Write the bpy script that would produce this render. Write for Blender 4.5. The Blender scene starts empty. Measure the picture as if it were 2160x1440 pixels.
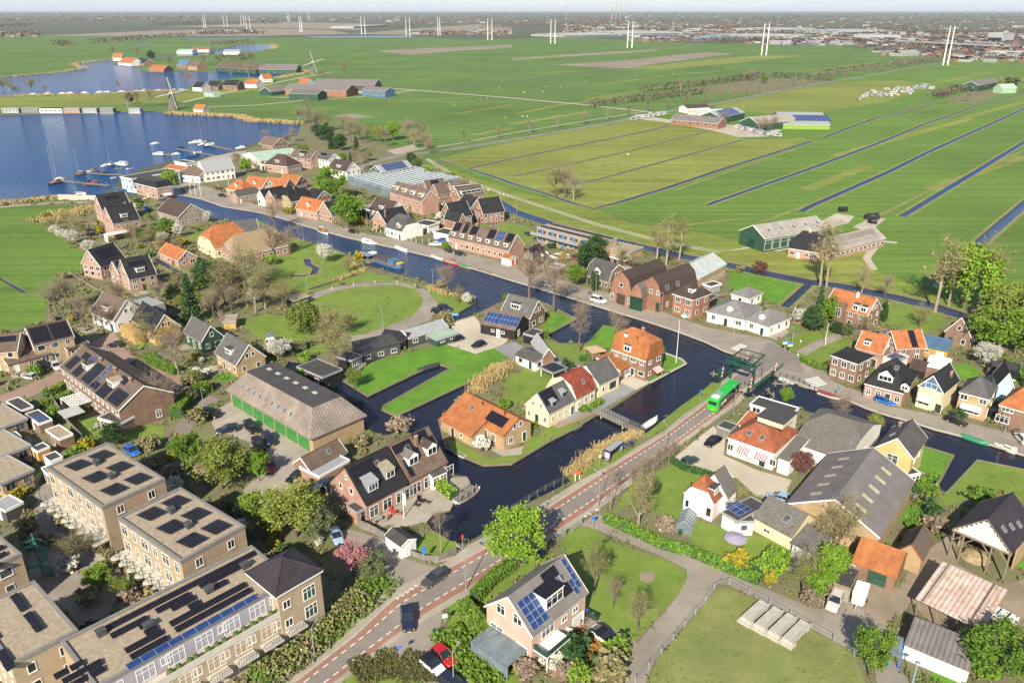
import bpy,bmesh,math,random
import numpy as np
from mathutils import Vector,Matrix,Quaternion
from mathutils.geometry import delaunay_2d_cdt
random.seed(7)
R=random.Random(11)
SC=bpy.context.scene
C=SC.collection
rad=math.radians
# ---------------------------------------------------------------- camera
CAM_H,PITCH,FPX=80.0,rad(22.6),1680.0
cam_d=bpy.data.cameras.new('camera');cam=bpy.data.objects.new('camera',cam_d);C.objects.link(cam)
cam_d.sensor_width=36.0;cam_d.lens=36.0*FPX/2160.0
cam_d.clip_start=1.0;cam_d.clip_end=90000.0
cam.location=(0,0,CAM_H);cam.rotation_euler=(math.pi/2-PITCH,0,0)
SC.camera=cam
# ---------------------------------------------------------------- sky and sun
SUN_AZ,SUN_EL=254.0,34.0
w=bpy.data.worlds.new('World');SC.world=w;w.use_nodes=True
wt=w.node_tree;wt.nodes.clear()
bg=wt.nodes.new('ShaderNodeBackground');out=wt.nodes.new('ShaderNodeOutputWorld')
sky=wt.nodes.new('ShaderNodeTexSky');sky.sky_type='NISHITA';sky.sun_disc=False
sky.sun_elevation=rad(SUN_EL);sky.sun_rotation=rad((90-SUN_AZ)%360)
sky.air_density=1.0;sky.dust_density=0.25;sky.ozone_density=2.0;sky.altitude=80
bg.inputs['Strength'].default_value=0.08
# thin bands of cloud, spread over the whole sky dome
tc=wt.nodes.new('ShaderNodeTexCoord');mp=wt.nodes.new('ShaderNodeMapping');mp.inputs['Scale'].default_value=(2.2,2.2,16)
nz=wt.nodes.new('ShaderNodeTexNoise');nz.inputs['Scale'].default_value=1.6;nz.inputs['Detail'].default_value=7
cr=wt.nodes.new('ShaderNodeValToRGB');cr.color_ramp.elements[0].position=.44;cr.color_ramp.elements[1].position=.78
mx=wt.nodes.new('ShaderNodeMix');mx.data_type='RGBA';mx.inputs['B'].default_value=(5.8,6.4,7.6,1)
mu=wt.nodes.new('ShaderNodeMath');mu.operation='MULTIPLY';sz=wt.nodes.new('ShaderNodeSeparateXYZ');zr=wt.nodes.new('ShaderNodeMapRange');zr.inputs['From Max'].default_value=.4;zr.inputs['To Min'].default_value=.92;zr.inputs['To Max'].default_value=.15
ca=wt.nodes.new('ShaderNodeMapRange');ca.inputs['To Min'].default_value=.72;ca.inputs['To Max'].default_value=1.0
wt.links.new(tc.outputs['Generated'],sz.inputs[0]);wt.links.new(sz.outputs['Z'],zr.inputs['Value']);wt.links.new(zr.outputs[0],mu.inputs[1]);wt.links.new(cr.outputs[0],ca.inputs['Value'])
for a,b in((tc.outputs['Generated'],mp.inputs[0]),(mp.outputs[0],nz.inputs['Vector']),(nz.outputs['Fac'],cr.inputs[0]),(ca.outputs[0],mu.inputs[0]),(mu.outputs[0],mx.inputs['Factor']),(sky.outputs[0],mx.inputs['A']),(mx.outputs['Result'],bg.inputs[0]),(bg.outputs[0],out.inputs[0])):
 wt.links.new(a,b)
sun_d=bpy.data.lights.new('sun','SUN');sun=bpy.data.objects.new('sun',sun_d);C.objects.link(sun)
sun_d.energy=5.0;sun_d.angle=rad(0.5);sun_d.color=(1.0,.90,.71)
sdir=Vector((-math.cos(rad(SUN_AZ))*math.cos(rad(SUN_EL)),-math.sin(rad(SUN_AZ))*math.cos(rad(SUN_EL)),-math.sin(rad(SUN_EL))))
sun.rotation_euler=sdir.to_track_quat('-Z','Y').to_euler();sun.location=(0,0,400)
SC.view_settings.view_transform='Standard';SC.view_settings.look='None'
SC.view_settings.exposure=0.72;SC.view_settings.gamma=1.0;SC.view_settings.use_curve_mapping=False
SC.cycles.max_bounces=5;SC.cycles.diffuse_bounces=2;SC.cycles.glossy_bounces=2;SC.cycles.transparent_max_bounces=6
SC.cycles.volume_bounces=0;SC.cycles.transmission_bounces=2
SC.cycles.use_denoising=True
# ---------------------------------------------------------------- geometry helpers
_cp,_sp=math.cos(PITCH),math.sin(PITCH)
def G(px,py,z=0.0):
 """point of the place, z metres above the ground, seen at (px, py) of the 2160 x 1440 photograph"""
 u=(px-1080)/FPX;v=(py-720)/FPX
 d=-_sp-v*_cp
 t=(z-CAM_H)/d
 return Vector((u*t,(_cp-v*_sp)*t,z))
def GP(pts,z=0.0):return[G(p[0],p[1],z)for p in pts]
def pairs(s):
 n=[float(x)for x in s.replace(',',' ').split()]
 return list(zip(n[0::2],n[1::2]))
class MB:
 """collects faces and links them as one mesh object; faces may carry a material slot index"""
 def __init__(s):s.v=[];s.f=[];s.m=[];s.M=Matrix()
 def add(s,vs,fs,mi=0):
  o=len(s.v)
  s.v+=[s.M@Vector(p)for p in vs]
  for f in fs:s.f.append([i+o for i in f]);s.m.append(mi)
  return s
 def box(s,x0,x1,y0,y1,z0,z1,mi=0):
  return s.add([(x0,y0,z0),(x1,y0,z0),(x1,y1,z0),(x0,y1,z0),(x0,y0,z1),(x1,y0,z1),(x1,y1,z1),(x0,y1,z1)],[(0,3,2,1),(4,5,6,7),(0,1,5,4),(1,2,6,5),(2,3,7,6),(3,0,4,7)],mi)
 def cbox(s,c,d,mi=0):
  return s.box(c[0]-d[0]/2,c[0]+d[0]/2,c[1]-d[1]/2,c[1]+d[1]/2,c[2]-d[2]/2,c[2]+d[2]/2,mi)
 def prism(s,poly,z0,z1,mi=0):
  n=len(poly)
  return s.add([(p[0],p[1],z0)for p in poly]+[(p[0],p[1],z1)for p in poly],[tuple(range(n-1,-1,-1)),tuple(range(n,2*n))]+[(i,(i+1)%n,n+(i+1)%n,n+i)for i in range(n)],mi)
 def extr(s,prof,x0,x1,mi=0):
  """profile of (y, z) extruded along x"""
  n=len(prof)
  return s.add([(x0,p[0],p[1])for p in prof]+[(x1,p[0],p[1])for p in prof],[tuple(range(n)),tuple(range(2*n-1,n-1,-1))]+[(i,n+i,n+(i+1)%n,(i+1)%n)for i in range(n)],mi)
 def tube(s,a,b,r0,r1=None,n=6,mi=0,cap=True):
  a=Vector(a);b=Vector(b);r1=r0 if r1 is None else r1
  d=(b-a)
  if d.length<1e-6:return s
  d.normalize();q=d.orthogonal().normalized();k=d.cross(q)
  vs=[]
  for p,r in((a,r0),(b,r1)):
   for i in range(n):
    t=2*math.pi*i/n
    vs.append(p+(q*math.cos(t)+k*math.sin(t))*r)
  fs=[(i,(i+1)%n,n+(i+1)%n,n+i)for i in range(n)]
  if cap:fs+=[tuple(range(n-1,-1,-1)),tuple(range(n,2*n))]
  return s.add(vs,fs,mi)
 def path(s,pts,r,n=6,mi=0):
  for a,b in zip(pts,pts[1:]):s.tube(a,b,r,r,n,mi)
  return s
 def lathe(s,prof,n=10,mi=0,c=(0,0)):
  """profile of (r, z) turned about a vertical axis"""
  vs=[(c[0]+r*math.cos(2*math.pi*i/n),c[1]+r*math.sin(2*math.pi*i/n),z)for r,z in prof for i in range(n)]
  fs=[(j*n+i,j*n+(i+1)%n,(j+1)*n+(i+1)%n,(j+1)*n+i)for j in range(len(prof)-1)for i in range(n)]
  fs+=[tuple(range(n-1,-1,-1)),tuple(range((len(prof)-1)*n,len(prof)*n))]
  return s.add(vs,fs,mi)
 def loft(s,rings,mi=0,caps=True,closed=True):
  n=len(rings[0]);vs=[p for r in rings for p in r]
  k=n if closed else n-1
  fs=[(j*n+i,j*n+(i+1)%n,(j+1)*n+(i+1)%n,(j+1)*n+i)for j in range(len(rings)-1)for i in range(k)]
  if caps:fs+=[tuple(range(n-1,-1,-1)),tuple(range((len(rings)-1)*n,len(rings)*n))]
  return s.add(vs,fs,mi)
 def mesh(s,name,mats,smooth=False,uv=True):
  me=bpy.data.meshes.new(name)
  me.from_pydata([tuple(p)for p in s.v],[],s.f)
  mats=mats if isinstance(mats,(list,tuple))else[mats]
  for m in mats:me.materials.append(m)
  if len(mats)>1:me.polygons.foreach_set('material_index',s.m)
  if smooth:me.polygons.foreach_set('use_smooth',[True]*len(me.polygons))
  me.update()
  if uv:metric_uv(me)
  return me
 def obj(s,name,mats,parent=None,smooth=False,uv=True):
  return link(name,s.mesh(name,mats,smooth,uv),parent)
def metric_uv(me):
 """uv in metres on every face: u level, v up the slope"""
 n=len(me.polygons)
 if n==0:return
 co=np.empty(len(me.vertices)*3);me.vertices.foreach_get('co',co);co=co.reshape(-1,3)
 nr=np.empty(n*3);me.polygons.foreach_get('normal',nr);nr=nr.reshape(-1,3)
 lt=np.empty(n,dtype=int);me.polygons.foreach_get('loop_total',lt)
 lv=np.empty(len(me.loops),dtype=int);me.loops.foreach_get('vertex_index',lv)
 h=np.stack([-nr[:,1],nr[:,0],np.zeros(n)],1);L=np.linalg.norm(h,axis=1)
 flat=L<.05;h[flat]=(1,0,0);L[flat]=1;h/=L[:,None]
 sv=np.cross(nr,h)
 pi=np.repeat(np.arange(n),lt);p=co[lv]
 uv=np.stack([(p*h[pi]).sum(1),(p*sv[pi]).sum(1)],1)
 lay=me.uv_layers.new(name='metres');lay.data.foreach_set('uv',uv.ravel())
def link(name,data,parent=None,M=None):
 o=bpy.data.objects.new(name,data);C.objects.link(o)
 if parent is not None:o.parent=parent
 if M is not None:o.matrix_local=M
 return o
def tag(o,label=None,cat=None,group=None,kind=None):
 for k,v in(('label',label),('category',cat),('group',group),('kind',kind)):
  if v:o[k]=v
 return o
def empty(name,loc,rz=0.0,label=None,cat=None,group=None):
 o=bpy.data.objects.new(name,None);C.objects.link(o)
 o.empty_display_size=.5;o.location=loc;o.rotation_euler=(0,0,rz)
 return tag(o,label,cat,group)
def copy_tree(o,parent=None):
 c=o.copy();C.objects.link(c)
 if parent is not None:c.parent=parent
 for ch in o.children:copy_tree(ch,c)
 return c
def T(x,y,z):return Matrix.Translation((x,y,z))
def RZ(a):return Matrix.Rotation(a,4,'Z')
REFS=[]
def ref(p,s):REFS.append((p[0],p[1],s))
# ---------------------------------------------------------------- materials
MATS={}
def nn(t,typ,**kw):
 n=t.nodes.new(typ)
 for k,v in kw.items():setattr(n,k,v)
 return n
def mat(name,col,var=.18,scale=.6,rough=.8,bump=0.0,kind='',col2=None,uvs=None,metal=0.0,spec=.3,rnd=0.0,fine=9.0,ior=None):
 """procedural material: two scales of noise vary a real base colour; kind adds tiles, sheets, mowing stripes"""
 if name in MATS:return MATS[name]
 m=bpy.data.materials.new(name);m.use_nodes=True;t=m.node_tree;L=t.links
 b=t.nodes['Principled BSDF'];b.inputs['Roughness'].default_value=rough
 b.inputs['Metallic'].default_value=metal;b.inputs['Specular IOR Level'].default_value=spec
 if ior:b.inputs['IOR'].default_value=ior
 tc=nn(t,'ShaderNodeTexCoord')
 world=kind in('land','field','paved')
 if world:
  src=nn(t,'ShaderNodeNewGeometry').outputs['Position']
 else:src=tc.outputs['Object']
 n1=nn(t,'ShaderNodeTexNoise');n1.inputs['Scale'].default_value=scale;n1.inputs['Detail'].default_value=6;n1.inputs['Roughness'].default_value=.62
 n2=nn(t,'ShaderNodeTexNoise');n2.inputs['Scale'].default_value=scale*fine;n2.inputs['Detail'].default_value=3
 L.new(src,n1.inputs['Vector']);L.new(src,n2.inputs['Vector'])
 ad=nn(t,'ShaderNodeMath',operation='ADD');L.new(n1.outputs['Fac'],ad.inputs[0])
 sb=nn(t,'ShaderNodeMath',operation='MULTIPLY_ADD');L.new(n2.outputs['Fac'],sb.inputs[0]);sb.inputs[1].default_value=.6;sb.inputs[2].default_value=-.3
 L.new(sb.outputs[0],ad.inputs[1])
 rp=nn(t,'ShaderNodeMapRange');L.new(ad.outputs[0],rp.inputs['Value']);rp.inputs['From Min'].default_value=.25;rp.inputs['From Max'].default_value=.75
 mx=nn(t,'ShaderNodeMix',data_type='RGBA');L.new(rp.outputs[0],mx.inputs['Factor'])
 c2=col2 if col2 else tuple(min(1,x*(1+var))for x in col)
 c1=col if col2 else tuple(x*(1-var)for x in col)
 mx.inputs['A'].default_value=(*c1,1);mx.inputs['B'].default_value=(*c2,1)
 colr=mx.outputs['Result'];hgt=n2.outputs['Fac'];bd=.02
 def mul(fac_socket,lo,hi,c):
  r=nn(t,'ShaderNodeMapRange');L.new(fac_socket,r.inputs['Value']);r.inputs['To Min'].default_value=lo;r.inputs['To Max'].default_value=hi
  q=nn(t,'ShaderNodeMix',data_type='RGBA',blend_type='MULTIPLY');q.inputs['Factor'].default_value=1
  L.new(c,q.inputs['A']);L.new(r.outputs[0],q.inputs['B']);return q.outputs['Result']
 if kind in('tile','brick','slab'):
  bt=nn(t,'ShaderNodeTexBrick');L.new(tc.outputs['UV'],bt.inputs['Vector'])
  bt.inputs['Scale'].default_value=1.0
  bw,bh,mo={'tile':(.24,.34,.035),'brick':(.21,.0625,.008),'slab':(.6,.6,.02)}[kind]
  bt.inputs['Brick Width'].default_value=bw;bt.inputs['Row Height'].default_value=bh;bt.inputs['Mortar Size'].default_value=mo
  bt.inputs['Color1'].default_value=(1,1,1,1);bt.inputs['Color2'].default_value=(.8,.8,.8,1)if kind!='slab' else(.9,.9,.9,1);bt.inputs['Mortar'].default_value=(.5,.5,.5,1)if kind!='brick' else(.9,.9,.9,1)
  colr=mul(bt.outputs['Color'],0,1,colr);hgt=bt.outputs['Fac'];bd=-.02
 elif kind in('sheet','sheet_v'):
  wv=nn(t,'ShaderNodeTexWave',wave_type='BANDS',bands_direction='X' if kind=='sheet' else 'Y');L.new(tc.outputs['UV'],wv.inputs['Vector'])
  wv.inputs['Scale'].default_value=uvs or .55;wv.inputs['Distortion'].default_value=.15
  colr=mul(wv.outputs['Fac'],.72,1.08,colr);hgt=wv.outputs['Fac'];bd=.05
 elif kind=='field':
  mpn=nn(t,'ShaderNodeMapping');mpn.inputs['Rotation'].default_value=(0,0,rad(-(uvs or 44)));L.new(src,mpn.inputs[0])
  mpn.inputs['Scale'].default_value=(.006,.22,1)
  n3=nn(t,'ShaderNodeTexNoise');n3.inputs['Scale'].default_value=1.0;n3.inputs['Detail'].default_value=5;L.new(mpn.outputs[0],n3.inputs['Vector'])
  colr=mul(n3.outputs['Fac'],.42,1.62,colr)
  n4=nn(t,'ShaderNodeTexNoise');n4.inputs['Scale'].default_value=.012;n4.inputs['Detail'].default_value=5;L.new(src,n4.inputs['Vector'])
  colr=mul(n4.outputs['Fac'],.58,1.45,colr)
 if kind in('tile','sheet','sheet_v','brick','land',''):
  n4=nn(t,'ShaderNodeTexNoise');n4.inputs['Scale'].default_value=.10 if kind=='land' else .45;n4.inputs['Detail'].default_value=8;n4.inputs['Roughness'].default_value=.7;L.new(src,n4.inputs['Vector'])
  lo={'tile':.45,'sheet':.55,'land':.5}.get(kind,.78);colr=mul(n4.outputs['Fac'],lo,2-lo,colr)
 if kind=='paved':
  n4=nn(t,'ShaderNodeTexNoise');n4.inputs['Scale'].default_value=.09;n4.inputs['Detail'].default_value=6;L.new(src,n4.inputs['Vector'])
  colr=mul(n4.outputs['Fac'],.6,1.4,colr)
 if rnd:
  oi=nn(t,'ShaderNodeObjectInfo')
  hs=nn(t,'ShaderNodeHueSaturation');L.new(colr,hs.inputs['Color'])
  r1=nn(t,'ShaderNodeMapRange');L.new(oi.outputs['Random'],r1.inputs['Value']);r1.inputs['To Min'].default_value=1-rnd;r1.inputs['To Max'].default_value=1+rnd
  r2=nn(t,'ShaderNodeMapRange');L.new(oi.outputs['Random'],r2.inputs['Value']);r2.inputs['To Min'].default_value=.5+rnd*.06;r2.inputs['To Max'].default_value=.5-rnd*.06
  L.new(r1.outputs[0],hs.inputs['Value']);L.new(r2.outputs[0],hs.inputs['Hue']);colr=hs.outputs['Color']
 L.new(colr,b.inputs['Base Color'])
 if bump:
  bp=nn(t,'ShaderNodeBump');bp.inputs['Strength'].default_value=min(1,bump);bp.inputs['Distance'].default_value=bd
  if bd<0:bp.inputs['Distance'].default_value=-bd;bp.invert=True
  L.new(hgt,bp.inputs['Height']);L.new(bp.outputs[0],b.inputs['Normal'])
 MATS[name]=m
 return m
def flat_mat(name,col,rough=.5,metal=0.0,spec=.5,emit=0.0):
 return mat(name,col,var=.05,scale=1.5,rough=rough,metal=metal,spec=spec)
 # walls
BRICK_RED=mat('brick_red',(.30,.155,.105),.22,.5,.9,.2,'brick',rnd=.12)
BRICK_BROWN=mat('brick_brown',(.235,.15,.11),.22,.5,.9,.2,'brick',rnd=.12)
BRICK_PINK=mat('brick_pink',(.40,.245,.19),.18,.5,.9,.2,'brick',rnd=.08)
BRICK_TAN=mat('brick_tan',(.42,.30,.18),.16,.5,.9,.2,'brick',rnd=.06)
BRICK_BEIGE=mat('brick_beige',(.42,.325,.225),.12,.4,.9,.2,'brick')
BRICK_GREY=mat('brick_grey',(.30,.25,.205),.18,.5,.9,.2,'brick',rnd=.06)
WHITE=mat('white_render',(.74,.72,.69),.08,.4,.75)
CREAM=mat('cream_render',(.66,.58,.38),.08,.4,.8)
YELLOW=mat('yellow_brick',(.56,.43,.20),.12,.4,.85,.2,'brick')
BLACKWOOD=mat('black_timber',(.022,.021,.022),.3,.8,.7,.3,'sheet_v',uvs=1.6)
GREYWOOD=mat('grey_timber',(.21,.195,.18),.25,.9,.85,.3,'sheet',uvs=1.4)
TANWOOD=mat('tan_cladding',(.50,.32,.12),.15,.7,.7,.3,'sheet_v',uvs=1.4)
ORANGEWOOD=mat('orange_timber',(.58,.28,.055),.15,.7,.7,.3,'sheet_v',uvs=1.4)
GREENWALL=mat('green_cladding',(.035,.085,.06),.15,.6,.6,.3,'sheet',uvs=1.0)
LILAC=mat('lilac_grey_render',(.335,.315,.365),.06,.4,.8)
DARKGREY=mat('dark_grey_wall',(.07,.07,.078),.15,.5,.7)
PALEBLUE=mat('pale_blue_wall',(.40,.55,.72),.08,.5,.6)
# roofs
ORANGE=mat('orange_tiles',(.44,.165,.062),.3,.7,.8,.5,'tile',rnd=.10)
REDTILE=mat('red_tiles',(.30,.075,.04),.30,.9,.8,.5,'tile',rnd=.06)
OLDRED=mat('weathered_red_tiles',(.36,.12,.06),.38,1.1,.85,.5,'tile')
BLACKTILE=mat('black_tiles',(.030,.030,.034),.3,.7,.55,.5,'tile',rnd=.12)
GREYTILE=mat('grey_tiles',(.125,.12,.122),.22,.7,.8,.5,'tile',rnd=.15)
BROWNTILE=mat('brown_tiles',(.175,.125,.10),.25,.8,.85,.5,'tile',rnd=.12)
DKBROWN=mat('dark_brown_tiles',(.085,.06,.053),.25,.8,.8,.5,'tile',rnd=.10)
PURPLETILE=mat('purple_black_tiles',(.052,.042,.055),.2,.7,.6,.5,'tile')
THATCH=mat('thatch',(.27,.205,.125),.3,1.4,.95,.8)
DKTHATCH=mat('grey_thatch_slate',(.135,.125,.115),.35,2.2,.95,.8)
CORR=mat('corrugated_sheets',(.33,.305,.28),.2,.5,.8,.7,'sheet',uvs=.5)
CORRDK=mat('dark_corrugated_sheets',(.185,.165,.165),.18,.35,.8,.7,'sheet',uvs=.5)
CORRPALE=mat('pale_sheets',(.46,.51,.51),.08,.3,.6,.4,'sheet',uvs=.4)
CORRGREEN=mat('pale_green_sheets',(.36,.48,.38),.12,.3,.7,.4,'sheet',uvs=.4)
RUST=mat('rusty_sheets',(.66,.60,.57),rough=.8,scale=.9,bump=.6,kind='sheet',uvs=.5,col2=(.36,.20,.13))
BITUMEN=mat('bitumen',(.060,.058,.06),.25,.5,.85)
GRAVELROOF=mat('roof_gravel',(.325,.265,.20),.32,1.6,.95,.5,fine=6)
LEAD=mat('lead_sheet',(.30,.31,.33),.1,.7,.5)
BLUEROOF=mat('blue_sheet',(.09,.17,.28),.12,.5,.6,.3,'sheet',uvs=.7)
BARNROOF=mat('mossy_fibre_sheets',(.245,.205,.18),.3,.25,.9,.7,'sheet',uvs=.5,fine=14)
GLASSHOUSE=mat('greenhouse_glass',(.15,.19,.22),.35,.25,.15,0,spec=.5)
# trim and small things
TRIM=flat_mat('white_paint',(.80,.80,.78),.5)
TRIMDK=flat_mat('dark_green_paint',(.012,.05,.032),.4)
GLASS=mat('window_glass',(.018,.024,.030),.35,.6,.06,spec=.7)
CURTAIN=mat('window_glass_with_curtain',(.075,.085,.085),.5,.5,.08,spec=.7)
GREENGLASS=mat('window_glass_green',(.03,.07,.05),.4,.7,.07,spec=.7)
DOORGREEN=mat('green_door_paint',(.05,.22,.055),.12,.6,.5,.4,'sheet_v',uvs=.6)
DOORDK=flat_mat('dark_door',(.03,.045,.035),.4)
DOORBLUE=flat_mat('blue_door',(.05,.16,.52),.4)
DOORWHITE=flat_mat('white_door',(.72,.72,.70),.4)
DOORRED=flat_mat('red_door',(.6,.03,.03),.4)
PANELBK=mat('black_solar_cells',(.014,.013,.020),.25,.8,.22,spec=.35)
PANELBL=mat('blue_solar_cells',(.022,.05,.16),.25,.8,.18,spec=.5)
ALU=flat_mat('aluminium',(.55,.56,.58),.35,.6)
STEEL=flat_mat('galvanised_steel',(.42,.43,.44),.5,.4)
BLACKM=flat_mat('black_metal',(.018,.018,.02),.45)
CONCRETE=mat('concrete',(.43,.40,.355),.15,.8,.9,.3)
WOOD=mat('weathered_wood',(.21,.17,.13),.25,1.2,.9,.3)
BARK=mat('bark',(.135,.105,.08),.3,1.5,.95,.4,rnd=.2)
BARKPALE=mat('pale_bark',(.30,.26,.19),.25,1.5,.95,.4,rnd=.15)
RUBBER=flat_mat('rubber',(.02,.02,.02),.8)
CANVAS=mat('grey_canvas',(.42,.41,.40),.1,1,.85)
REDP=flat_mat('red_paint',(.62,.03,.03),.4)
BLUEP=flat_mat('blue_paint',(.03,.17,.62),.4)
STRIPE=mat('striped_awning',(.72,.70,.66),.03,1,.8,0,'sheet',uvs=1.7)
CHIMN=mat('chimney_brick',(.27,.155,.11),.25,1.2,.9)
# ================================================================ THE SETTING: one ground sheet cut into fields, lawns, roads and water
FIELD=mat('pasture_green',(.100,.176,.026),.16,.3,.95,.4,'field',rnd=.04)
FIELD2=mat('pasture_olive',(.180,.205,.040),.20,.2,.95,.4,'field',uvs=40,rnd=.05)
FIELD3=mat('pasture_deep',(.088,.156,.032),.18,.3,.95,.4,'field',uvs=12)
DYKE=mat('dyke_grass',(.160,.200,.034),.22,.35,.95,.4,'field',uvs=-30)
DRYFIELD=mat('dry_grass',(.235,.235,.085),.32,.22,.95,.5,'land',col2=(.135,.18,.05))
LAWN=mat('lawn',(.105,.190,.026),.30,.35,.95,.5,'land',col2=(.190,.235,.050))
LAWN2=mat('bright_lawn',(.100,.225,.022),.2,.3,.95,.4,'land')
VERGE=mat('ditch_verge',(.27,.235,.10),scale=.25,rough=.95,kind='land',col2=(.13,.18,.04))
SOIL=mat('garden_soil',(.185,.155,.105),.3,.25,.95,.5,'land',col2=(.130,.150,.055))
FARLAND=mat('far_land',(.105,.10,.085),.25,.0014,.95,0,'land',col2=(.055,.08,.04),fine=5)
BROWNFIELD=mat('ploughed_field',(.235,.195,.155),.15,.02,.95,.2,'field',uvs=5)
ASPHALT=mat('asphalt',(.215,.188,.170),.14,.5,.9,.2,'paved',fine=30)
CYCLE=mat('red_cycle_lane',(.28,.155,.115),.15,.5,.9,.2,'paved',fine=20)
STREET=mat('clinker_street',(.275,.240,.205),.14,.4,.9,.3,'paved',fine=16)
REDSTREET=mat('red_clinker_street',(.30,.205,.165),.16,.4,.9,.3,'paved',fine=16)
PAVE=mat('paving_slabs',(.335,.295,.250),.14,.5,.9,.3,'paved',fine=14)
GRAVEL=mat('pale_gravel',(.46,.41,.335),.10,.5,.95,.4,'paved',fine=25)
DIRT=mat('yard_dirt',(.255,.205,.155),.22,.3,.95,.4,'paved')
TRACK=mat('concrete_track',(.42,.375,.31),.10,.4,.9,.2,'paved')
BLUESTONE=mat('bluestone_paving',(.25,.255,.265),.10,.5,.9,.2,'paved')
REEDSOIL=mat('reed_litter',(.33,.255,.12),.2,.4,.95,.5,'land')
QUAY=mat('quay_planks',(.16,.13,.105),.3,1.2,.9,.3)
def strip(pts,wd,z=0.0,px=True):
 """outline of a band wd metres wide along a line of picture points"""
 P=[G(x,y).xy if px else Vector((x,y))for x,y in pts]
 lft,rgt=[],[]
 for i,p in enumerate(P):
  a=P[max(0,i-1)];b=P[min(len(P)-1,i+1)];d=(b-a).normalized();n=Vector((-d.y,d.x))*wd/2
  lft.append(p+n);rgt.append(p-n)
 return lft+rgt[::-1]
REG=[]
def region(name,m,s):REG.append((name,m,[G(x,y).xy for x,y in pairs(s)]))
def band(name,m,s,wd):REG.append((name,m,strip(pairs(s),wd)))
region('polder_field',FIELD3,'-700 170 0 163 -600 80 0 77 75 77 310 78 540 80 620 80 880 79 1000 84 1100 82 1200 78 1330 86 1480 92 1570 92 1700 92 1880 102 1960 120 2030 122 2160 132 2700 160 3000 700 2160 700 1620 600 1080 460 880 350 640 280 540 260 0 300 -700 300')
region('polder_field',FIELD,'880 340 1080 298 1375 243 1505 222 1757 173 2055 123 2160 140 2900 190 3200 800 2160 700 1620 600 1080 460')
region('ploughed_field',BROWNFIELD,'75 76 330 65 540 60 700 64 740 72 540 76 300 77')
region('ploughed_field',BROWNFIELD,'340 57 600 47 760 50 760 64 540 58')
region('ploughed_field',BROWNFIELD,'740 72 860 62 1000 52 1080 54 1080 68 900 74')
region('mown_field',BROWNFIELD,'790 108 900 102 1080 95 1080 101 960 108 865 116')
region('mown_field',BROWNFIELD,'1167 136 1305 129 1480 111 1550 114 1440 127 1380 135 1325 145 1230 141')
region('mown_field',BROWNFIELD,'1080 124 1240 112 1390 104 1380 108 1240 117 1080 127')
region('dry_field',FIELD2,'1330 144 1480 128 1620 116 1700 117 1560 132 1400 147')
region('mown_field',BROWNFIELD,'705 245 740 240 792 247 752 251')
region('pasture',FIELD2,'925 335 1080 300 1255 268 1370 245 1420 266 1500 276 1570 294 1700 292 1640 322 1507 360 1310 425 1255 437 1205 425 1150 405 1080 385 1000 358')
region('pasture',FIELD2,'1505 224 1640 197 1757 175 1900 170 1960 185 1870 215 1800 225 1720 240 1690 250 1620 240')
region('nursery',SOIL,'1425 192 1480 182 1540 172 1620 163 1700 168 1760 172 1620 195 1500 198')
region('nursery',SOIL,'1985 212 2060 190 2120 190 2060 220')
region('pasture',FIELD2,'-300 195 0 203 200 201 400 188 520 178 640 182 500 196 380 214 300 218 100 228 0 232 -300 236')
for s in('1090 240 1180 222 1330 200','1080 262 1240 236','960 240 1080 222','820 215 1000 205','1275 178 1400 160 1520 150','1240 210 1380 186 1500 172','870 168 1010 160','880 130 1080 122 1200 116','1080 160 1250 148','1690 150 1850 132','1650 128 1800 120 1900 112','1900 190 2100 150','1980 200 2160 168','600 240 700 228','1000 285 1080 270','700 130 860 125','2030 250 2160 215','1760 330 1900 290 2050 250','1960 400 2160 330','1700 400 1830 350'):band('mown_strip',FIELD2,s,7)
for s in('1640 213 1760 195','1697 230 1782 212','1080 320 1200 292 1320 262','1420 402 1560 354 1680 314','1600 470 1760 412 1900 352','1800 482 1960 402 2160 318','1180 378 1345 332 1540 288','1900 245 2160 178','2000 225 2160 185','1300 500 1480 470 1560 462'):band('ditch_verge',VERGE,s,1.8)
# the dyke east of the village and the far road
region('dyke',DYKE,'870 345 930 350 1010 378 1080 402 1255 440 1330 470 1480 490 1545 505 1620 513 1640 540 1840 570 1900 590 2010 640 2010 660 1895 622 1620 573 1330 513 1155 468 1080 442 1040 428')
region('pasture',FIELD2,'1520 534 1640 528 1700 545 1800 500 1838 512 1818 545 1845 572 1842 595 1740 596 1620 575 1545 558')
# village ground
region('village_ground',SOIL,'-900 424 0 429 120 418 215 424 300 415 400 380 480 330 560 300 625 288 640 255 700 262 760 290 850 318 900 322 880 345 930 385 1040 432 1155 472 1330 517 1620 578 1895 628 2020 662 2160 690 3000 850 3600 2100 -1500 2100 -1600 700')
region('left_field',FIELD,'-600 470 55 468 85 470 120 495 170 530 193 550 185 562 150 578 105 605 63 620 45 617 0 590 -600 540')
region('left_field',FIELD,'-600 570 0 585 45 617 65 622 105 606 100 640 90 680 0 700 -700 740')
region('left_field',FIELD,'-500 445 0 440 60 433 190 433 185 446 120 453 80 462 0 469 -500 480')
band('footpath',PAVE,'-200 440 0 437 120 427 212 427',2.5)
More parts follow.
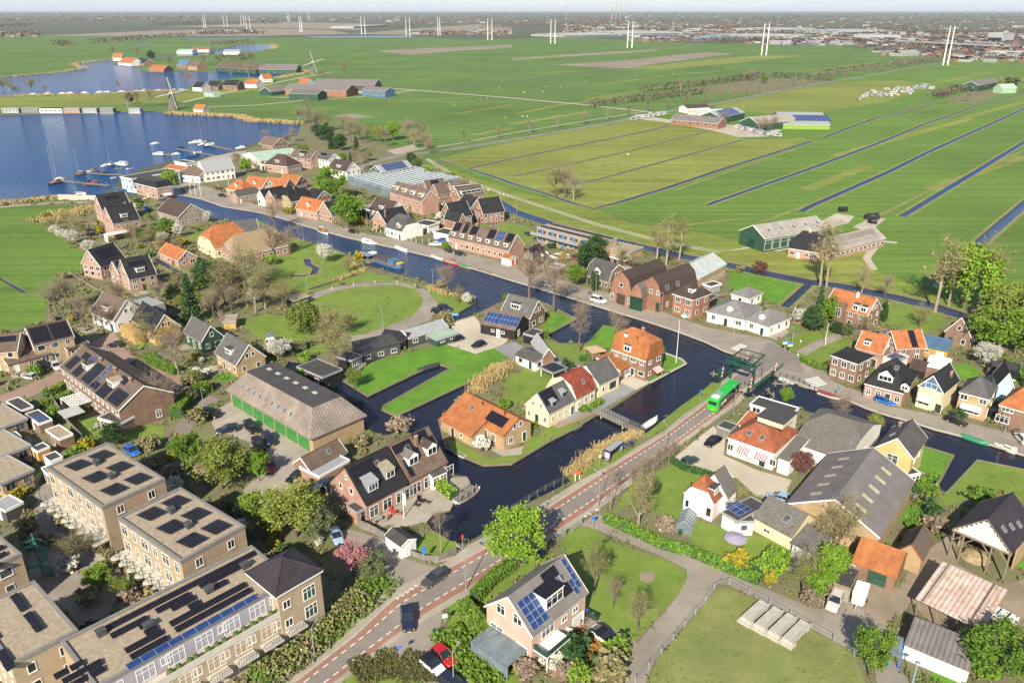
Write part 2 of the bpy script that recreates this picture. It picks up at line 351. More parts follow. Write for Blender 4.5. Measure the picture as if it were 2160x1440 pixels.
# lawns and gardens
for s in('1195 1120 1218 1109 1255 1118 1300 1146 1405 1181 1446 1201 1450 1216 1430 1255 1340 1350 1300 1335 1262 1308 1232 1292 1236 1245 1190 1160 1180 1150','590 1440 660 1372 720 1332 830 1252 832 1262 750 1340 682 1395 640 1440','945 1275 1020 1192 1080 1186 1187 1160 1130 1195 1021 1277 1030 1320 1120 1400 1090 1450 1010 1440 940 1350','945 925 960 930 1030 968 1105 955 1110 925 1150 905 1205 882 1250 870 1210 905 1160 930 1080 978 1020 981 952 952','1060 800 1120 772 1180 790 1170 815 1107 852 1070 850','1145 720 1200 728 1240 725 1285 700 1290 735 1280 760 1220 765 1175 745','1420 978 1462 983 1500 1002 1440 1042 1435 1090 1400 1085 1330 1062 1290 1085 1330 1020','500 682 560 662 640 670 690 690 720 722 690 742 620 747 560 722','1850 650 1880 640 1960 645 2000 660 1990 690 1930 710 1900 690 1855 682','1640 722 1700 696 1760 700 1800 722 1780 736 1722 776 1690 760','1990 1045 2062 970 2160 990 2300 1010 2300 1100 2090 1032 2000 1066 1940 1070','130 900 180 870 230 900 290 890 350 900 340 930 300 930 226 928 170 945','880 1140 910 1118 950 1140 965 1144 960 1165 920 1178 880 1170','1330 1062 1440 1100 1470 1160 1620 1215 1640 1180 1690 1150 1600 1130 1520 1110 1440 1090','580 572 605 500 655 512 720 535 772 572 840 590 915 606 942 622 1000 632 985 652 960 662 940 676 900 606 770 592 690 606 640 622 560 600','390 505 430 482 470 470 462 492 420 508','1010 520 1060 470 1100 475 1130 490 1120 510 1100 520'):
 region('lawn',LAWN,s)
for s in('690 803 724 788 770 768 850 745 935 727 1003 746 1040 733 1065 746 1060 775 836 878 806 864 776 836','1372 806 1350 795 1385 772 1396 758 1400 744 1437 757 1447 767','1140 690 1160 655 1217 672 1150 707','1250 712 1272 685 1290 690 1300 700 1287 730 1240 730','1545 572 1620 584 1690 600 1702 604 1655 645 1620 635 1535 606','1940 943 2012 960 1980 1016 1970 1010 1936 992','2005 770 2040 765 2072 785 2060 800 2030 800','500 450 560 440 560 470 500 480'):
 region('lawn',LAWN2,s)
region('bare_patch',DIRT,'1348 1214 1356 1206 1372 1204 1382 1212 1380 1222 1366 1228 1352 1224')
region('dry_lawn',DRYFIELD,'1515 1240 1535 1238 1620 1278 1775 1362 1805 1385 1825 1440 1900 1640 1280 1640 1385 1395 1460 1305 1488 1272')
region('island_bed',LAWN,'742 1415 775 1390 830 1382 880 1395 895 1410 890 1440 900 1500 730 1500 715 1440')
# lanes, yards, pavements
region('lane',STREET,'640 625 700 606 770 596 850 596 900 612 925 640 922 655 905 676 830 704 760 726 745 736 738 722 720 690 680 670')
region('lawn',LAWN,'640 640 700 615 760 604 830 600 875 609 893 630 888 646 868 668 820 686 765 706 735 708 690 676 640 664')
region('gravel_drive',GRAVEL,'925 716 945 697 962 678 1000 666 1012 680 1090 702 1062 726 1040 734 1003 746 935 724')
region('stone_drive',BLUESTONE,'1040 734 1085 720 1118 738 1180 760 1230 770 1225 778 1165 768 1130 752 1087 762 1065 748')
region('terrace',BLUESTONE,'1180 897 1262 866 1290 852 1362 808 1340 797 1310 806 1270 832 1215 852 1182 880')
region('terrace',GRAVEL,'1310 790 1345 770 1392 764 1384 774 1350 795 1372 806 1342 822 1300 802')
region('brick_path',REDSTREET,'1108 856 1158 880 1180 892 1250 868 1256 872 1178 903 1150 888 1100 862')
region('gravel_yard',GRAVEL,'1420 967 1470 925 1505 898 1530 920 1527 960 1595 990 1670 1012 1652 1054 1595 1046 1555 1008 1480 996')
region('lane',STREET,'1255 1085 1265 1084 1305 1104 1467 1171 1592 1230 1625 1245 1700 1275 1740 1286 1795 1262 1830 1215 1895 1240 1925 1262 1905 1290 1860 1330 1865 1375 1922 1440 1990 1520 1850 1520 1850 1440 1842 1395 1770 1357 1620 1273 1535 1232 1515 1230 1487 1270 1455 1305 1380 1392 1340 1500 1250 1500 1330 1402 1300 1370 1242 1332 1200 1317 1218 1294 1262 1305 1345 1355 1430 1256 1450 1216 1448 1200 1405 1177 1255 1115 1222 1107')
region('farm_yard',DIRT,'1795 1262 1825 1222 1897 1242 1930 1180 2010 1120 2020 1190 2110 1240 2160 1220 2300 1300 2300 1420 2090 1400 1950 1300 1925 1270 1865 1325')
region('barn_yard',PAVE,'440 872 490 845 655 932 672 960 640 1000 628 1042 540 1060 512 1034 560 985 520 930 452 905')
region('drive',ASPHALT,'365 930 372 895 400 862 440 834 462 842 420 872 405 902 398 935')
region('side_street',STREET,'700 1122 740 1117 815 1137 840 1172 895 1190 940 1199 890 1230 836 1264 826 1232 815 1215 716 1168')
region('side_street',STREET,'740 1412 890 1297 935 1274 928 1330 962 1382 1045 1450 1080 1580 890 1580 905 1412 850 1388 790 1380')
region('estate_street',REDSTREET,'-300 900 0 833 50 815 110 790 128 772 150 774 142 800 60 838 0 856 -300 930')
region('estate_street',REDSTREET,'178 728 240 700 262 735 300 768 382 792 402 832 368 880 300 832 200 760')
region('courtyard',STREET,'75 1030 110 1010 390 1180 385 1210 190 1330 60 1230')
region('terrace',PAVE,'770 1080 850 1035 905 1010 985 1005 1010 1030 965 1068 900 1100 850 1110 800 1110')
region('terrace',PAVE,'995 925 1060 962 1100 958 1105 940 1060 950 1000 915')
region('terrace',PAVE,'1915 1005 1945 995 1985 1010 1975 1035 1925 1050')
region('forecourt',PAVE,'1490 660 1560 690 1640 718 1665 700 1650 690 1570 690')
region('farm_concrete',TRACK,'1510 532 1560 524 1620 510 1682 467 1720 472 1765 450 1802 456 1790 470 1720 490 1665 525 1640 530 1600 522')
region('farm_concrete',TRACK,'1800 478 1840 458 1868 462 1832 490')
region('farm_path',TRACK,'1820 497 1860 507 1893 510 1891 514 1862 511 1836 545 1852 569 1837 569 1819 544 1842 510 1818 502')
region('farm_concrete',TRACK,'1340 250 1400 258 1500 275 1560 290 1620 288 1650 275 1600 265 1480 262 1380 248')
region('farm_concrete',TRACK,'560 205 640 208 760 190 830 188 830 194 700 200 650 205')
region('car_park',PAVE,'380 352 470 322 520 318 515 332 440 350 400 365')
region('car_park',PAVE,'815 318 870 305 885 315 840 328')
band('road',ASPHALT,'690 368 760 350 840 328 915 321 1080 295 1255 265 1375 241 1505 220 1620 197 1757 172 1970 135 2055 122 2160 112',6.0)
band('cycle_path',PAVE,'860 318 960 304 1080 281 1255 252 1375 233',2.6)
band('farm_track',TRACK,'832 187 1080 207 1230 221 1375 237',5.0)
band('farm_track',TRACK,'385 216 460 199 537 184 640 163 700 152',4.5)
band('farm_track',TRACK,'430 226 540 222 640 212 755 205 872 191',4.0)
band('farm_track',TRACK,'275 97 420 96 540 94 575 95',6.0)
band('farm_track',TRACK,'70 100 190 97 260 96',6.0)
for q in(-.9,.9):
 REG.append(('farm_track',TRACK,[p+Vector((q*.55,q))for p in strip(pairs('900 335 960 372 1010 390 1080 415 1255 472 1380 505 1480 525 1520 532'),.9)]))
 # streets: the quay street north of the canal, the main road with its two cycle lanes
BANK_N='330 420 385 412 425 420 470 436 540 447 592 460 637 475 672 485 727 500 772 510 840 525 910 542 965 557 1015 572 1080 592 1140 610 1205 629 1240 640 1295 657 1355 675 1417 695 1485 720 1527 740 1545 746'
FAR_N='1620 715 1490 690 1417 665 1362 642 1280 617 1200 596 1080 555 1010 540 905 520 870 510 780 495 735 482 695 470 612 452 540 432 480 408 440 395 400 385 350 395'
region('quay_street',STREET,BANK_N+' 1600 775 1645 795 1715 820 1780 840 1825 860 1870 875 1915 887 1970 905 2030 920 2087 937 2160 960 2500 1050 2500 1000 2160 922 2110 908 1990 878 1890 858 1820 828 1760 806 1730 776 1680 748 '+FAR_N)
band('footpath',STREET,'1690 745 1720 728 1760 712 1780 700',3)
ROAD_L=pairs('520 1530 620 1440 750 1340 827 1267 890 1230 1030 1152 1177 1057 1280 992 1402 917 1490 850 1535 812')
ROAD_R=pairs('600 1530 700 1440 802 1362 890 1297 965 1252 1077 1180 1255 1065 1395 960 1505 880 1545 852 1580 816')
def resample(P,n):
 d=[0]
 for a,b in zip(P,P[1:]):d.append(d[-1]+(b-a).length)
 r=[]
 for k in range(n):
  t=d[-1]*k/(n-1);i=max(j for j in range(len(d)-1)if d[j]<=t+1e-9)
  r.append(P[i].lerp(P[i+1],(t-d[i])/(d[i+1]-d[i])))
 return r
RL=resample([G(*p).xy for p in ROAD_L],81);RR=resample([G(*p).xy for p in ROAD_R],81)
def across(i,t):return RL[i].lerp(RR[i],t)
REG.append(('pavement',PAVE,[across(i,-.30)for i in range(81)]+[across(i,1.22)for i in range(80,-1,-1)]))
REG.append(('main_road',ASPHALT,[across(i,.23)for i in range(81)]+[across(i,.77)for i in range(80,-1,-1)]))
for a,b in((0,.23),(.77,1)):
 REG.append(('cycle_lane',CYCLE,[across(i,a)for i in range(81)]+[across(i,b)for i in range(80,-1,-1)]))
region('main_road',ASPHALT,'1535 812 1580 816 1640 775 1700 790 1680 748 1620 720 1590 760')
region('pavement',PAVE,'820 1235 730 1310 640 1385 565 1437 540 1480 580 1480 615 1440 665 1380 730 1328 835 1250')
for s in('1502 806 1480 825 1437 855 1365 912 1355 918 1372 922 1402 908 1440 875 1490 842 1522 812','1317 920 1255 947 1237 967 1195 1002 1205 1015 1238 1005 1290 978 1340 945 1352 925'):region('lawn',LAWN,s)
region('kerb_island',PAVE,'905 1188 960 1180 1040 1146 1075 1122 1060 1112 985 1150 960 1172 900 1180')
# water
WATER=[]
def water(s):WATER.append([G(x,y).xy for x,y in pairs(s)])
def ditch(s,wd):
 if wd>1.5:REG.append(('ditch_verge',VERGE,strip(pairs(s),wd+2.6)))
 WATER.append(strip(pairs(s),wd))
water('-900 424 0 430 120 417 125 419 212 420 225 401 275 408 330 421 345 419 385 412 395 405 380 395 330 398 300 396 268 398 240 395 258 372 300 355 340 345 362 338 372 350 400 337 470 326 500 319 530 302 575 295 627 287 634 262 590 258 540 256 500 246 425 243 350 240 325 233 292 236 240 236 200 239 130 240 40 241 0 243 -900 250')
water('-900 195 0 205 65 201 195 200 275 195 390 190 402 182 414 175 510 163 585 164 630 156 645 151 540 153 425 151 375 149 300 150 295 142 240 136 237 126 200 128 152 135 176 143 125 152 0 163 -900 175')
water('295 122 365 120 435 116 540 109 582 101 578 95 540 94 500 97 465 103 445 112 375 116')
water('262 94 300 89 320 94')
water('375 82 540 77 545 81 380 83');water('635 77 877 75 867 79 660 79')
water('1600 92 1770 90 1760 96 1640 97')
# the ring canal, quay side and garden side
water('330 421 345 419 385 412 425 420 470 436 540 447 592 460 637 475 672 485 727 500 772 510 840 525 910 542 965 557 1015 572 1080 592 1140 610 1205 629 1240 640 1295 657 1355 675 1417 695 1485 720 1527 740 1545 746 1600 775 1645 795 1715 820 1780 840 1825 860 1870 875 1915 887 1970 905 2030 920 2087 937 2160 960 2500 1050 2500 1090 2160 990 2062 970 1995 1041 1975 1030 2012 960 1945 940 1900 935 1827 910 1795 893 1685 862 1640 846 1600 834 1572 838 1545 812 1502 806 1480 825 1437 855 1365 912 1317 920 1255 947 1237 967 1195 1002 1205 1015 1080 1077 1045 1110 980 1147 965 1144 952 1140 912 1117 900 1100 915 1082 950 1075 962 1050 997 1027 985 1004 945 1000 915 960 890 925 850 905 815 918 770 905 765 870 690 812 600 775 610 760 700 770 760 752 845 722 850 735 775 768 724 803 770 832 776 836 880 786 923 767 951 776 810 855 806 864 836 878 1052 777 1058 772 1008 808 1000 832 960 845 925 885 940 945 952 952 1020 981 1080 978 1160 930 1210 905 1255 877 1287 862 1372 807 1447 767 1437 757 1400 744 1396 715 1330 698 1290 688 1272 685 1250 711 1235 724 1180 723 1150 708 1217 673 1152 640 1122 626 1072 630 1000 665 962 677 950 672 965 660 1005 637 1000 630 952 612 915 600 835 577 772 560 755 545 720 530 680 517 655 510 605 495 540 462 515 477 475 464 425 462 400 440')
# polder ditches
ditch('1492 432 1620 387 1697 360 1840 307 1950 262 2057 225 2170 195',2.4)
ditch('1690 446 1710 435 1880 360 1960 320 2160 230 2300 180',2.7)
ditch('1902 457 2062 360 2160 300 2300 230',2.9)
ditch('1975 605 2020 557 2080 500 2160 432 2250 360',4.2)
ditch('1040 420 1080 445 1155 470 1297 507 1330 515 1440 540 1545 560 1620 577 1707 594 1770 602 1895 628 1970 646 2020 662 2160 695 2400 760',6.5)
ditch('1706 600 1655 647',2.6)
ditch('922 337 955 347 990 355 1080 335 1230 304 1355 279 1410 266',2.2)
ditch('990 356 1055 377 1080 387 1147 407 1205 427 1252 440 1305 427 1405 397 1515 360 1620 327 1715 297',2.4)
ditch('1737 290 1845 250 1965 220',2.4)
ditch('1080 372 1140 360 1345 315 1502 275',1.6);ditch('1210 390 1255 380 1330 360 1567 295',1.6)
ditch('910 187 1080 172 1317 147',5)
water('-200 480 0 567 0 590 45 617 62 617')
ditch('647 545 650 557 667 565 662 577 640 581 615 581',2.2);ditch('652 610 700 595 765 575',1.3)
ditch('327 545 355 562 390 582',2.2)
WATER_Z=-.32
def pip(poly,X,Y):
 """which of the points (X, Y) lie inside the outline"""
 ins=np.zeros(len(X),bool);P=np.array([(p[0],p[1])for p in poly]);x0,y0=P.min(0);x1,y1=P.max(0)
 k=np.where((X>=x0)&(X<=x1)&(Y>=y0)&(Y<=y1))[0]
 if len(k)==0:return ins
 x=X[k];y=Y[k];r=np.zeros(len(k),bool);a=P[-1]
 for b in P:
  c=((b[1]>y)!=(a[1]>y))
  with np.errstate(divide='ignore',invalid='ignore'):
   r^=c&(x<(a[0]-b[0])*(y-b[1])/(a[1]-b[1])+b[0])
  a=b
 ins[k]=r
 return ins
BIG=45000
def build_ground():
 vs,es=[],[]
 def loop(P):
  o=len(vs);vs.extend(Vector((p[0],p[1]))for p in P);n=len(P)
  es.extend((o+i,o+(i+1)%n)for i in range(n))
 loop([(-BIG,-400),(BIG,-400),(BIG,BIG),(-BIG,BIG)])
 for _,_,P in REG:loop(P)
 for P in WATER:loop(P)
 V,E_,F_,_,_,_=delaunay_2d_cdt(vs,es,[],0,1e-4)
 va=np.array([(v.x,v.y)for v in V]);fa=np.array([list(f)[:3]for f in F_])
 cen=va[fa].mean(1);cls=np.full(len(fa),-1);
 for i,(_,_,P)in enumerate(REG):cls[pip(P,cen[:,0],cen[:,1])]=i
 wet=np.zeros(len(fa),bool)
 for P in WATER:wet|=pip(P,cen[:,0],cen[:,1])
 cls[wet]=-2
 for i in range(-1,len(REG)):
  sel=fa[cls==i]
  if len(sel)==0:continue
  u,inv=np.unique(sel,return_inverse=True);inv=inv.reshape(-1,3)
  nm,m=('ground',FARLAND)if i<0 else REG[i][:2]
  me=bpy.data.meshes.new(nm);me.from_pydata([(va[k,0],va[k,1],0)for k in u],[],inv.tolist());me.materials.append(m);me.update()
  o=link(nm,me);tag(o,kind='structure')
  # banks: a revetment wall from the ground down below the water wherever land meets water
 cnt={}
 for f,c in zip(fa,cls):
  for a,b in((f[0],f[1]),(f[1],f[2]),(f[2],f[0])):cnt.setdefault((min(a,b),max(a,b)),[]).append((a,b,c))
 bk=MB()
 for k,l in cnt.items():
  if len(l)==2 and(l[0][2]==-2)!=(l[1][2]==-2):
   a,b,c=l[0]if l[0][2]!=-2 else l[1]
   pa,pb=va[a],va[b]
   bk.add([(pa[0],pa[1],WATER_Z-.8),(pb[0],pb[1],WATER_Z-.8),(pb[0],pb[1],0),(pa[0],pa[1],0)],[(3,2,1,0)])
 tag(bk.obj('canal_bank',QUAY,uv=False),kind='structure')
build_ground()
def water_mat():
 m=bpy.data.materials.new('water');m.use_nodes=True;t=m.node_tree;b=t.nodes['Principled BSDF']
 b.inputs['Roughness'].default_value=.08;b.inputs['Specular IOR Level'].default_value=.26;b.inputs['IOR'].default_value=1.33
 pos=nn(t,'ShaderNodeNewGeometry').outputs['Position']
 n1=nn(t,'ShaderNodeTexNoise');n1.inputs['Scale'].default_value=.8;n1.inputs['Detail'].default_value=6;t.links.new(pos,n1.inputs['Vector'])
 # open water has wind waves, the narrow canals are sheltered
 gx=nn(t,'ShaderNodeSeparateXYZ');t.links.new(pos,gx.inputs[0])
 n2=nn(t,'ShaderNodeTexNoise');n2.inputs['Scale'].default_value=.012;n2.inputs['Detail'].default_value=4;t.links.new(pos,n2.inputs['Vector'])
 mr=nn(t,'ShaderNodeMapRange');t.links.new(gx.outputs['Y'],mr.inputs['Value']);mr.inputs['From Min'].default_value=150;mr.inputs['From Max'].default_value=330
 mr.inputs['To Min'].default_value=.10;mr.inputs['To Max'].default_value=1.0
 ml=nn(t,'ShaderNodeMath',operation='MULTIPLY');t.links.new(mr.outputs[0],ml.inputs[0])
 m2=nn(t,'ShaderNodeMapRange');t.links.new(n2.outputs['Fac'],m2.inputs['Value']);m2.inputs['To Min'].default_value=.5;m2.inputs['To Max'].default_value=1.4
 t.links.new(m2.outputs[0],ml.inputs[1])
 bp=nn(t,'ShaderNodeBump');bp.inputs['Distance'].default_value=.6;t.links.new(ml.outputs[0],bp.inputs['Strength']);t.links.new(n1.outputs['Fac'],bp.inputs['Height'])
 t.links.new(bp.outputs[0],b.inputs['Normal'])
 # dark peaty canal water; with distance, reflected sky blue is painted into the colour
 mc=nn(t,'ShaderNodeMix',data_type='RGBA');m3=nn(t,'ShaderNodeMapRange');t.links.new(gx.outputs['Y'],m3.inputs['Value']);m3.inputs['From Min'].default_value=190;m3.inputs['From Max'].default_value=400
 mc.inputs['A'].default_value=(.013,.016,.030,1);mc.inputs['B'].default_value=(.010,.066,.200,1);t.links.new(m3.outputs[0],mc.inputs['Factor'])
 t.links.new(mc.outputs['Result'],b.inputs['Base Color'])
 m5=nn(t,'ShaderNodeMapRange');t.links.new(m3.outputs[0],m5.inputs['Value']);m5.inputs['To Min'].default_value=.42;m5.inputs['To Max'].default_value=.015;t.links.new(m5.outputs[0],b.inputs['Specular IOR Level'])
 return m
WATERM=water_mat()
tag(MB().add([(-BIG,-300,WATER_Z),(BIG,-300,WATER_Z),(BIG,30000,WATER_Z),(-BIG,30000,WATER_Z)],[(0,1,2,3)]).obj('water',WATERM,uv=False),kind='structure')
# painted markings on the main road, 6 mm above it
PAINT=mat('road_paint',(.74,.73,.70),.1,2,.7)
mk=MB()
def quad(mb,a,b,c,d,z):mb.add([(p[0],p[1],z)for p in(a,b,c,d)],[(0,1,2,3)])
for t0 in(.23,.77):
 for i in range(0,80):
  a0,a1=across(i,t0),across(i+1,t0);n=(across(i,1)-across(i,0)).normalized()*.09;L=(a1-a0).length
  for k in range(1):
   p,q=a0.lerp(a1,.1),a0.lerp(a1,.1+min(.55,1.6/L));quad(mk,p-n,q-n,q+n,p+n,.006)
def zebra(a,b,c,n):
 A,B,D=G(*a).xy,G(*b).xy,G(*c).xy
 for i in range(n):
  p,q=A.lerp(B,(i+.2)/n),A.lerp(B,(i+.75)/n);d=D-A
  quad(mk,p,q,q+d,p+d,.006)
zebra((1695,800),(1715,818),(1725,793),6);zebra((1540,735),(1556,741),(1562,724),5)
for i in range(5):
 a=G(841+i*10.5,1261-i*6.5).xy;u=(RR[30]-RL[30]).normalized();v=Vector((-u.y,u.x))
 mk.add([(a.x-v.x*.3,a.y-v.y*.3,.006),(a.x+v.x*.3,a.y+v.y*.3,.006),(a.x+u.x*-.8,a.y+u.y*-.8,.006)],[(0,1,2)])
for i in range(4):
 a=G(1232+i*8,1088-i*4.5).xy;v=Vector((-u.y,u.x))
 mk.add([(a.x-v.x*.3,a.y-v.y*.3,.006),(a.x+v.x*.3,a.y+v.y*.3,.006),(a.x+u.x*.8,a.y+u.y*.8,.006)],[(0,1,2)])
tag(mk.obj('road_marking',PAINT,uv=False),kind='structure')
# kerbs and quay copings
def coping(name,s,wd,h,m,px=True,z0=-.05):
 P=[G(*p).xy for p in pairs(s)]if isinstance(s,str)else s
 mb=MB()
 for a,b in zip(P,P[1:]):
  d=(b-a).normalized();n=Vector((-d.y,d.x))*wd/2
  mb.prism([a-n-d*.02,b-n+d*.02,b+n+d*.02,a+n-d*.02],z0,h)
 return tag(mb.obj(name,m,uv=False),kind='structure')
coping('quay_coping',BANK_N,.45,.12,CONCRETE)
coping('quay_coping','1645 795 1715 820 1780 840 1825 860 1870 875 1915 887 1970 905 2030 920 2087 937 2160 960 2300 1000',.45,.12,CONCRETE)
coping('timber_revetment','925 885 940 945 952 952 1020 981 1080 978 1160 930 1210 905 1255 877',.3,.14,WOOD)
coping('timber_revetment','1372 807 1447 767 1437 757 1400 744',.5,.16,CONCRETE)
coping('timber_revetment','724 803 770 832 776 836 880 786 923 767 951 776 810 855 806 864 836 878 1052 777',.35,.14,WOOD)
coping('kerb',[across(i,-.01)for i in range(0,79)],.2,.11,CONCRETE)
coping('kerb',[across(i,1.01)for i in range(40,79)],.2,.11,CONCRETE)
coping('timber_revetment','1945 940 2012 960 1975 1030 1995 1041 2062 970 2160 990',.25,.12,WOOD)
coping('timber_revetment','1150 708 1217 673 1152 640',.25,.12,WOOD)
coping('timber_revetment','1072 630 1000 665 962 677',.3,.12,WOOD)
# the air: even haze round everything
HAZE=3.2e-5
def haze():
 m=bpy.data.materials.new('haze');m.use_nodes=True;t=m.node_tree;t.nodes.clear()
 o=nn(t,'ShaderNodeOutputMaterial');v=nn(t,'ShaderNodeVolumePrincipled');v.inputs['Color'].default_value=(.80,.88,1.0,1);v.inputs['Density'].default_value=HAZE
 t.links.new(v.outputs[0],o.inputs['Volume'])
 tag(MB().box(-BIG-50,BIG+50,-450,BIG+50,-2.6,145).obj('haze',m,uv=False),kind='stuff')
haze()
# ================================================================ BUILDING KIT
CACHE={}
def cached(key,fn):
 if key not in CACHE:CACHE[key]=fn()
 return CACHE[key]
def ring_mb(mb,w,h,t,z0,z1,mi=0):
 mb.box(-w/2,w/2,-h/2,-h/2+t,z0,z1,mi).box(-w/2,w/2,h/2-t,h/2,z0,z1,mi)
 mb.box(-w/2,-w/2+t,-h/2+t,h/2-t,z0,z1,mi).box(w/2-t,w/2,-h/2+t,h/2-t,z0,z1,mi);return mb
def rnd1(x,s=.1):return round(round(x/s)*s,3)
def win_frame(w,h,nm,trim,glass=None):
 """window lying in its own xy plane, facing +z: frame ring and mullions (slot 0), glass (slot 1)"""
 def f():
  mb=ring_mb(MB(),w,h,.09,-.02,.07)
  for k in range(1,nm):x=-w/2+w*k/nm;mb.box(x-.04,x+.04,-h/2+.09,h/2-.09,-.02,.06)
  if h>1.5:mb.box(-w/2+.09,w/2-.09,h*.18-.03,h*.18+.03,-.02,.055)
  if glass:mb.box(-w/2+.05,w/2-.05,-h/2+.05,h/2-.05,-.03,.025,1)
  return mb.mesh('window',[trim,glass]if glass else trim)
 return cached(('wf',w,h,nm,trim.name,glass.name if glass else 0),f)
def pane_mesh(w,h,glass):return cached(('pane',w,h,glass.name),lambda:MB().box(-w/2+.05,w/2-.05,-h/2+.05,h/2-.05,-.03,.025).mesh('window',glass))
def box_mesh(name,d,m,off=(0,0,0)):return cached((name,d,m.name,off),lambda:MB().cbox(off,d).mesh(name,m))
def panel_mesh(w,h,m):
 return cached(('panel',w,h,m.name),lambda:ring_mb(MB().box(-w/2+.03,w/2-.03,-h/2+.03,h/2-.03,.04,.085,0),w,h,.035,.03,.10,1).mesh('solar_panel',[m,ALU if m is PANELBL else BLACKM]))
HOUSES={}
class House:
 def __init__(s,key,name,label,rf,cat,pts,he,hr,typ,wall,roof,W=None,ridge='u',trim=TRIM,ov=.3,hip=1.0,zt=.55,zb=None,part_of=None,gut=True,ro=0.0,base=0.0,inset=2.5,parapet=.25,rim=None,group=None,rimw=.14,mh=0,wname='wall',rname='roof'):
  n=[float(x)for x in pts.split()]
  A,B=G(n[0],n[1],he),G(n[2],n[3],he)
  u=(B-A);u.z=0;L1=u.length;u.normalize();nv=Vector((-u.y,u.x,0))
  if len(n)>4:
   D=(G(n[4],n[5],he)-B).dot(nv)
   if D<0:nv=-nv;D=-D
  else:
   if nv.dot((A+B)/2)<0:nv=-nv
   D=W
  c=A+u*L1/2+nv*D/2;c.z=base
  if ridge=='n':X,L,Wd=nv,D,L1
  else:X,L,Wd=u,L1,D
  rz=math.atan2(X.y,X.x)
  if Vector((-X.y,X.x,0)).dot(c)<0:rz+=math.pi
  s.L,s.W,s.he,s.hr,s.typ,s.trim,s.wall_m=L,Wd,he-base,hr-base,typ,trim,wall
  he-=base;hr-=base
  s.rz=rz;s.c=c;s.near=c.length<215;s.ov=ov;s.hip=hip;s.part=part_of is not None
  if part_of is None:
   s.root=empty(name,c,rz,label,cat,group);HOUSES[key]=s;s.off=Matrix()
   if rf:ref(c,rf)
  else:
   s.root=part_of.root;s.off=part_of.Minv@T(*c)@RZ(rz)
  s.Minv=(T(*c)@RZ(rz)).inverted()
  l2,w2=L/2-ov*.6,Wd/2-ov
  s.l2,s.w2=l2,w2
  zb=0 if zb is None else zb
  t=.16
  if typ in('gable','gambrel','mono'):
   if typ=='gable':P=[(-Wd/2,he),(ro*Wd/2,hr),(Wd/2,he)]
   elif typ=='mono':P=[(-Wd/2,he),(Wd/2,hr)]
   else:P=[(-Wd/2,he),(-Wd/2*.66,he+(hr-he)*.66),(0,hr),(Wd/2*.66,he+(hr-he)*.66),(Wd/2,he)]
   s.P=P
   def top(y):
    for a,b in zip(P,P[1:]):
     if a[0]<=y<=b[0]+1e-6:return a[1]+(b[1]-a[1])*(y-a[0])/(b[0]-a[0])
   prof=[(-w2,zb),(w2,zb),(w2,top(w2)-t)]+[(p[0],p[1]-t)for p in P[::-1]if-w2<p[0]<w2]+[(-w2,top(-w2)-t)]
   if mh:prof=[q for q in prof if q[1]<=P[1][1]]
   if wall:s.part_obj(MB().extr(prof,-l2,l2),wname,wall)
   mb=MB()
   for a,b in zip(P,P[1:]):
    mb.add([(-L/2,a[0],a[1]),(L/2,a[0],a[1]),(L/2,b[0],b[1]),(-L/2,b[0],b[1]),(-L/2,a[0],a[1]-t),(L/2,a[0],a[1]-t),(L/2,b[0],b[1]-t),(-L/2,b[0],b[1]-t)],[(0,1,2,3),(7,6,5,4),(0,4,5,1),(2,6,7,3),(1,5,6,2),(3,7,4,0)])
   if mh:mb=s.clipped(P,L,mh)
   if typ!='mono' and not mh and roof.name.endswith('tiles'):mb.tube((-L/2,ro*Wd/2,hr+.01),(L/2,ro*Wd/2,hr+.01),.13,n=6)
   s.roof=s.part_obj(mb,rname,roof)
   if trim and not mh:
    for x in(-L/2,L/2):
     bb=MB()
     for a,b in zip(P,P[1:]):
      k=.02 if x>0 else-.02;x1=x+(.09 if x>0 else-.09)
      bb.add([(x+k*0,a[0],a[1]+.03),(x1,a[0],a[1]+.03),(x1,b[0],b[1]+.03),(x,b[0],b[1]+.03),(x,a[0],a[1]-.24),(x1,a[0],a[1]-.24),(x1,b[0],b[1]-.24),(x,b[0],b[1]-.24)],[(0,1,2,3),(7,6,5,4),(0,4,5,1),(2,6,7,3),(1,5,6,2),(3,7,4,0)])
     s.part_obj(bb,'bargeboard',trim)
  elif typ in('hip','jerkin'):
   P=[(-Wd/2,he),(0,hr),(Wd/2,he)];s.P=P
   mb=MB();x2,y2=L/2,Wd/2
   if typ=='hip':
    hx=min(x2-.05,y2*hip)
    v=[(-x2,-y2,he),(x2,-y2,he),(x2,y2,he),(-x2,y2,he),(-x2+hx,0,hr),(x2-hx,0,hr)]
    mb.add(v,[(0,1,5,4),(2,3,4,5),(1,2,5),(3,0,4),(3,2,1,0)])
    if wall:s.part_obj(MB().box(-l2,l2,-w2,w2,zb,he-.02),wname,wall)
   else:
    zz=he+(hr-he)*zt;yy=y2*(1-zt);hx=yy*.8
    v=[(-x2,-y2,he),(x2,-y2,he),(x2,y2,he),(-x2,y2,he),(-x2,-yy,zz),(x2,-yy,zz),(x2,yy,zz),(-x2,yy,zz),(-x2+hx,0,hr),(x2-hx,0,hr)]
    mb.add(v,[(0,1,5,9,8,4),(2,3,7,8,9,6),(5,6,9),(7,4,8),(3,2,1,0),(1,2,6,5),(3,0,4,7)])
    if wall:
     yw=yy*.98;s.part_obj(MB().extr([(-w2,zb),(w2,zb),(w2,he-.03),(yw,zz-.05),(-yw,zz-.05),(-w2,he-.03)],-x2-.03,x2+.03),wname,wall)
   s.roof=s.part_obj(mb,rname,roof)
   e=MB()
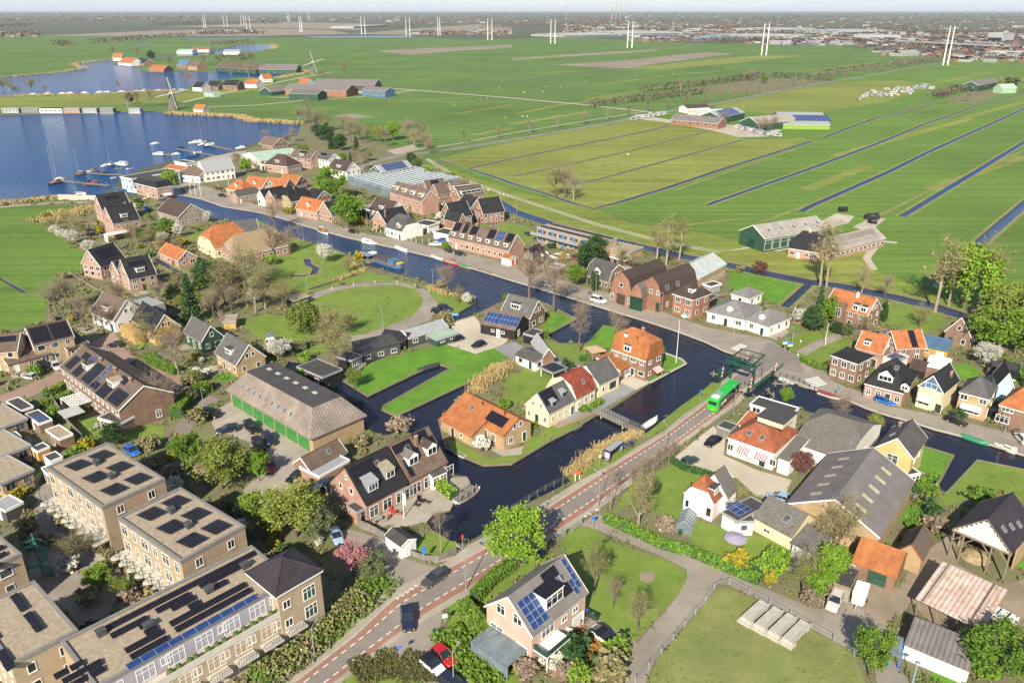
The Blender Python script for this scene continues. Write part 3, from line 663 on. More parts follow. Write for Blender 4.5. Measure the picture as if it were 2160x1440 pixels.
   if roof.name.endswith('tiles'):
    e.tube(v[-2],v[-1],.12)
    for k in((0,-2),(3,-2),(1,-1),(2,-1))if typ=='hip' else((4,-2),(7,-2),(5,-1),(6,-1)):e.tube(v[k[0]],v[k[1]],.11)
    s.part_obj(e,'ridge_tiles',roof,s.roof)
  elif typ=='frustum':
   x2,y2,i=L/2,Wd/2,inset;j=i*hip;s.P=[(-y2,he),(-y2+i,hr)]
   v=[(-x2,-y2,he),(x2,-y2,he),(x2,y2,he),(-x2,y2,he),(-x2+j,-y2+i,hr),(x2-j,-y2+i,hr),(x2-j,y2-i,hr),(-x2+j,y2-i,hr)]
   s.roof=s.part_obj(MB().add(v,[(0,1,5,4),(1,2,6,5),(2,3,7,6),(3,0,4,7),(3,2,1,0)]),rname,roof)
   s.part_obj(MB().box(-x2+j-.1,x2-j+.1,-y2+i-.1,y2-i+.1,hr-.1,hr+.06),'flat_roof',rim or BITUMEN)
   if wall:s.part_obj(MB().box(-l2,l2,-w2,w2,zb,he-.02),wname,wall)
  elif typ=='flat':
   x2,y2=L/2,Wd/2;s.P=[(-y2,he),(y2,he)];s.l2,s.w2=x2-ov,y2-ov
   if wall:s.part_obj(MB().box(-x2+ov,x2-ov,-y2+ov,y2-ov,zb,he-.5),wname,wall)
   k=rimw
   s.roof=s.part_obj(MB().box(-x2+k,x2-k,-y2+k,y2-k,he-.5,he-parapet*.7),rname,roof)
   rm=rim or trim or LEAD;mb=MB()
   mb.box(-x2,x2,-y2,-y2+k,he-.52,he).box(-x2,x2,y2-k,y2,he-.52,he).box(-x2,-x2+k,-y2+k,y2-k,he-.52,he).box(x2-k,x2,-y2+k,y2-k,he-.52,he)
   s.part_obj(mb,'roof_edge',rm)
  if gut and trim and typ in('gable','gambrel','hip','jerkin','frustum'):
   g=MB()
   for q in(-1,1):g.box(-L/2+.1,L/2-.1,q*Wd/2-(.13 if q>0 else-.02),q*Wd/2+(-.02 if q>0 else .13),he-.28,he-.06)
   if typ in('hip','frustum'):
    for q in(-1,1):g.box(q*L/2-(.13 if q>0 else-.02),q*L/2+(-.02 if q>0 else .13),-Wd/2+.14,Wd/2-.14,he-.28,he-.06)
   s.part_obj(g,'gutter',trim)
 def clipped(s,P,L,mh):
  """gambrel roof whose upper slopes are hipped at both ends"""
  x=L/2;k=x-mh
  v=[(q*x,p[0],p[1])for q in(-1,1)for p in(P[0],P[1],P[3],P[4])]+[(-k,0,P[2][1]),(k,0,P[2][1]),(-x,0,P[1][1]-.1),(x,0,P[1][1]-.1)]
  return MB().add(v,[(0,4,5,1),(1,5,9,8),(6,2,8,9),(7,3,2,6),(1,8,2),(6,9,5),(1,2,3,0),(5,4,7,6)])
 def part_obj(s,mb,name,m,parent=None,M=None):
  o=mb.obj(name,m)
  s.attach(o,parent,M);return o
 def attach(s,o,parent=None,M=None):
  M=M if M is not None else Matrix()
  if parent is None:o.parent=s.root;o.matrix_local=s.off@M
  elif parent is s.roof:o.parent=parent;o.matrix_local=M
  else:o.parent=parent;o.matrix_local=M
 def put(s,name,me,M,parent=None):
  o=bpy.data.objects.new(name,me);C.objects.link(o)
  if parent is s.roof:o.parent=parent;o.matrix_local=M
  else:s.attach(o,parent,M)
  return o
 def sides(s):
  r=[]
  for k,a,d in(('s',-math.pi/2,s.w2),('e',0,s.l2),('n',math.pi/2,s.w2),('w',math.pi,s.l2)):
   d2=s.rz+a;nrm=Vector((math.cos(d2),math.sin(d2),0))
   if nrm.dot(-(s.c+nrm*d))>0:r.append(k)
  return r
 def wallM(s,side,x,z,out=.0):
  """frame on a wall: x along it, y up, z outwards"""
  if side=='s':return T(x,-s.w2-out,z)@Matrix.Rotation(math.pi/2,4,'X')
  if side=='n':return T(x,s.w2+out,z)@RZ(math.pi)@Matrix.Rotation(math.pi/2,4,'X')
  jk=.03+(s.L/2-s.l2)if s.typ=='jerkin' else 0
  if side=='e':return T(s.l2+out+jk,x,z)@RZ(math.pi/2)@Matrix.Rotation(math.pi/2,4,'X')
  return T(-s.l2-out-jk,x,z)@RZ(-math.pi/2)@Matrix.Rotation(math.pi/2,4,'X')
 def window(s,side,x,z,w=1.2,h=1.3,nm=2,glass=None,trim=None,M=None):
  w,h=rnd1(w),rnd1(h);trim=trim or s.trim or TRIM
  glass=glass or R.choice((GLASS,GLASS,CURTAIN))
  M=M if M is not None else s.wallM(side,x,z)
  if s.near:
   o=s.put('window',pane_mesh(w,h,glass),M)
   f=bpy.data.objects.new('frame',win_frame(w,h,nm,trim));C.objects.link(f);f.parent=o
   if h<1.9:
    q=bpy.data.objects.new('sill',box_mesh('sill',(w+.1,.07,.16),CONCRETE if trim is TRIM else trim,(0,-h/2-.04,.06)));C.objects.link(q);q.parent=o
  else:o=s.put('window',win_frame(w,h,nm,trim,glass),M)
  return o
 def row(s,side,n,z,w=1.2,h=1.3,nm=2,a=-1,b=1,skip=(),glass=None,trim=None):
  half=s.l2 if side in 'sn' else s.w2
  for i in range(n):
   if i in skip:continue
   t=(a+(b-a)*(i+.5)/n);s.window(side,t*half,z,w,h,nm,glass,trim)
 def door(s,side,x,w=1.0,h=2.1,m=None,frame=True,name='door',z0=0.0):
  m=m or R.choice((DOORDK,DOORWHITE,TRIMDK))
  M=s.wallM(side,x,z0+h/2)
  o=s.put(name,box_mesh(name,(rnd1(w),rnd1(h),.08),m),M)
  if frame and s.near:
   f=bpy.data.objects.new('frame',cached(('df',rnd1(w),rnd1(h)),lambda:ring_mb(MB(),rnd1(w)+.16,rnd1(h)+.1,.09,-.02,.09).mesh('frame',TRIM)));C.objects.link(f);f.parent=o
  return o
 def slopeM(s,side,x,f):
  """frame on a roof slope, f from eave (0) to ridge (1): x level, y up the slope, z outwards"""
  if s.typ=='flat':return T(x,(f-.5)*s.W,s.he-.14)
  P=s.P if side=='s' else[(-p[0],p[1])for p in s.P[::-1]]
  seg=[q for q in zip(P,P[1:])if q[1][1]>q[0][1]]
  tot=sum(math.dist(a,b)for a,b in seg);d=f*tot
  for a,b in seg:
   k=math.dist(a,b)
   if d<=k+1e-6:break
   d-=k
  r=d/k;y,z=a[0]+(b[0]-a[0])*r,a[1]+(b[1]-a[1])*r
  ang=math.atan2(b[1]-a[1],b[0]-a[0])
  M=T(x,y,z)@Matrix.Rotation(ang,4,'X')
  if side=='n':M=T(x,-y,z)@RZ(math.pi)@Matrix.Rotation(ang,4,'X')
  return M
 def panels(s,side,x,f,nx,ny,m=None,pw=1.0,ph=1.65,gap=.03,skip=()):
  m=m or PANELBK;M=s.slopeM(side,x,f);me=panel_mesh(pw,ph,m)
  for i in range(nx):
   for j in range(ny):
    if(i,j)in skip:continue
    s.put('solar_panel',me,M@T((i-(nx-1)/2)*(pw+gap),(j-(ny-1)/2)*(ph+gap),.03))
 def skylight(s,side,x,f,w=.8,h=1.1,m=None):
  me=cached(('sky',w,h,m.name if m else 0),lambda:ring_mb(MB().box(-w/2+.05,w/2-.05,-h/2+.05,h/2-.05,0,.08,0),w,h,.08,-.02,.12,1).mesh('skylight',[m or CURTAIN,ALU]))
  return s.put('skylight',me,s.slopeM(side,x,f))
 def chimney(s,x,y,h=1.2,w=.6,d=.45,m=None,z=None):
  m=m or CHIMN
  if z is None:
   z=s.hr if s.typ in('flat','mono')else s.he+(s.hr-s.he)*(1-abs(y)/(s.W/2))
  me=cached(('chim',h,w,d,m.name),lambda:MB().box(-w/2,w/2,-d/2,d/2,-1.2,h).box(-w/2-.05,w/2+.05,-d/2-.05,d/2+.05,h,h+.09,1).tube((-w*.2,0,h+.09),(-w*.2,0,h+.4),.1,.09,6,2).tube((w*.2,0,h+.09),(w*.2,0,h+.4),.1,.09,6,2).mesh('chimney',[m,CONCRETE,BRICK_RED]))
  return s.put('chimney',me,T(x,y,z),s.roof)
 def pipe(s,side,x,f):
  me=cached('pipe',lambda:MB().tube((0,0,0),(0,0,.7),.09).tube((0,0,.7),(0,0,.85),.15,.15).mesh('vent_pipe',BLACKM))
  p=s.slopeM(side,x,f).translation;return s.put('vent_pipe',me,T(*p),s.roof)
 def dormer(s,side,x,f,w=1.8,h=1.3,kind='flat',m=None,trim=None,nm=2,roof=None,glass=None,bw=None):
  """box with a window on a slope; its foot stands at fraction f of the slope"""
  m=m or TRIM;trim=trim or TRIM;roof=roof or BITUMEN
  P=s.P;run=abs(P[0][0]);rise=s.hr-s.he
  M=s.slopeM(side,x,f);p=M.translation
  ang=math.atan2(rise,run)if s.typ!='gambrel' else math.atan2(P[1][1]-P[0][1],P[1][0]-P[0][0])
  dep=min(h/math.tan(ang)+.25,run*1.1)
  F=T(*p)@(Matrix()if side=='s' else RZ(math.pi))
  w2=w/2;mb=MB()
  mb.box(-w2,w2,0,dep,-.3,h,0)
  if kind=='flat':mb.box(-w2-.12,w2+.12,-.15,dep+.05,h,h+.10,1).box(-w2-.06,w2+.06,-.09,dep+.02,h+.101,h+.16,2)
  elif kind=='shed':
   dz=dep*.35
   mb.add([(-w2-.1,-.15,h),(w2+.1,-.15,h),(w2+.1,dep+.5,h+dz),(-w2-.1,dep+.5,h+dz),(-w2-.1,-.15,h+.1),(w2+.1,-.15,h+.1),(w2+.1,dep+.5,h+dz+.1),(-w2-.1,dep+.5,h+dz+.1)],[(3,2,1,0),(4,5,6,7),(0,1,5,4),(1,2,6,5),(2,3,7,6),(3,0,4,7)],2)
   mb.add([(-w2,.02,h),(-w2,dep,h),(-w2,dep,h+dz)],[(0,1,2)],0);mb.add([(w2,.02,h),(w2,dep,h),(w2,dep,h+dz)],[(2,1,0)],0)
  else:
   g=w2*.8;e=dep+g/math.tan(ang)
   mb.add([(-w2,0,h),(w2,0,h),(0,0,h+g),(-w2,dep,h),(w2,dep,h),(0,e,h+g)],[(0,1,2),(4,3,5)],0)
   for q in(-1,1):
    mb.add([(q*(w2+.12),-.12,h-.08),(0,-.12,h+g+.04),(0,e,h+g+.04),(q*(w2+.12),dep,h-.08),(q*(w2+.12),-.12,h+.02),(0,-.12,h+g+.14),(0,e,h+g+.14),(q*(w2+.12),dep,h+.02)],[(0,1,2,3),(7,6,5,4),(0,4,5,1),(1,5,6,2),(2,6,7,3),(3,7,4,0)],2)
  o=mb.obj('dormer',[m,trim,roof]);s.attach(o,None,F)
  me=win_frame(rnd1(w-.3),rnd1(h-.3),nm,trim,glass or GLASS)
  q=bpy.data.objects.new('dormer_window',me);C.objects.link(q);q.parent=o
  q.matrix_local=T(0,-.02,h/2)@Matrix.Rotation(math.pi/2,4,'X')
  return o
 def awning(s,side,x,z,w=2.6,d=1.3,drop=.7,col=None):
  """striped canvas awning pulled out over a window"""
  mb=MB();n=max(6,int(w/.22))
  for i in range(n):
   a,b=-w/2+w*i/n,-w/2+w*(i+1)/n
   mb.add([(a,0,.05),(b,0,.05),(b,-drop,d),(a,-drop,d),(b,-drop-.25,d),(a,-drop-.25,d)],[(0,1,2,3),(3,2,4,5)],i%2)
  o=mb.obj('awning',[col or CANVAS,TRIM]);s.attach(o,None,s.wallM(side,x,z));return o
 def auto(s,up=True,w=1.2,h=1.35,gap=2.7,door=True,storeys=None,glass=None,trim=None,sides=None,low=None):
  """windows by storey on the walls one can see, a door among them, one or two in the gable"""
  st=storeys or max(1,round(s.he/2.8))
  for side in(sides or s.sides()):
   half=s.l2 if side in 'sn' else s.w2
   n=max(1,int(2*half/gap));dk=R.randrange(n)if door and n>1 else-1
   for k in range(st):
    z=min(.95+h/2+2.75*k,s.he-h/2-.25)
    for i in range(n):
     x=half*(-1+2*(i+.5)/n)
     if k==0 and i==dk:s.door(side,x)
     else:s.window(side,x,z,w*R.choice((.8,1,1,1.4)),h,R.choice((1,2,2)),glass,trim)
    door=door if k else False
   if side in 'ew' and up and s.typ in('gable','gambrel','jerkin')and s.hr-s.he>2.0:
    z=s.he+(s.hr-s.he)*.36
    wid=s.W*(1-.5)if s.typ=='gable' else s.W*.7
    for x in((-.8,.8)if wid>3.4 else(0,)):s.window(side,x,z,.9,1.2,1,glass,trim)
  return s
def H(*a,**k):return House(*a,**k)
# ================================================================ BUILDINGS
# ---- the flats with solar panels on gravel roofs
APT=dict(trim=TRIM,rim=mat('roof_edge_capping',(.20,.19,.18),.15,.8,.8),ov=.05,parapet=.35,rimw=.45)
def pv_rows(h,x,y,n,m,rows,dy=1.55,pw=1.55,shift=0):
 """rows of black panels on low tilted stands on a flat roof"""
 me=panel_mesh(pw,1.05,PANELBK)
 for j in range(rows):
  for i in range(n):
   h.put('solar_panel',me,T(x+(i-(n-1)/2)*(pw+.02)+j*shift,y+(j-(rows-1)/2)*dy*.8,h.he-.02)@Matrix.Rotation(rad(9),4,'X'))
def pv_grid(h,x,y):
 me=panel_mesh(.6,1.45,PANELBK)
 for i in range(5):
  for j in range(2):h.put('solar_panel',me,T(x+(i-2)*.63,y+(j-.5)*1.47+(i-2)*.1,h.he-.05)@Matrix.Rotation(rad(-9),4,'Y'))
def pv_line(h,s,m=PANELBK,pw=1.55,ph=.95,ox=0,oy=1080,k=4.0):
 """a row of panels on a flat roof between two roof points"""
 n=[float(v)for v in s.split()];a=h.Minv@G(ox+n[0]/k,oy+n[1]/k,h.he);b=h.Minv@G(ox+n[2]/k,oy+n[3]/k,h.he);c=max(1,round(abs(b.x-a.x)/(pw+.02)));x0,x1=min(a.x,b.x),max(a.x,b.x);y=(a.y+b.y)/2
 for i in range(c):h.put('solar_panel',panel_mesh(pw,ph,m),T(x0+(i+.5)*(x1-x0)/c,y,h.he-.02)@Matrix.Rotation(rad(10),4,'X'))
def vent_box(h,x,y):h.put('roof_vent',cached('ventbox',lambda:MB().box(-.5,.5,-.4,.4,0,.75).box(-.6,.6,-.5,.5,.75,.85).mesh('roof_vent',DARKGREY)),T(x,y,h.he-.2),h.roof)
a1=H('a1','apartment_block','beige brick flats with six solar arrays on a gravel roof, behind the row gardens','beige flats by the row gardens','apartment block','96 984 215 1069 350 1009',9,9,'flat',BRICK_BEIGE,GRAVELROOF,**APT)
a2=H('a2','apartment_block','beige brick flats with six solar arrays, middle block beside the walled courtyard','middle beige flats','apartment block','247 1090 381 1183 516 1107',9,9,'flat',BRICK_BEIGE,GRAVELROOF,**APT)
a3=H('a3','apartment_wing','long beige and lilac flats with balconies and blue solar strip along the roof edge','long beige flats','apartment block','200 1450 618 1219 567 1130',9,9,'flat',BRICK_BEIGE,GRAVELROOF,**APT)
a4=H('a4','apartment_block','beige flats with gravel roof and dark solar rows at the courtyard corner','corner beige flats','apartment block','165 1327 72 1222 -60 1290',9,9,'flat',BRICK_BEIGE,GRAVELROOF,**APT)
a5=H('a5','apartment_block','beige flats whose end wall faces the green spiral stair','flats by the spiral stair','apartment block','-120 1245 46 1166 -40 1075',9,9,'flat',BRICK_BEIGE,GRAVELROOF,**APT)
for h in(a1,a2):
 for a in(.19,.51,.82):
  for b in(.23,-.15):pv_grid(h,(a-.5)*h.L,b*h.W)
 vent_box(h,h.L*.12,0);vent_box(h,-h.L*.2,.6)
 for sd in h.sides():
  L=h.l2 if sd in 'sn' else h.w2
  n=6 if L>7 else 2
  for z in(7.2,4.3):
   for i in range(n):
    x=L*(-1+2*(i+.5)/n)
    h.window(sd,x,z,1.2 if n==2 else(1.7,1.0,1.9,1.2,1.8,1.1)[i],1.5 if n==2 else 1.9,2)
  if n==2:
   for k in range(5):h.put('brick_band',box_mesh('brick_band',(rnd1(2*L),.10,.05),BRICK_PINK),h.wallM(sd,0,8.3-k*.4))
   # long wing: blue strip, black rows, front facade with lilac top storey, frames, balconies
h=a3;fs='s'
for s in('900 990 2150 330','940 1045 1240 890','1320 835 1600 690','1440 815 1650 715','1590 805 1690 755','1690 630 2020 455','1740 675 1910 580','1440 945 2070 605','1490 1000 2110 645','1170 975 1280 915','1220 1025 1330 965','1060 1170 1370 1005','1110 1230 1410 1050','450 1390 720 1260','530 1420 860 1265','600 1450 900 1315'):pv_line(h,s)
pv_line(h,'1080 1320 2160 700',PANELBL,1.7,1.05)
for x,y in((-9,2.9),(-4.5,-.2),(4,.6),(9.8,1.6)):vent_box(h,x,y)
h.put('lilac_storey',box_mesh('lilac_storey',(rnd1(h.L-1),2.5,.06),LILAC),h.wallM('s',0,7.25))
LEDGE=mat('balcony_slab',(.50,.47,.42),.1,1,.8)
h.put('roof_terrace',MB().box(-h.L/2+.3,h.L/2-.3,-h.W/2-1.5,-h.W/2,5.55,5.9).box(-h.L/2+.3,h.L/2-.3,-h.W/2-1.6,-h.W/2-1.5,5.5,6.5).mesh('roof_terrace',LEDGE),T(0,0,0))
h.put('lower_front',MB().box(-h.L/2+.3,h.L/2-.3,-h.W/2-1.5,-h.W/2+.02,0,5.54).mesh('lower_front',BRICK_BEIGE),T(0,0,0))
nb=7
for i in range(nb):
 x=-h.L/2+(i+.5)*h.L/nb
 h.window('s',x,7.1,2.3,2.1,3,GREENGLASS);h.window('s',x+2.4,7.4,1.2,1.2,2,GREENGLASS)if i%2 else None
 for z in(1.6,4.3):h.window('s',0,0,2.3,2.0,3,GREENGLASS,M=h.wallM('s',x+.4,z,1.5));h.window('s',0,0,1.2,1.3,2,M=h.wallM('s',x-2.1,z+.2,1.5))
 b=MB().box(x-1.2,x+1.6,-h.W/2-3.0,-h.W/2-1.52,2.75,2.95)
 for q in range(9):b.box(x-1.2+q*.345,x-1.16+q*.345,-h.W/2-3.0,-h.W/2-2.96,2.95,3.9,1)
 b.box(x-1.2,x+1.6,-h.W/2-3.01,-h.W/2-2.95,3.9,3.95,1)
 s_=h.put('balcony',b.mesh('balcony',[LEDGE,BLACKM]),T(0,0,0))
 for q in range(R.choice((1,2,3))):
  h.put('planter',cached(('planter',q),lambda:MB().box(-.5,.5,-.2,.2,0,.35).lathe([(.1,.3),(.45,.5),(.35,.8),(.08,.95)],7,1).mesh('planter',[mat('terracotta',(.35,.13,.07),.2,2,.8),mat('potted_green',(.06,.12,.03),.5,3,.9)])),T(x-1.6+q*1.3+R.uniform(-.3,.3),-h.W/2-1.1,5.9))
for s in('30 765 230 670','60 805 260 710','90 850 290 750','140 920 350 830','180 970 390 875','215 1025 420 915','-90 1250 120 1145','-60 1300 155 1190','-30 1350 185 1240','-160 1100 40 1005'):pv_line(a4,s)
for s in('-160 420 20 290','-130 470 40 350','-100 520 40 440'):pv_line(a5,s,oy=1075)
for h in(a4,a5):
 h.auto(up=False,door=False,gap=3.4)
tw=H('tw','hip_roof_tower','beige stair tower under a purple-black pyramid roof at the end of the flats','pyramid roofed tower','apartment block','515 1206 581 1260 681 1199',9.3,11.6,'hip',BRICK_BEIGE,PURPLETILE,ov=.45)
for sd in('s','e','w'):
 for z in(6.9,3.8):
  if sd=='e' or sd=='s':
   tw.window(sd,1.3,z,2.0 if sd=='e' else 1.6,2.1,3,GREENGLASS)
   tw.window(sd,-2.2,z+.2,1.2,1.3,2)
ex=H('ex','stair_turret','small brick roof turret with gravel top where the flats meet',None,'roof turret','375 1316 430 1376 656 1345',0,0,'flat',None,GRAVELROOF,**APT)if 0 else None
# wavy gallery decks along blocks 1 and 2
for h in(a1,a2):
 sd=[q for q in h.sides()if(h.L if q in 'sn' else h.W)>15]
 sd=sd[0]if sd else 's'
 L=h.l2 if sd in 'sn' else h.w2;M0=h.wallM(sd,0,0)
 pts=[(-L,0)]+[(-L+2*L*i/60,2.0+.55*math.sin(i*2*math.pi/8))for i in range(61)]+[(L,0)]
 mb=MB();n=len(pts)
 mb.add([(p[0],2.75,p[1])for p in pts]+[(p[0],3.0,p[1])for p in pts],[tuple(range(n)),tuple(range(2*n-1,n-1,-1))]+[(i,n+i,n+(i+1)%n,(i+1)%n)for i in range(n)])
 h.put('gallery_deck',mb.mesh('gallery_deck',LEDGE),M0)
 rl=MB()
 for i in range(60):
  a,b=pts[i+1],pts[i+2]
  for z in(3.5,4.0):rl.tube((a[0],z,a[1]),(b[0],z,b[1]),.025,n=4,cap=False)
  if i%4==0:rl.tube((a[0],0 if i%8==0 else 3,a[1]),(a[0],4.0 if i%8 else 5.4,a[1]),.05 if i%8==0 else .03,n=4)
 h.put('gallery_railing',rl.mesh('gallery_railing',TRIMDK),M0)
 # ---- villa with the blue panels at the road bend
h=H('villa','detached_house','pink brick house with ribbed roof carrying blue solar panels and a big black dormer','solar panelled villa','house','1021 1277 1124 1344 1235 1245',5.2,9.3,'gable',mat('pale_pink_brick',(.55,.40,.33),.12,.5,.9,.2,'brick'),mat('ribbed_brown_sheets',(.21,.185,.18),.15,.5,.6,.8,'sheet',uvs=1.1),ridge='n')
sd='s' if abs(math.cos(h.rz))>0 else 'n'
h.panels('s',-h.L*.5+2.2,.44,3,4,PANELBL,1.05,1.02);h.panels('s',h.L*.5-.8,.58,1,4,PANELBL,.8,1.1);h.panels('s',h.L*.5-1.65,.3,1,2,PANELBL,.8,1.1)
h.panels('s',h.L*.15,.84,3,1,PANELBK,.95,1.5);h.panels('s',h.L*.24,.36,2,1,PANELBK,.9,1.5)
d=h.dormer('s',-.2,.26,3.8,2.0,roof=PANELBK,nm=3);h.skylight('s',h.L*.29,.62)
h.window('w',-1.6,6.3,1.5,1.6,2);h.window('w',1.4,6.3,1.5,1.6,2);h.window('w',2.2,2.2,2.4,1.8,2);h.window('w',-2.4,1.6,2.0,1.9,3)
h.door('s',h.l2-1.6,2.3,2.2,DOORWHITE,name='garage_door');h.window('s',1.0,3.6,1.2,1.0);h.window('s',3.4,3.6,1.2,1.0);h.window('s',-2.5,4.0,2.6,1.6,3)
hc=MB().box(-3.4,1.2,-2.4,0,2.6,2.8).box(-3.4,-3.3,-2.4,0,0,2.6)
h.put('balcony',MB().box(-h.l2+.3,-h.l2+5.2,-h.w2-2.3,-h.w2,2.5,2.75).box(-h.l2+.3,-h.l2+5.2,-h.w2-2.3,-h.w2-2.24,2.75,3.6,1).box(-h.l2+.3,-h.l2+.36,-h.w2-2.24,-h.w2,2.75,3.6,1).tube((-h.l2+5,-h.w2-2.2,0),(-h.l2+5,-h.w2-2.2,2.5),.07,mi=0).tube((-h.l2+.5,-h.w2-2.2,0),(-h.l2+.5,-h.w2-2.2,2.5),.07,mi=0).mesh('balcony',[TRIM,GREENGLASS]),T(0,0,0))
cv=MB()
for i in range(6):cv.box(-h.l2-4.0,-h.l2,-3.4+i*1.3,-3.33+i*1.3,2.3,2.4);cv.tube((-h.l2-3.9,-3.37+i*1.3,0),(-h.l2-3.9,-3.37+i*1.3,2.35),.05)
cv.box(-h.l2-4.0,-h.l2,-3.4,3.2,2.40,2.43,1);cv.box(-h.l2-4.02,-h.l2-3.97,-3.4,3.2,0.05,2.3,1)
h.put('glass_veranda',cv.mesh('glass_veranda',[ALU,GLASSHOUSE]),T(0,0,0))
h=H('wshed','garden_shed','white garden shed with slate-dark gable roof beside the curved fence','white canal shed','shed','811 1128 846 1153 874 1132',2.4,3.1,'gable',WHITE,BITUMEN,ov=.1);h.door('e',0,1.0,1.9,DOORWHITE)
# ---- four row houses by the canal basin
h=H('rowdk','row_house','pink row house pair under black tiles with two zinc dormers','black roofed row house','house','772 1066 862 1018',3.6,8.9,'gable',BRICK_PINK,BLACKTILE,W=10.5,trim=None)
h.dormer('s',-h.L*.22,.22,2.3,1.6,'shed',LEAD,TRIM,3,LEAD);h.dormer('s',h.L*.22,.30,2.1,1.6,'shed',LEAD,TRIM,2,GRAVELROOF);h.skylight('s',h.L*.12,.74,1.0,1.2)
h.panels('s',-h.L*.18,.70,5,2);h.window('w',-1.2,4.6,.9,1.2,1);h.window('w',1.8,4.4,.8,1.1,1);h.window('w',0,6.8,.6,.8,1)
for i in range(4):h.window('s',-h.l2+1.6+i*2.9,1.5,1.9,2.2,2)
k=H('rowdk2','extension','',None,'','752 1080 868 1022',2.8,0,'flat',BRICK_PINK,BITUMEN,W=3.0,part_of=h,ov=.1,trim=LEAD,wname='extension',rname='extension_roof')
for i in range(4):k.window('s',-k.l2+1.6+i*2.9,1.3,1.9,2.1,2)
h=H('rowbr','row_house','row house pair with brown tiled roof, black panels and two white balcony dormers','brown roofed row house','house','865 1016 946 975',3.6,9.1,'gable',BRICK_PINK,BROWNTILE,W=10.5,trim=None)
h.dormer('s',-h.L*.24,.32,2.3,1.7,'hipped',TRIM,TRIM,2,DKTHATCH);h.dormer('s',h.L*.25,.34,2.3,1.7,'hipped',TRIM,TRIM,2,DKBROWN)
h.panels('s',-h.L*.28,.82,4,1);h.panels('s',h.L*.20,.88,3,1);h.panels('s',-h.L*.15,.60,3,1);h.panels('s',h.L*.35,.66,2,1);h.panels('s',-h.L*.38,.30,1,2)
h.skylight('s',h.L*.22,.74,.9,1.1,flat_mat('pink_blind',(.75,.03,.16)));h.skylight('s',-h.L*.17,.74);h.skylight('s',-h.L*.33,.62);h.chimney(h.L*.02,-1.6,2.0)
for i in range(4):h.window('s',-h.l2+1.5+i*2.6,1.5,1.9,2.2,2)
k=H('rowbr2','sunroom','',None,'','912 1006 944 992',2.8,3.4,'mono',WHITE,GREYTILE,W=3.0,part_of=h,ov=.1,wname='sunroom',rname='sunroom_roof');k.row('s',2,1.4,1.4,1.9,2)
h=H('rowgar','garage','low brick garage with brown tiled gable roof by the barn yard','brick barn yard garage','garage','655 994 733 952',2.6,4.6,'gable',BRICK_BROWN,BROWNTILE,W=5);h.window('w',0,1.5,1.3,1.2,2);h.skylight('s',1.2,.55)
h=H('rowflat','flat_annex','flat grey roofed annex between the brick garage and the row houses',None,'annex','673 1004 738 968',2.7,2.7,'flat',BRICK_PINK,LEAD,W=5.5,ov=.1)
h=H('bar','boat_barn','long brown boat barn with flat dark top, sloping sheets and bright green doors','green door barn','barn','476 822 655 927 770 873',3.6,8.0,'frustum',BRICK_TAN,BARNROOF,inset=3.5,hip=1.1,trim=WOOD,ov=.7)
for i in range(7):
 w=h.L/7.6;h.door('s',-h.l2+2.6+i*w,w-.35,3.2,DOORGREEN,frame=False)
for i in range(9):h.skylight('s',-h.L*.34+i*2.3,.42,.7,1.1)
for i in range(6):h.put('roof_light',box_mesh('roof_light',(1.3,.8,.12),CONCRETE),T(-h.L*.3+i*3.4,.6,h.hr+.1))
# ---- orange house on the island and the cream row
h=H('orl','canal_house','orange tiled brick house with a black panel, on the lawn by the footbridge','orange island house','house','948 862 1061 921',3.4,5.9,'gable',BRICK_TAN,ORANGE,W=8.4,trim=None,ov=.45)
h.panels('s',h.L*.24,.55,5,2,pw=1.0,ph=1.2);h.skylight('s',-h.L*.2,.5);h.pipe('s',-h.L*.1,.82);h.pipe('s',h.L*.3,.85)
h.window('s',2.2,1.6,1.9,2.1,2);h.window('s',4.8,1.8,1.2,1.4,2,TRIMDK);h.auto(sides='e')
k=H('orl2','wing','',None,'','925 884 993 921',2.5,4.6,'mono',BRICK_TAN,ORANGE,W=4.4,part_of=h,trim=None,ov=.4,wname='wing_wall',rname='wing_roof');k.window('s',1.6,1.3,.9,.9,1);k.door('s',-1.0,1.0,2.0,DOORDK);k.window('e',0,1.4,1.2,1.1,1)
h=H('crm','cottage','cream cottage with grey roof, black solar field and two zinc dormers','cream cottage','house','1107 852 1158 873 1215 843',3.3,6.9,'gable',CREAM,GREYTILE,ridge='n',ov=.2)
h.panels('s',-h.L*.22,.66,4,2);h.dormer('s',-h.L*.22,.2,1.3,1.0,'shed',LEAD,TRIMDK,2,LEAD);h.dormer('s',h.L*.22,.36,1.3,1.0,'shed',LEAD,TRIMDK,2,LEAD)
for x in(-2.2,0,2.2):h.window('w',x,1.5,.9,1.3,2)if x else h.door('w',x,1,2.1,DOORDK)
for x in(-1,1):h.window('w',x,4.3,.8,1.1,2)
for i in range(5):h.window('s',-h.l2+1.3+i*2.2,1.5,.8,1.3,2)if i!=3 else h.door('s',-h.l2+1.3+i*2.2,1,2.1,DOORDK)
h=H('redm','cottage','cottage with dark red gambrel roof between the cream and grey cottages','red gambrel cottage','house','1216 842 1259 818',3.2,7.2,'gambrel',CREAM,REDTILE,W=8.4,ov=.25);h.skylight('s',.3,.45);h.auto(sides='s',gap=2.2)
h=H('gryg','cottage','pale cottage with plain grey gable roof beside the orange annex','grey roofed cottage','house','1264 812 1309 790',3.2,6.6,'gable',CREAM,GREYTILE,W=8.0,ov=.25);h.window('s',1.4,1.5,2.2,1.5,3,trim=TRIMDK);h.window('s',-2,1.5,.9,1.2,1);h.window('w',0,1.6,1.0,1.2,1)
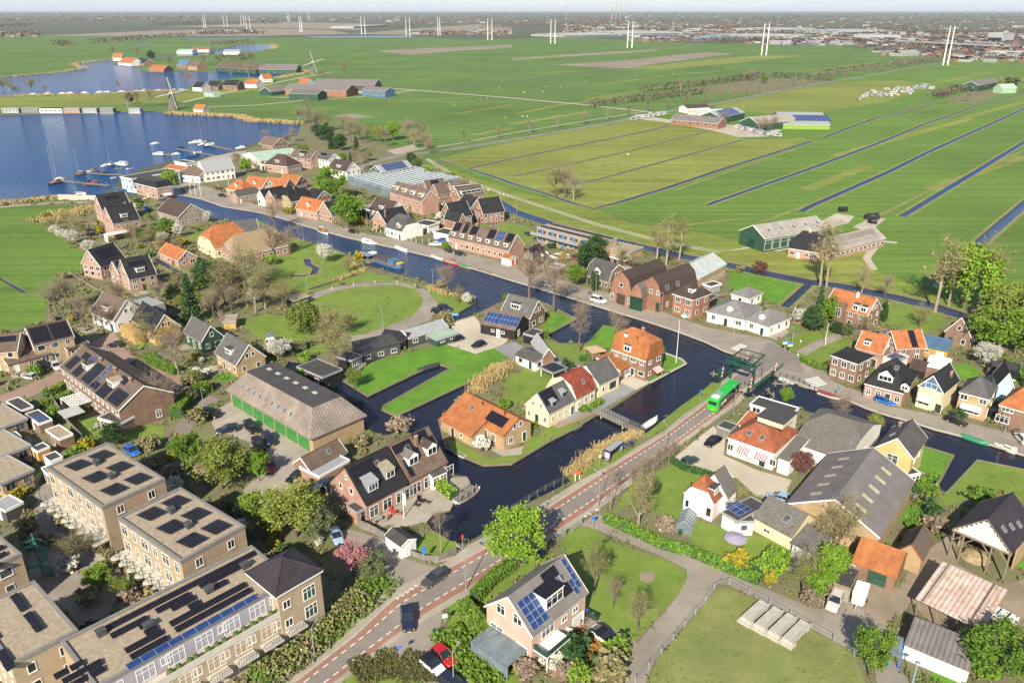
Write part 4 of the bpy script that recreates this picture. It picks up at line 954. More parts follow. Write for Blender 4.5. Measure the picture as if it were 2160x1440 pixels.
h=H('oran','annex','low annex with sloping orange tiles joining cottage and gambrel house',None,'annex','1309 782 1337 767',2.7,4.0,'mono',BRICK_BROWN,ORANGE,W=7,trim=TRIM);h.window('s',.5,1.4,1.8,2.0,2)
h=H('gam','gambrel_house','tall brick house under a rounded bright orange gambrel roof at the canal point','orange gambrel house','house','1289 736 1363 762 1397 742',5.2,10.8,'gambrel',BRICK_BROWN,ORANGE,ov=.35,mh=3.2)
h.dormer('s',-.6,.10,2.0,1.5,'flat',TRIM,TRIM,2);h.dormer('s',-2,.56,.9,.7,'flat',TRIM,TRIM,1);h.pipe('s',1.2,.6);h.auto(sides='sew',gap=2.3,h=1.1);h.chimney(1.2,0,.6)
k=H('gam2','wing','',None,'','1378 752 1398 741',4.6,8.2,'gable',BRICK_BROWN,ORANGE,W=6,part_of=h,ridge='n',wname='cross_gable',rname='cross_roof')
h.awning('e',.6,2.4,3.0,1.5,col=REDP)
# ---- black barn house, grey house, huts between them
h=H('blk','barn_house','black timber house with blue solar panels beside the gravel drive','black barn house','house','1011 682 1087 697',2.9,5.6,'gable',BLACKWOOD,BROWNTILE,W=8.5,trim=None)
h.panels('s',-h.L*.24,.52,4,2,PANELBL);h.panels('s',h.L*.20,.52,6,2,PANELBL);h.window('s',-1.5,1.5,1,.7,1);h.window('s',1.6,1.5,1,.7,1);h.door('s',.2,1,2.1,DOORWHITE);h.window('e',-2,1.6,1.2,1.6,2)
h=H('gry','canal_house','brick house with grey tiled roof and wide white dormer by the bare lawn tree','grey roofed brick house','house','1056 656 1118 672 1152 655',3.6,7.6,'gable',BRICK_BROWN,GREYTILE)
h.dormer('s',-.8,.3,3.0,1.4,'flat',TRIM,TRIM,3);h.skylight('s',2.6,.4);h.auto(sides='se')
h=H('bsh','flat_shed','black flat roofed shed with pale rim behind the black barn house',None,'shed','1103 702 1126 708 1148 697',2.7,2.7,'flat',BLACKWOOD,BITUMEN,ov=.05,trim=LEAD)
h=H('wct','garden_cottage','white boarded cottage with weathered grey felt roof near the carport','white boarded cottage','cottage','1085 747 1129 764',2.5,3.4,'gable',WHITE,GREYTILE,W=6,trim=GREYWOOD);h.auto(sides='se',gap=2.2,h=1.0)
h=H('zcg','brick_cottage','small brick gable house under pale zinc roof on the bluestone drive',None,'cottage','1143 755 1172 752',2.8,5.2,'gable',BRICK_BROWN,LEAD,W=10,ridge='n')
h=H('cpt','carport','open carport with black panelled flat roof on white posts','open carport','carport','1138 773 1166 786 1197 774',2.5,2.5,'flat',None,BITUMEN,ov=.1,trim=ALU)
for x in(-1,1):
 for y in(-1,1):h.put('post',box_mesh('post',(.15,.15,2.3),TRIM),T(x*(h.L/2-.3),y*(h.W/2-.3),1.15))
h.panels('s',0,.5,4,2)
# ---- south bank farms near the drawbridge
h=H('res','inn','white inn with weathered red hip roof and striped awnings by the gravel yard','white red-roofed inn','building','1533 921 1634 957 1676 906',3.8,6.9,'frustum',WHITE,OLDRED,inset=3.9,ov=.35)
h.put('roof_attic',MB().box(-h.L*.1,h.L*.42,-1.5,h.W*.42,h.hr,h.hr+1.1).mesh('roof_attic',CREAM),T(0,0,0));h.put('attic_roof',MB().box(-h.L*.1-.2,h.L*.42+.2,-1.7,h.W*.42+.2,h.hr+1.1,h.hr+1.25).mesh('attic_roof',BITUMEN),T(0,0,0))
h.skylight('s',-1.2,.45,.9,1.1);h.skylight('s',1.4,.45,.9,1.1);h.awning('s',-1.0,2.9,2.4,1.1,.8,col=REDP);h.awning('s',2.6,2.9,2.4,1.1,.8,col=REDP)
h.window('s',-1.0,1.7,1.8,1.4,2);h.door('s',2.6,1.2,2.1);h.window('s',4.6,1.7,1.2,1.4,2);h.window('s',-4.0,1.7,1.2,1.4,2)
h=H('resd','flat_roof_house','white flat-roofed house with dark roof and white parapet between inn and canal','white flat-roofed house','house','1581 851 1668 877 1687 859',5.2,5.2,'flat',WHITE,BITUMEN,ov=.15,rimw=.2);h.auto(sides='sw',up=False)
h=H('resr','low_wing','white wing with red tiles and flat grey roof beside the inn',None,'wing','1556 893 1585 906',3.2,5.0,'gable',WHITE,OLDRED,W=7);h.window('s',0,1.6,1.4,1.4,2)
h=H('resb','low_barn','broad barn with mossy dark slate roof and white end wall on the canal side','mossy slate barn','barn','1670 934 1790 974',3.6,7.3,'jerkin',WHITE,DKTHATCH,W=19,ov=.3,zt=.6,trim=TRIM);h.skylight('s',4,.5,.4,1.6);h.pipe('s',-6,.9);h.window('e',0,2,1.2,1.2)
h=H('resc','lean_to','mossy lean-to roof with white walls joining inn and slate barn',None,'lean-to','1639 963 1667 973 1697 934',3.3,4.4,'mono',WHITE,DKTHATCH,trim=TRIM)
h=H('rescn','canopy','dark flat entrance canopy beside the bus side wall of the inn',None,'canopy','1512 897 1541 907 1556 894',2.6,2.6,'flat',GREYWOOD,BITUMEN,ov=.1,trim=None)
h=H('gbarn','farm_barn','huge brick barn with wide grey sheet gable roof and yellow lit ridge line','huge grey barn','barn','1657 1061 1857 1134 1921 1011',3.8,7.8,'gable',BRICK_TAN,CORRDK,ridge='n',ov=.25)
LIGHTSHEET=mat('translucent_sheet',(.42,.37,.27),.15,1,.6)
for i in range(5):
 for sd,f in(('s',.55),('n',.5)):h.put('roof_light',box_mesh('roof_light',(.9,2.0,.05),LIGHTSHEET),h.slopeM(sd,-h.L*.36+i*h.L*.17,f))
h=H('yel','canal_house','yellow brick gable house with dark grey roof standing alone by the inlet','yellow gable house','house','1847 942 1927 967 1952 922',6.0,9.0,'gable',YELLOW,GREYTILE,ridge='n',ov=.3)
h.window('w',.2,4.4,2.0,2.2,2);h.window('w',.2,1.5,2.0,2.0,2);h.put('balcony',MB().box(-1.3,1.3,-.9,0,0,.15).box(-1.3,1.3,-.9,-.86,.15,1.0,1).mesh('balcony',[LEDGE,BLACKM]),h.wallM('w',.2,3.1)@Matrix.Rotation(-math.pi/2,4,'X'))
h.skylight('n',-1,.5);h.chimney(3,1.5,.8);h.window('s',-2,4.4);h.window('s',1,4.4)
k=H('yel2','bay','',None,'','1917 1001 1943 996',3.0,3.0,'flat',WHITE,BITUMEN,W=3.5,part_of=h,ov=.1,wname='bay_wall',rname='bay_roof');k.row('s',3,1.4,1.0,2.0,1);k.row('e',2,1.4,1.0,2.0,1)
h=H('wht','village_house','white house with rust-red half-hipped roof facing the pollard hedge','white half-hipped house','house','1441 1037 1508 1063 1537 1050',3.6,7.4,'jerkin',WHITE,OLDRED,ridge='n',zt=.45,ov=.25)
h.window('w',-2,1.7,.8,1.5,1,trim=REDTILE);h.window('w',2,1.7,.8,1.5,1);h.pipe('w' if 0 else 'n',-2.5,.6);h.dormer('s',.2,.22,2.2,1.3,'flat',BRICK_BROWN,TRIM,2)
k=H('wht4','rear','',None,'','1470 1025 1536 1051 1571 1036',3.5,7.2,'gable',WHITE,DKTHATCH,ridge='n',part_of=h,ov=.25,trim=None,wname='rear_wall',rname='rear_roof');k.window('s',1,1.7,1,1.3)
k=H('wht2','annex','',None,'','1551 1099 1593 1098 1601 1055',2.9,2.9,'flat',WHITE,BITUMEN,part_of=h,ov=.15,rimw=.1,rim=LEAD,wname='annex_wall',rname='annex_roof');k.window('s',0,1.5,1.2,1.2,1)
k2=H('wht3','annex','',None,'','1522 1078 1556 1098 1600 1054',3.1,3.1,'flat',WHITE,BITUMEN,part_of=h,ov=.15,rimw=.1,rim=LEAD,wname='annex_wall',rname='annex_roof');k2.panels('s',-.6,.4,3,2,PANELBL)
h=H('gsh','outbuilding','low outbuilding with grey slate roof and one skylight beside the white house','grey slate outbuilding','outbuilding','1588 1090 1671 1134',2.6,5.4,'gable',CREAM,DKTHATCH,W=8,trim=None);h.skylight('s',1.2,.5,1.1,1.4);h.window('s',-1,1.2,1.2,.7,2)
h=H('dsh','lean_shed','dark felt roofed shed with white end wall under the bare farm tree','dark felt shed','shed','1668 1144 1725 1172 1756 1140',2.6,3.8,'mono',WHITE,DKTHATCH,trim=None)
h=H('osh','tile_shed','old brick shed with rippled orange tile roof and green double door','orange tile shed','shed','1796 1184 1891 1220',2.6,5.0,'gable',BRICK_BROWN,ORANGE,W=7.5,trim=None);h.door('s',.6,2.6,2.2,GREENWALL,frame=False);h.window('s',-3,1.5,.7,.9,1)
h=H('dgar','garage','flat felt roofed garage with green door beside the horse trailer','green door garage','garage','1760 1228 1795 1241 1823 1203',2.6,2.6,'flat',BRICK_GREY,BITUMEN,ov=.05,trim=WOOD);h.door('w',0,2.6,2.1,GREENWALL,frame=False)
h=H('ruin','ruined_shed','half ruined brick shed with bare roof battens and orange ridge tiles','ruined shed','shed','1890 1160 1948 1182 1968 1138',2.8,5.0,'gable',BRICK_TAN,DKBROWN,ridge='n',trim=OLDRED,gut=False)
for i in range(12):h.put('roof_batten',box_mesh('roof_batten',(rnd1(h.L),.09,.08),WOOD),h.slopeM('s',0,.06+i*.08)@T(0,0,.05))
h=H('open','open_barn','derelict barn with white boarded gable above an open bay of timber posts','derelict white gable barn','barn','2009 1114 2135 1168 2180 1104',5.2,9.2,'gable',None,PURPLETILE,ridge='n',ov=.2,trim=WOOD)
for i in range(14):
 y=-h.W/2+.5+i*(h.W-1)/13;zt=h.hr-.35-abs(y)*(h.hr-h.he)/(h.W/2)
 h.put('gable_board',box_mesh('gable_board',(.08,rnd1((h.W-1)/13-.06,.01),rnd1(zt-5.1)),WHITE,(0,0,rnd1(zt-5.1)/2)),T(-h.l2,y,5.05))
for y in(-h.W/2+.3,-1.5,2.5,h.W/2-.3):h.put('post',MB().tube((0,0,0),(0,0,5.2),.16).tube((0,0,3.2),(0,1.8 if y<2 else-1.8,5.1),.1).mesh('post',WOOD),T(-h.l2+.1,y,0))
h.put('beam',box_mesh('beam',(.3,rnd1(h.W),.3),WOOD),T(-h.l2,0,4.95));h.put('side_wall',MB().box(-h.l2+4,h.l2,-h.w2,-h.w2+.25,0,5).box(-h.l2+4,h.l2,h.w2-.25,h.w2,0,5).box(h.l2-.2,h.l2,-h.w2,h.w2,0,5).mesh('side_wall',BRICK_TAN),T(0,0,0))
for i in range(3):h.skylight('s',-h.L*.3+i*2.2,.55-i*.1,.7,1.1)
h.put('straw_heap',MB().lathe([(2.2,0),(1.6,.8),(.4,1.2)],9).mesh('straw_heap',mat('straw_litter',(.30,.23,.13),.4,1.5,.95)),T(-h.l2+3,1,0))
h=H('rust','open_shed','leaning open shed roofed with rusty white corrugated sheets','rusty sheet shed','shed','1931 1261 2072 1329 2101 1253',2.9,4.4,'mono',None,RUST,trim=None)
for x in(-1,-.35,.3,.95):
 for y in(-1,1):h.put('post',MB().tube((0,0,0),(0,0,2.9 if y<0 else 4.2),.12).mesh('post',WOOD),T(x*(h.L/2-.4),y*(h.W/2-.3),0))
for x in(-h.L*.38,h.L*.32):h.put('roof_pole',MB().tube((0,-h.W/2-.3,3.1),(0,h.W/2+.2,4.65),.1).mesh('roof_pole',WOOD),T(x,0,0))
h=H('lsh','long_shed','low shed with long grey sheet roof and whitewashed wall by the lane','grey lane shed','shed','1907 1358 2046 1416',2.4,3.6,'mono',WHITE,CORRDK,W=5,trim=None,ov=.15)
h=H('blt','lean_to','blue framed glass lean-to against the grey lane shed',None,'lean-to','1878 1378 1902 1385 1906 1352',2.2,2.8,'mono',None,GLASSHOUSE,trim=BLUEP)
for x in(-1,1):
 for y in(-1,1):h.put('post',box_mesh('post',(.14,.14,2.2),BLUEP),T(x*(h.L/2-.1),y*(h.W/2-.1),1.1))
 # ---- houses along the quay east of the drawbridge
h=H('n1','village_house','two storey brick house with long orange roof and brick stair tower by the polder canal','orange stair tower house','house','1740 641 1829 666 1853 649',5.0,8.8,'gable',BRICK_BROWN,ORANGE)
h.dormer('s',2.4,.12,1.7,1.5,'flat',TRIM,TRIM,2);h.dormer('s',4.6,.12,1.7,1.5,'flat',TRIM,TRIM,2);h.chimney(1,-.6,1.2,.6,.6,TRIM);h.auto(sides='se',gap=2.8)
h.put('stair_tower',MB().box(-1.5,1.5,-1.4,.5,0,6.6).mesh('stair_tower',BRICK_BROWN),T(-1.4,-h.w2,0));h.put('tower_window',win_frame(1.4,2.6,2,TRIM,GLASS),T(-1.4,-h.w2-1.42,4.2)@Matrix.Rotation(math.pi/2,4,'X'))
h=H('n2','village_house','orange roofed house with a white edged cross gable and a black panel strip','orange cross gable house','house','1858 713 1891 736 1925 713',4.2,7.6,'gable',BRICK_BROWN,ORANGE,ridge='n');h.panels('s',1,.5,1,4,pw=1.6,ph=1.1);h.auto(sides='ws')
h=H('n2b','village_house','long orange roof wing with white dormer behind the square brick house','long orange wing','house','1804 732 1862 747',4.0,7.4,'gable',BRICK_PINK,ORANGE,W=7);h.dormer('s',-1,.25,1.6,1.1,'flat',TRIM,TRIM,2);h.auto(sides='se')
h=H('n2c','flat_annex','small white annex with tilted solar panels on a flat roof',None,'annex','1863 752 1892 762 1905 746',3.0,3.0,'flat',WHITE,GRAVELROOF,ov=.1);h.panels('s',0,.5,4,2,PANELBL)
h=H('n3','square_house','square brown brick house with low dark hipped roof opposite the bridge','square brick house','house','1751 748 1811 768 1848 751',5.6,7.0,'hip',BRICK_BROWN,BLACKTILE,ov=.35,hip=.95)
for z in(4.2,1.5):h.row('s',3,z,1.3,1.5,2);h.row('e',2,z,1.2,1.4,1)
h=H('n4','village_house','pink brick house under a steep black hipped roof with two white dormers','black hipped house','house','1822 808 1907 830 1935 790',3.4,8.6,'hip',BRICK_PINK,BLACKTILE,ov=.35,hip=.85)
h.dormer('s',-.3,.22,3.0,1.4,'hipped',TRIM,TRIM,3,BLACKTILE);h.dormer('e' if 0 else 's',4.0,.1,1.6,1.1,'hipped',TRIM,TRIM,2,BLACKTILE);h.row('s',4,1.6,1.1,1.6,2,skip=(2,));h.door('s',h.l2*.25,1.1,2.3,DOORDK);h.skylight('s',1,.7)
h=H('n5','village_house','yellow house with blue boarded gable and pale striped awning on the quay','yellow blue-gabled house','house','1935 813 1991 830 2013 798',4.9,8.2,'gable',CREAM,BLACKTILE,ridge='n')
h.awning('w',.8,2.9,2.8,1.0);h.window('w',.8,1.6,2.4,1.4,2);h.door('w',-2.2,1.3,2.2,DOORDK);h.window('w',0,5.7,2.4,1.2,2);h.chimney(2,-1.5,1)
h.put('gable_boarding',MB().add([(-h.w2,0,0),(h.w2,0,0),(0,h.hr-h.he-.35,0),(-h.w2,0,.05),(h.w2,0,.05),(0,h.hr-h.he-.35,.05)],[(0,2,1),(3,4,5),(0,1,4,3),(1,2,5,4),(2,0,3,5)]).mesh('gable_boarding',BLUEROOF),h.wallM('w',0,h.he))
h=H('n6','village_house','tan brick house with dark hipped roof and wide striped awning on the quay','tan hipped house','house','2022 826 2088 843 2104 815',5.2,8.2,'hip',BRICK_TAN,GREYTILE,ov=.35,hip=.9)
h.awning('s',0,2.9,4.2,1.1);h.window('s',0,1.6,3.4,1.4,3);h.window('s',-1.8,4.2,1.4,1.2,2);h.window('s',1.8,4.2,1.4,1.2,2);h.auto(sides='ew')
h=H('n7','village_house','brown brick house with orange hipped roof at the end of the quay','end orange hipped house','house','2106 853 2182 875',4.6,8.4,'hip',BRICK_BROWN,ORANGE,W=9.5);h.window('s',-2,1.6,2.6,1.6,3);h.window('s',-1.5,3.9,2.2,1.0,3);h.auto(sides='w')
h=H('n8','garden_house','orange timber garden house with blue metal roof and porch','orange timber garden house','garden house','1943 729 2001 741',2.7,3.6,'mono',ORANGEWOOD,BLUEROOF,W=6.5,trim=None);h.window('s',-1.6,1.6,1,.9,2);h.door('s',1.3,1.6,2)
h=H('n9','flat_shed','brick shed with white flat roof behind the yellow blue-gabled house',None,'shed','1953 768 2003 778 2012 757',3.2,3.2,'flat',BRICK_BROWN,WHITE,ov=.05)
h=H('n10','shed','small shed with brown tiled gable roof between two quay houses',None,'shed','1916 776 1950 784',2.4,3.8,'gable',BLACKWOOD,DKBROWN,W=6,trim=None)
h=H('n11','garden_room','white garden room with open veranda and black flat roof beside blossom','white garden room','garden house','2089 771 2150 783',2.7,2.7,'flat',WHITE,BITUMEN,W=5,trim=BLACKM);h.window('s',-2.4,1.4,2,2,3);h.window('s',1.4,1.4,3,2,2,GLASS)
h=H('n12','village_house','brown tiled gable house with long black panel strips beside tall poplars','brown poplar house','house','1992 698 2050 712 2076 680',3.4,8.0,'gable',BRICK_BROWN,DKBROWN,ridge='n');h.panels('s',-1,.5,1,4,pw=1.6);h.panels('s',4,.5,1,4,pw=1.6);h.auto(sides='ws')
h=H('n6b','slate_annex','steep blue-black annex roof behind the tan hipped house',None,'annex','2104 813 2140 818',3,6.4,'gable',PALEBLUE,BLACKTILE,W=7,ridge='n')
for i,(p,hp,lb,rf)in enumerate((('1489 657 1573 676 1618 650',.9,'white bungalow with grey hipped roof and one arched dormer facing the quay','western white bungalow'),('1571 674 1620 690 1662 666',.95,'white bungalow with grey hipped roof next to the blossom tree','eastern white bungalow'),('1540 619 1580 630 1606 615',.95,'small white outbuilding under a pale pyramid roof beside the meadow','white pyramid roofed hut'))):
 h=H('bun%d'%i,'bungalow',lb,rf,'bungalow',p,3.0,5.8 if i<2 else 4.8,'hip',WHITE,mat('pale_grey_tiles',(.25,.24,.24),.15,.7,.8,.4,'tile'),ov=.5,hip=hp)
 h.auto(gap=3.2)
 if i<2:h.put('arched_dormer',MB().lathe([(.9,-.3),(.9,0),(.65,.5),(.3,.75)],12).mesh('arched_dormer',TRIM),h.slopeM('s',0,.42))
h=H('man','corner_mansion','red brick mansion with brown hipped roof and white bay beside the warehouses','brick corner mansion','house','1417 619 1463 633 1498 617',6.0,9.6,'hip',BRICK_RED,DKBROWN,ov=.5,hip=.95)
for z in(4.6,1.7):h.row('s',2,z,1.9,1.5,3);h.row('e',2,z,1.1,1.4,1);h.row('w',2,z,1.1,1.4,1)
h.dormer('s',1.4,.35,1.6,1,'flat',TRIM,TRIM,2);h.chimney(1.5,1,1.3)
h=H('mans','black_annex','black boarded annex behind the brick corner mansion',None,'annex','1494 634 1516 622',3,3,'flat',BLACKWOOD,BITUMEN,W=5,trim=None)
h=H('wr','warehouse','brick warehouse with dark gambrel roof and two white skylights by the mansion','skylight warehouse','warehouse','1352 612 1394 624 1461 591',5.0,10.0,'gambrel',BRICK_RED,DKBROWN,ridge='n',trim=None,ov=.1)
for x in(-2.4,0,2.4):h.window('w',x,5.6,1.0,1.3,2)
h.door('w',-2.6,1.3,2.6,DOORDK);h.window('w',2.6,1.6,1.3,1.8,2);h.skylight('s',-h.L*.3,.25,1.5,1.6);h.skylight('s',-h.L*.02,.25,1.5,1.6);h.window('s',-h.L*.3,1.6,1.2,1.6,2)
h=H('wm','warehouse','narrow warehouse with green roll door between two brick gables',None,'warehouse','1330 622 1354 628',4.2,8.0,'gambrel',BRICK_RED,DKTHATCH,W=9,ridge='n',trim=None,ov=.1);h.door('w',0,4.2,4.0,TRIMDK,frame=False)
h=H('wf','flat_hall','gravel flat roofed hall between the two gambrel warehouses',None,'hall','1350 600 1400 588',4.6,4.6,'flat',BRICK_RED,GRAVELROOF,W=16,trim=None)
h=H('wl','warehouse','brick warehouse with brown doors and dark gambrel roof next to green shrubs','brown door warehouse','warehouse','1289 602 1332 614 1388 578',5.0,10.0,'gambrel',BRICK_RED,DKBROWN,ridge='n',trim=None,ov=.1);h.door('w',0,3.0,3.2,DKBROWN,frame=False);h.window('w',-3.2,1.8,1.2,2,2);h.window('w',3.2,1.8,1.2,2,2);h.window('w',0,6,1.2,1.3,1)
h=H('n18','village_house','gambrel house with white edged gables and triple dormer beside the warehouses','white edged gambrel house','house','1235 579 1284 595 1308 579',3.0,7.8,'gambrel',BRICK_BROWN,GREYTILE);h.dormer('s',-.4,.2,2.2,1.3,'gable',TRIM,TRIM,2,GREYTILE);h.auto(sides='se',gap=2.3)
h=H('n19','industrial_hall','large hall with pale grey-green sheet roof beside the polder canal','pale green-grey hall','hall','1402 578 1467 592 1545 559',4.8,7.6,'gable',BRICK_TAN,CORRPALE,ridge='n',ov=.2)
for i in range(4):h.put('roof_light',box_mesh('roof_light',(.8,2.2,.05),LIGHTSHEET),h.slopeM('s',-h.L*.2+i*4.2,.72))
h.row('s',6,2.0,2.4,1.0,2)
h=H('n20','gallery_flats','flat-roofed gallery flats with blue doors and saw-edged black panel rows','blue door flats','apartment block','1132 478 1270 512 1297 501',5.8,5.8,'flat',BRICK_BEIGE,GRAVELROOF,ov=.1,trim=LEAD)
for i in range(12):
 x=-h.l2+(i+.5)*2*h.l2/12
 for z in(4.3,1.5):h.window('s',x,z,1.5,1.3,2)
 if i%2:h.door('s',x-1.5,.9,2.1,DOORBLUE,z0=3.05);h.door('s',x-1.5,.9,2.1,DOORBLUE)
h.put('gallery',MB().box(-h.L/2-2,h.L/2,-h.W/2-1.4,-h.W/2,2.75,2.95).box(-h.L/2-2,h.L/2,-h.W/2-1.42,-h.W/2-1.36,2.95,3.9).mesh('gallery',STEEL),T(0,0,0))
for r in(-.28,.3):
 for i in range(26):h.put('solar_panel',panel_mesh(1.55,1.05,PANELBK),T(-h.l2+1.2+i*(2*h.l2-2.4)/25,r*h.W,h.he+.05)@Matrix.Rotation(rad(10),4,'X'))
h=H('n20b','garage_row','row of low gravel roofed garages stepping down behind the blue door flats',None,'garage','1275 520 1330 532 1345 518',3,3,'flat',BRICK_TAN,GRAVELROOF,trim=LEAD)
h=H('n20c','substation','small brick substation with gravel roof and green door',None,'substation','1285 540 1318 549',2.8,2.8,'flat',BRICK_BROWN,GRAVELROOF,W=5);h.door('s',-1,1,2,TRIMDK)
h=H('n21','village_house','brick gable house with L-shaped black panels and two white dormers on the quay','brick house with black panels','house','1095 548 1135 555 1170 545',3.8,8.2,'gable',BRICK_BROWN,DKBROWN,ridge='n',trim=None)
h.panels('s',-2,.62,5,2);h.panels('s',-4,.3,2,1);h.dormer('s',1,.2,1.2,1,'shed',TRIM,TRIM,2);h.dormer('s',4.4,.2,1.2,1,'shed',TRIM,TRIM,2);h.auto(sides='ws',gap=2.2)
h=H('n21b','flat_annex','low annex with white roof edge behind the brick quay house',None,'annex','1155 560 1180 565',2.8,2.8,'flat',BRICK_BROWN,LEAD,W=4)
h=H('row','terrace_row','terrace of brick houses with six white dormers and patches of solar panels','white dormer terrace','house','944 500 1074 529 1106 517',3.8,8.6,'gable',BRICK_PINK,BROWNTILE)
for i in range(7):h.dormer('s',-h.l2+(i+.5)*2*h.l2/7,.16,1.5,1.3,'flat',TRIM,TRIM,1,BROWNTILE)
for i,(m,nx)in enumerate(((PANELBK,3),(PANELBK,2),(PANELBK,3),(None,0),(PANELBK,3),(PANELBL,3),(PANELBK,3))):
 if nx:h.panels('s',-h.l2+(i+.5)*2*h.l2/7,.72,nx,2,m)
h.auto(sides='s',gap=2.4);h.chimney(-4,0,.9);h.chimney(6,0,.9)
h=H('rdsh','corner_shed','little white shed with orange roof and red door on the quay corner','red door shed','shed','1056 541 1075 546 1086 540',2.7,3.4,'gable',WHITE,ORANGE);h.door('e',0,1,2,DOORRED)
h=H('n24','village_house','white bay house with slate grey hipped roof and cream gables on the quay','grey hipped bay house','house','812 479 846 489 885 476',3.4,8.2,'jerkin',WHITE,GREYTILE,zt=.45);h.auto(sides='sw',gap=2.2);h.dormer('s',2,.2,2,1.2,'gable',TRIM,TRIM,2,GREYTILE)
h=H('n25','village_house','brick gable house under black tiles with a tall chimney, beside the leafy chestnut','black tiled gable house','house','784 464 814 472 850 456',3.4,7.6,'gable',BRICK_PINK,BLACKTILE,ridge='n');h.auto(sides='ws',gap=2.2);h.chimney(-4.5,-2.2,2.4)
h=H('n26','village_house','white walled house with dark brown gable roof and white dormer','dark brown gabled house','house','777 441 822 452',4.6,8.8,'gable',WHITE,DKBROWN,W=9);h.dormer('s',0,.25,2.4,1.2,'flat',TRIM,TRIM,3);h.auto(sides='se',gap=2.6)
h=H('n26c','carport_roof','flat carport roof with blue panels beside the dark brown gabled house',None,'carport','757 438 782 443',2.6,2.6,'flat',BRICK_BROWN,BITUMEN,W=6);h.panels('s',0,.5,3,2,PANELBL)
h=H('n27','terrace_row','three storey brown terrace with long white dormers before the greenhouse','white dormered brown terrace','house','820 404 891 425 918 416',6.0,10.0,'gable',BRICK_PINK,BROWNTILE)
for i in range(4):h.dormer('s',-h.l2+(i+.5)*h.l2/2,.30,3.0,1.4,'flat',TRIM,TRIM,3,GRAVELROOF)
h.auto(sides='s',gap=2.6);h.chimney(-3,0,.8);h.chimney(4,0,.8)
for i,(p,he,hr,lb)in enumerate((('886 399 902 404 932 394',5.4,9.6,'brick gable house with white edging and black panels next to the greenhouse'),('905 406 924 411 950 399',5.4,9.6,'brick gable house with dark roof and white garage doors, second from the greenhouse'),('940 400 955 406 975 392',6,9.8,'brick house with long white dormer row facing the dyke track'),('951 412 971 418 998 402',6,9.8,'brick gable house with white dormer box nearest the brick path of the dyke houses'))):
 h=H('gb%d'%i,'gable_house',lb,None,'house',p,he,hr,'gable',BRICK_RED,BROWNTILE,ridge='n');h.auto(sides='ws',gap=2.2)
 if i==0:h.panels('s',0,.6,4,2)
 if i>1:h.dormer('s',0,.3,h.L*.8,1.4,'flat',TRIM,TRIM,4)
for i,(p,lb,rf)in enumerate((('928 452 955 461 981 448','brick double house with black roof and two white edged gables by the blue door flats','twin gabled brick house'),('996 442 1019 452 1044 437','brick double house with black roof and hipped gables beside the dyke canal','dyke canal twin house'))):
 h=H('tw%d'%i,'double_house',lb,rf,'house',p,4.4,9.6,'gable',BRICK_RED,BLACKTILE,ridge='n');h.auto(sides='ws',gap=2.0)
 k=H('tw%db'%i,'cross','',None,'',('968 470 985 466','1022 446 1044 442')[i],4.2,7.6,'gable',BRICK_RED,BLACKTILE,W=9,ridge='n',part_of=h,wname='cross_gable',rname='cross_roof');k.window('w',0,4.8,1,1.2);k.window('w',-1.4,1.6,1,1.4);k.window('w',1.4,1.6,1,1.4)
h=H('twc','brick_house','dark roofed brick house with tall chimney between the twin houses',None,'house','962 432 992 440',4.4,8.4,'gable',BRICK_RED,BLACKTILE,W=9);h.chimney(2,0,1.6);h.auto(sides='se')
h=H('pav','flat_pavilion','white edged pavilion with dark flat roof behind a white fence',None,'pavilion','873 470 903 476',3,3,'flat',WHITE,BITUMEN,W=7);h.row('s',3,1.4,1.8,1.8,2)
h=H('pav2','flat_shed','white shed with black patched flat roof beside the white dormer terrace',None,'shed','912 488 950 496',2.8,2.8,'flat',WHITE,BITUMEN,W=7)
# orange and black fronts along the quay to the west
for i,(p,he,hr,typ,rg,wl,rf_,lb,rf)in enumerate((('622 438 668 448',3.4,7.4,'gable','u',BRICK_PINK,ORANGE,'brick cottage with bright orange roof and twin gables on the quay','orange quay cottage'),('670 446 700 454',3.4,7.8,'gable','n',BRICK_PINK,BLACKTILE,'brick cottage with steep black gable roof beside the leafy chestnut','steep black quay cottage'),('559 417 580 422',4.0,7.6,'gable','n',BRICK_PINK,BLACKTILE,'white edged cottage with black gable in the quay row','white edged quay cottage'),('590 420 615 426',3.4,7.2,'jerkin','n',BRICK_TAN,BLACKTILE,'grey brick cottage with black roof and chimney in the quay row','grey brick quay cottage'),('541 414 557 418',3.8,7.0,'gable','n',WHITE,BLACKTILE,'narrow white house with black roof in the quay row','narrow white quay house'),('475 398 512 405',3.2,7.4,'hip','u',BRICK_PINK,ORANGE,'long orange roofed inn with flags at the bend of the quay','orange roofed flag inn'),('513 392 552 398',4.0,8.0,'gable','u',WHITE,ORANGE,'white house under a broad orange roof behind the flag inn','broad orange roofed house'),('556 394 600 398',3.6,7.4,'gable','u',BRICK_PINK,ORANGE,'orange roofed house with grey rear slope above the quay row','rear orange roofed house'),('588 384 625 388',3.4,6.6,'gable','u',BRICK_RED,ORANGE,'orange roofed shed row behind the quay cottages','orange shed row'),('486 412 502 416',3.0,5.4,'jerkin','n',BRICK_PINK,GREYTILE,'low grey roofed cottage in front of the flag inn','low grey quay cottage'),('641 414 668 420',3.6,6.6,'gable','u',BRICK_BROWN,BLACKTILE,'black roofed house with white gable boards behind the chestnut','black house behind chestnut'))):
 h=H('q%d'%i,'quay_cottage',lb,rf,'house',p,he,hr,typ,wl,rf_,W=8.5 if rg=='u' else 12,ridge=rg);h.auto(gap=2.1)
 if i in(0,5,6):h.dormer('s',0,.3,1.6,1.2,'gable',TRIM,TRIM,2,rf_)
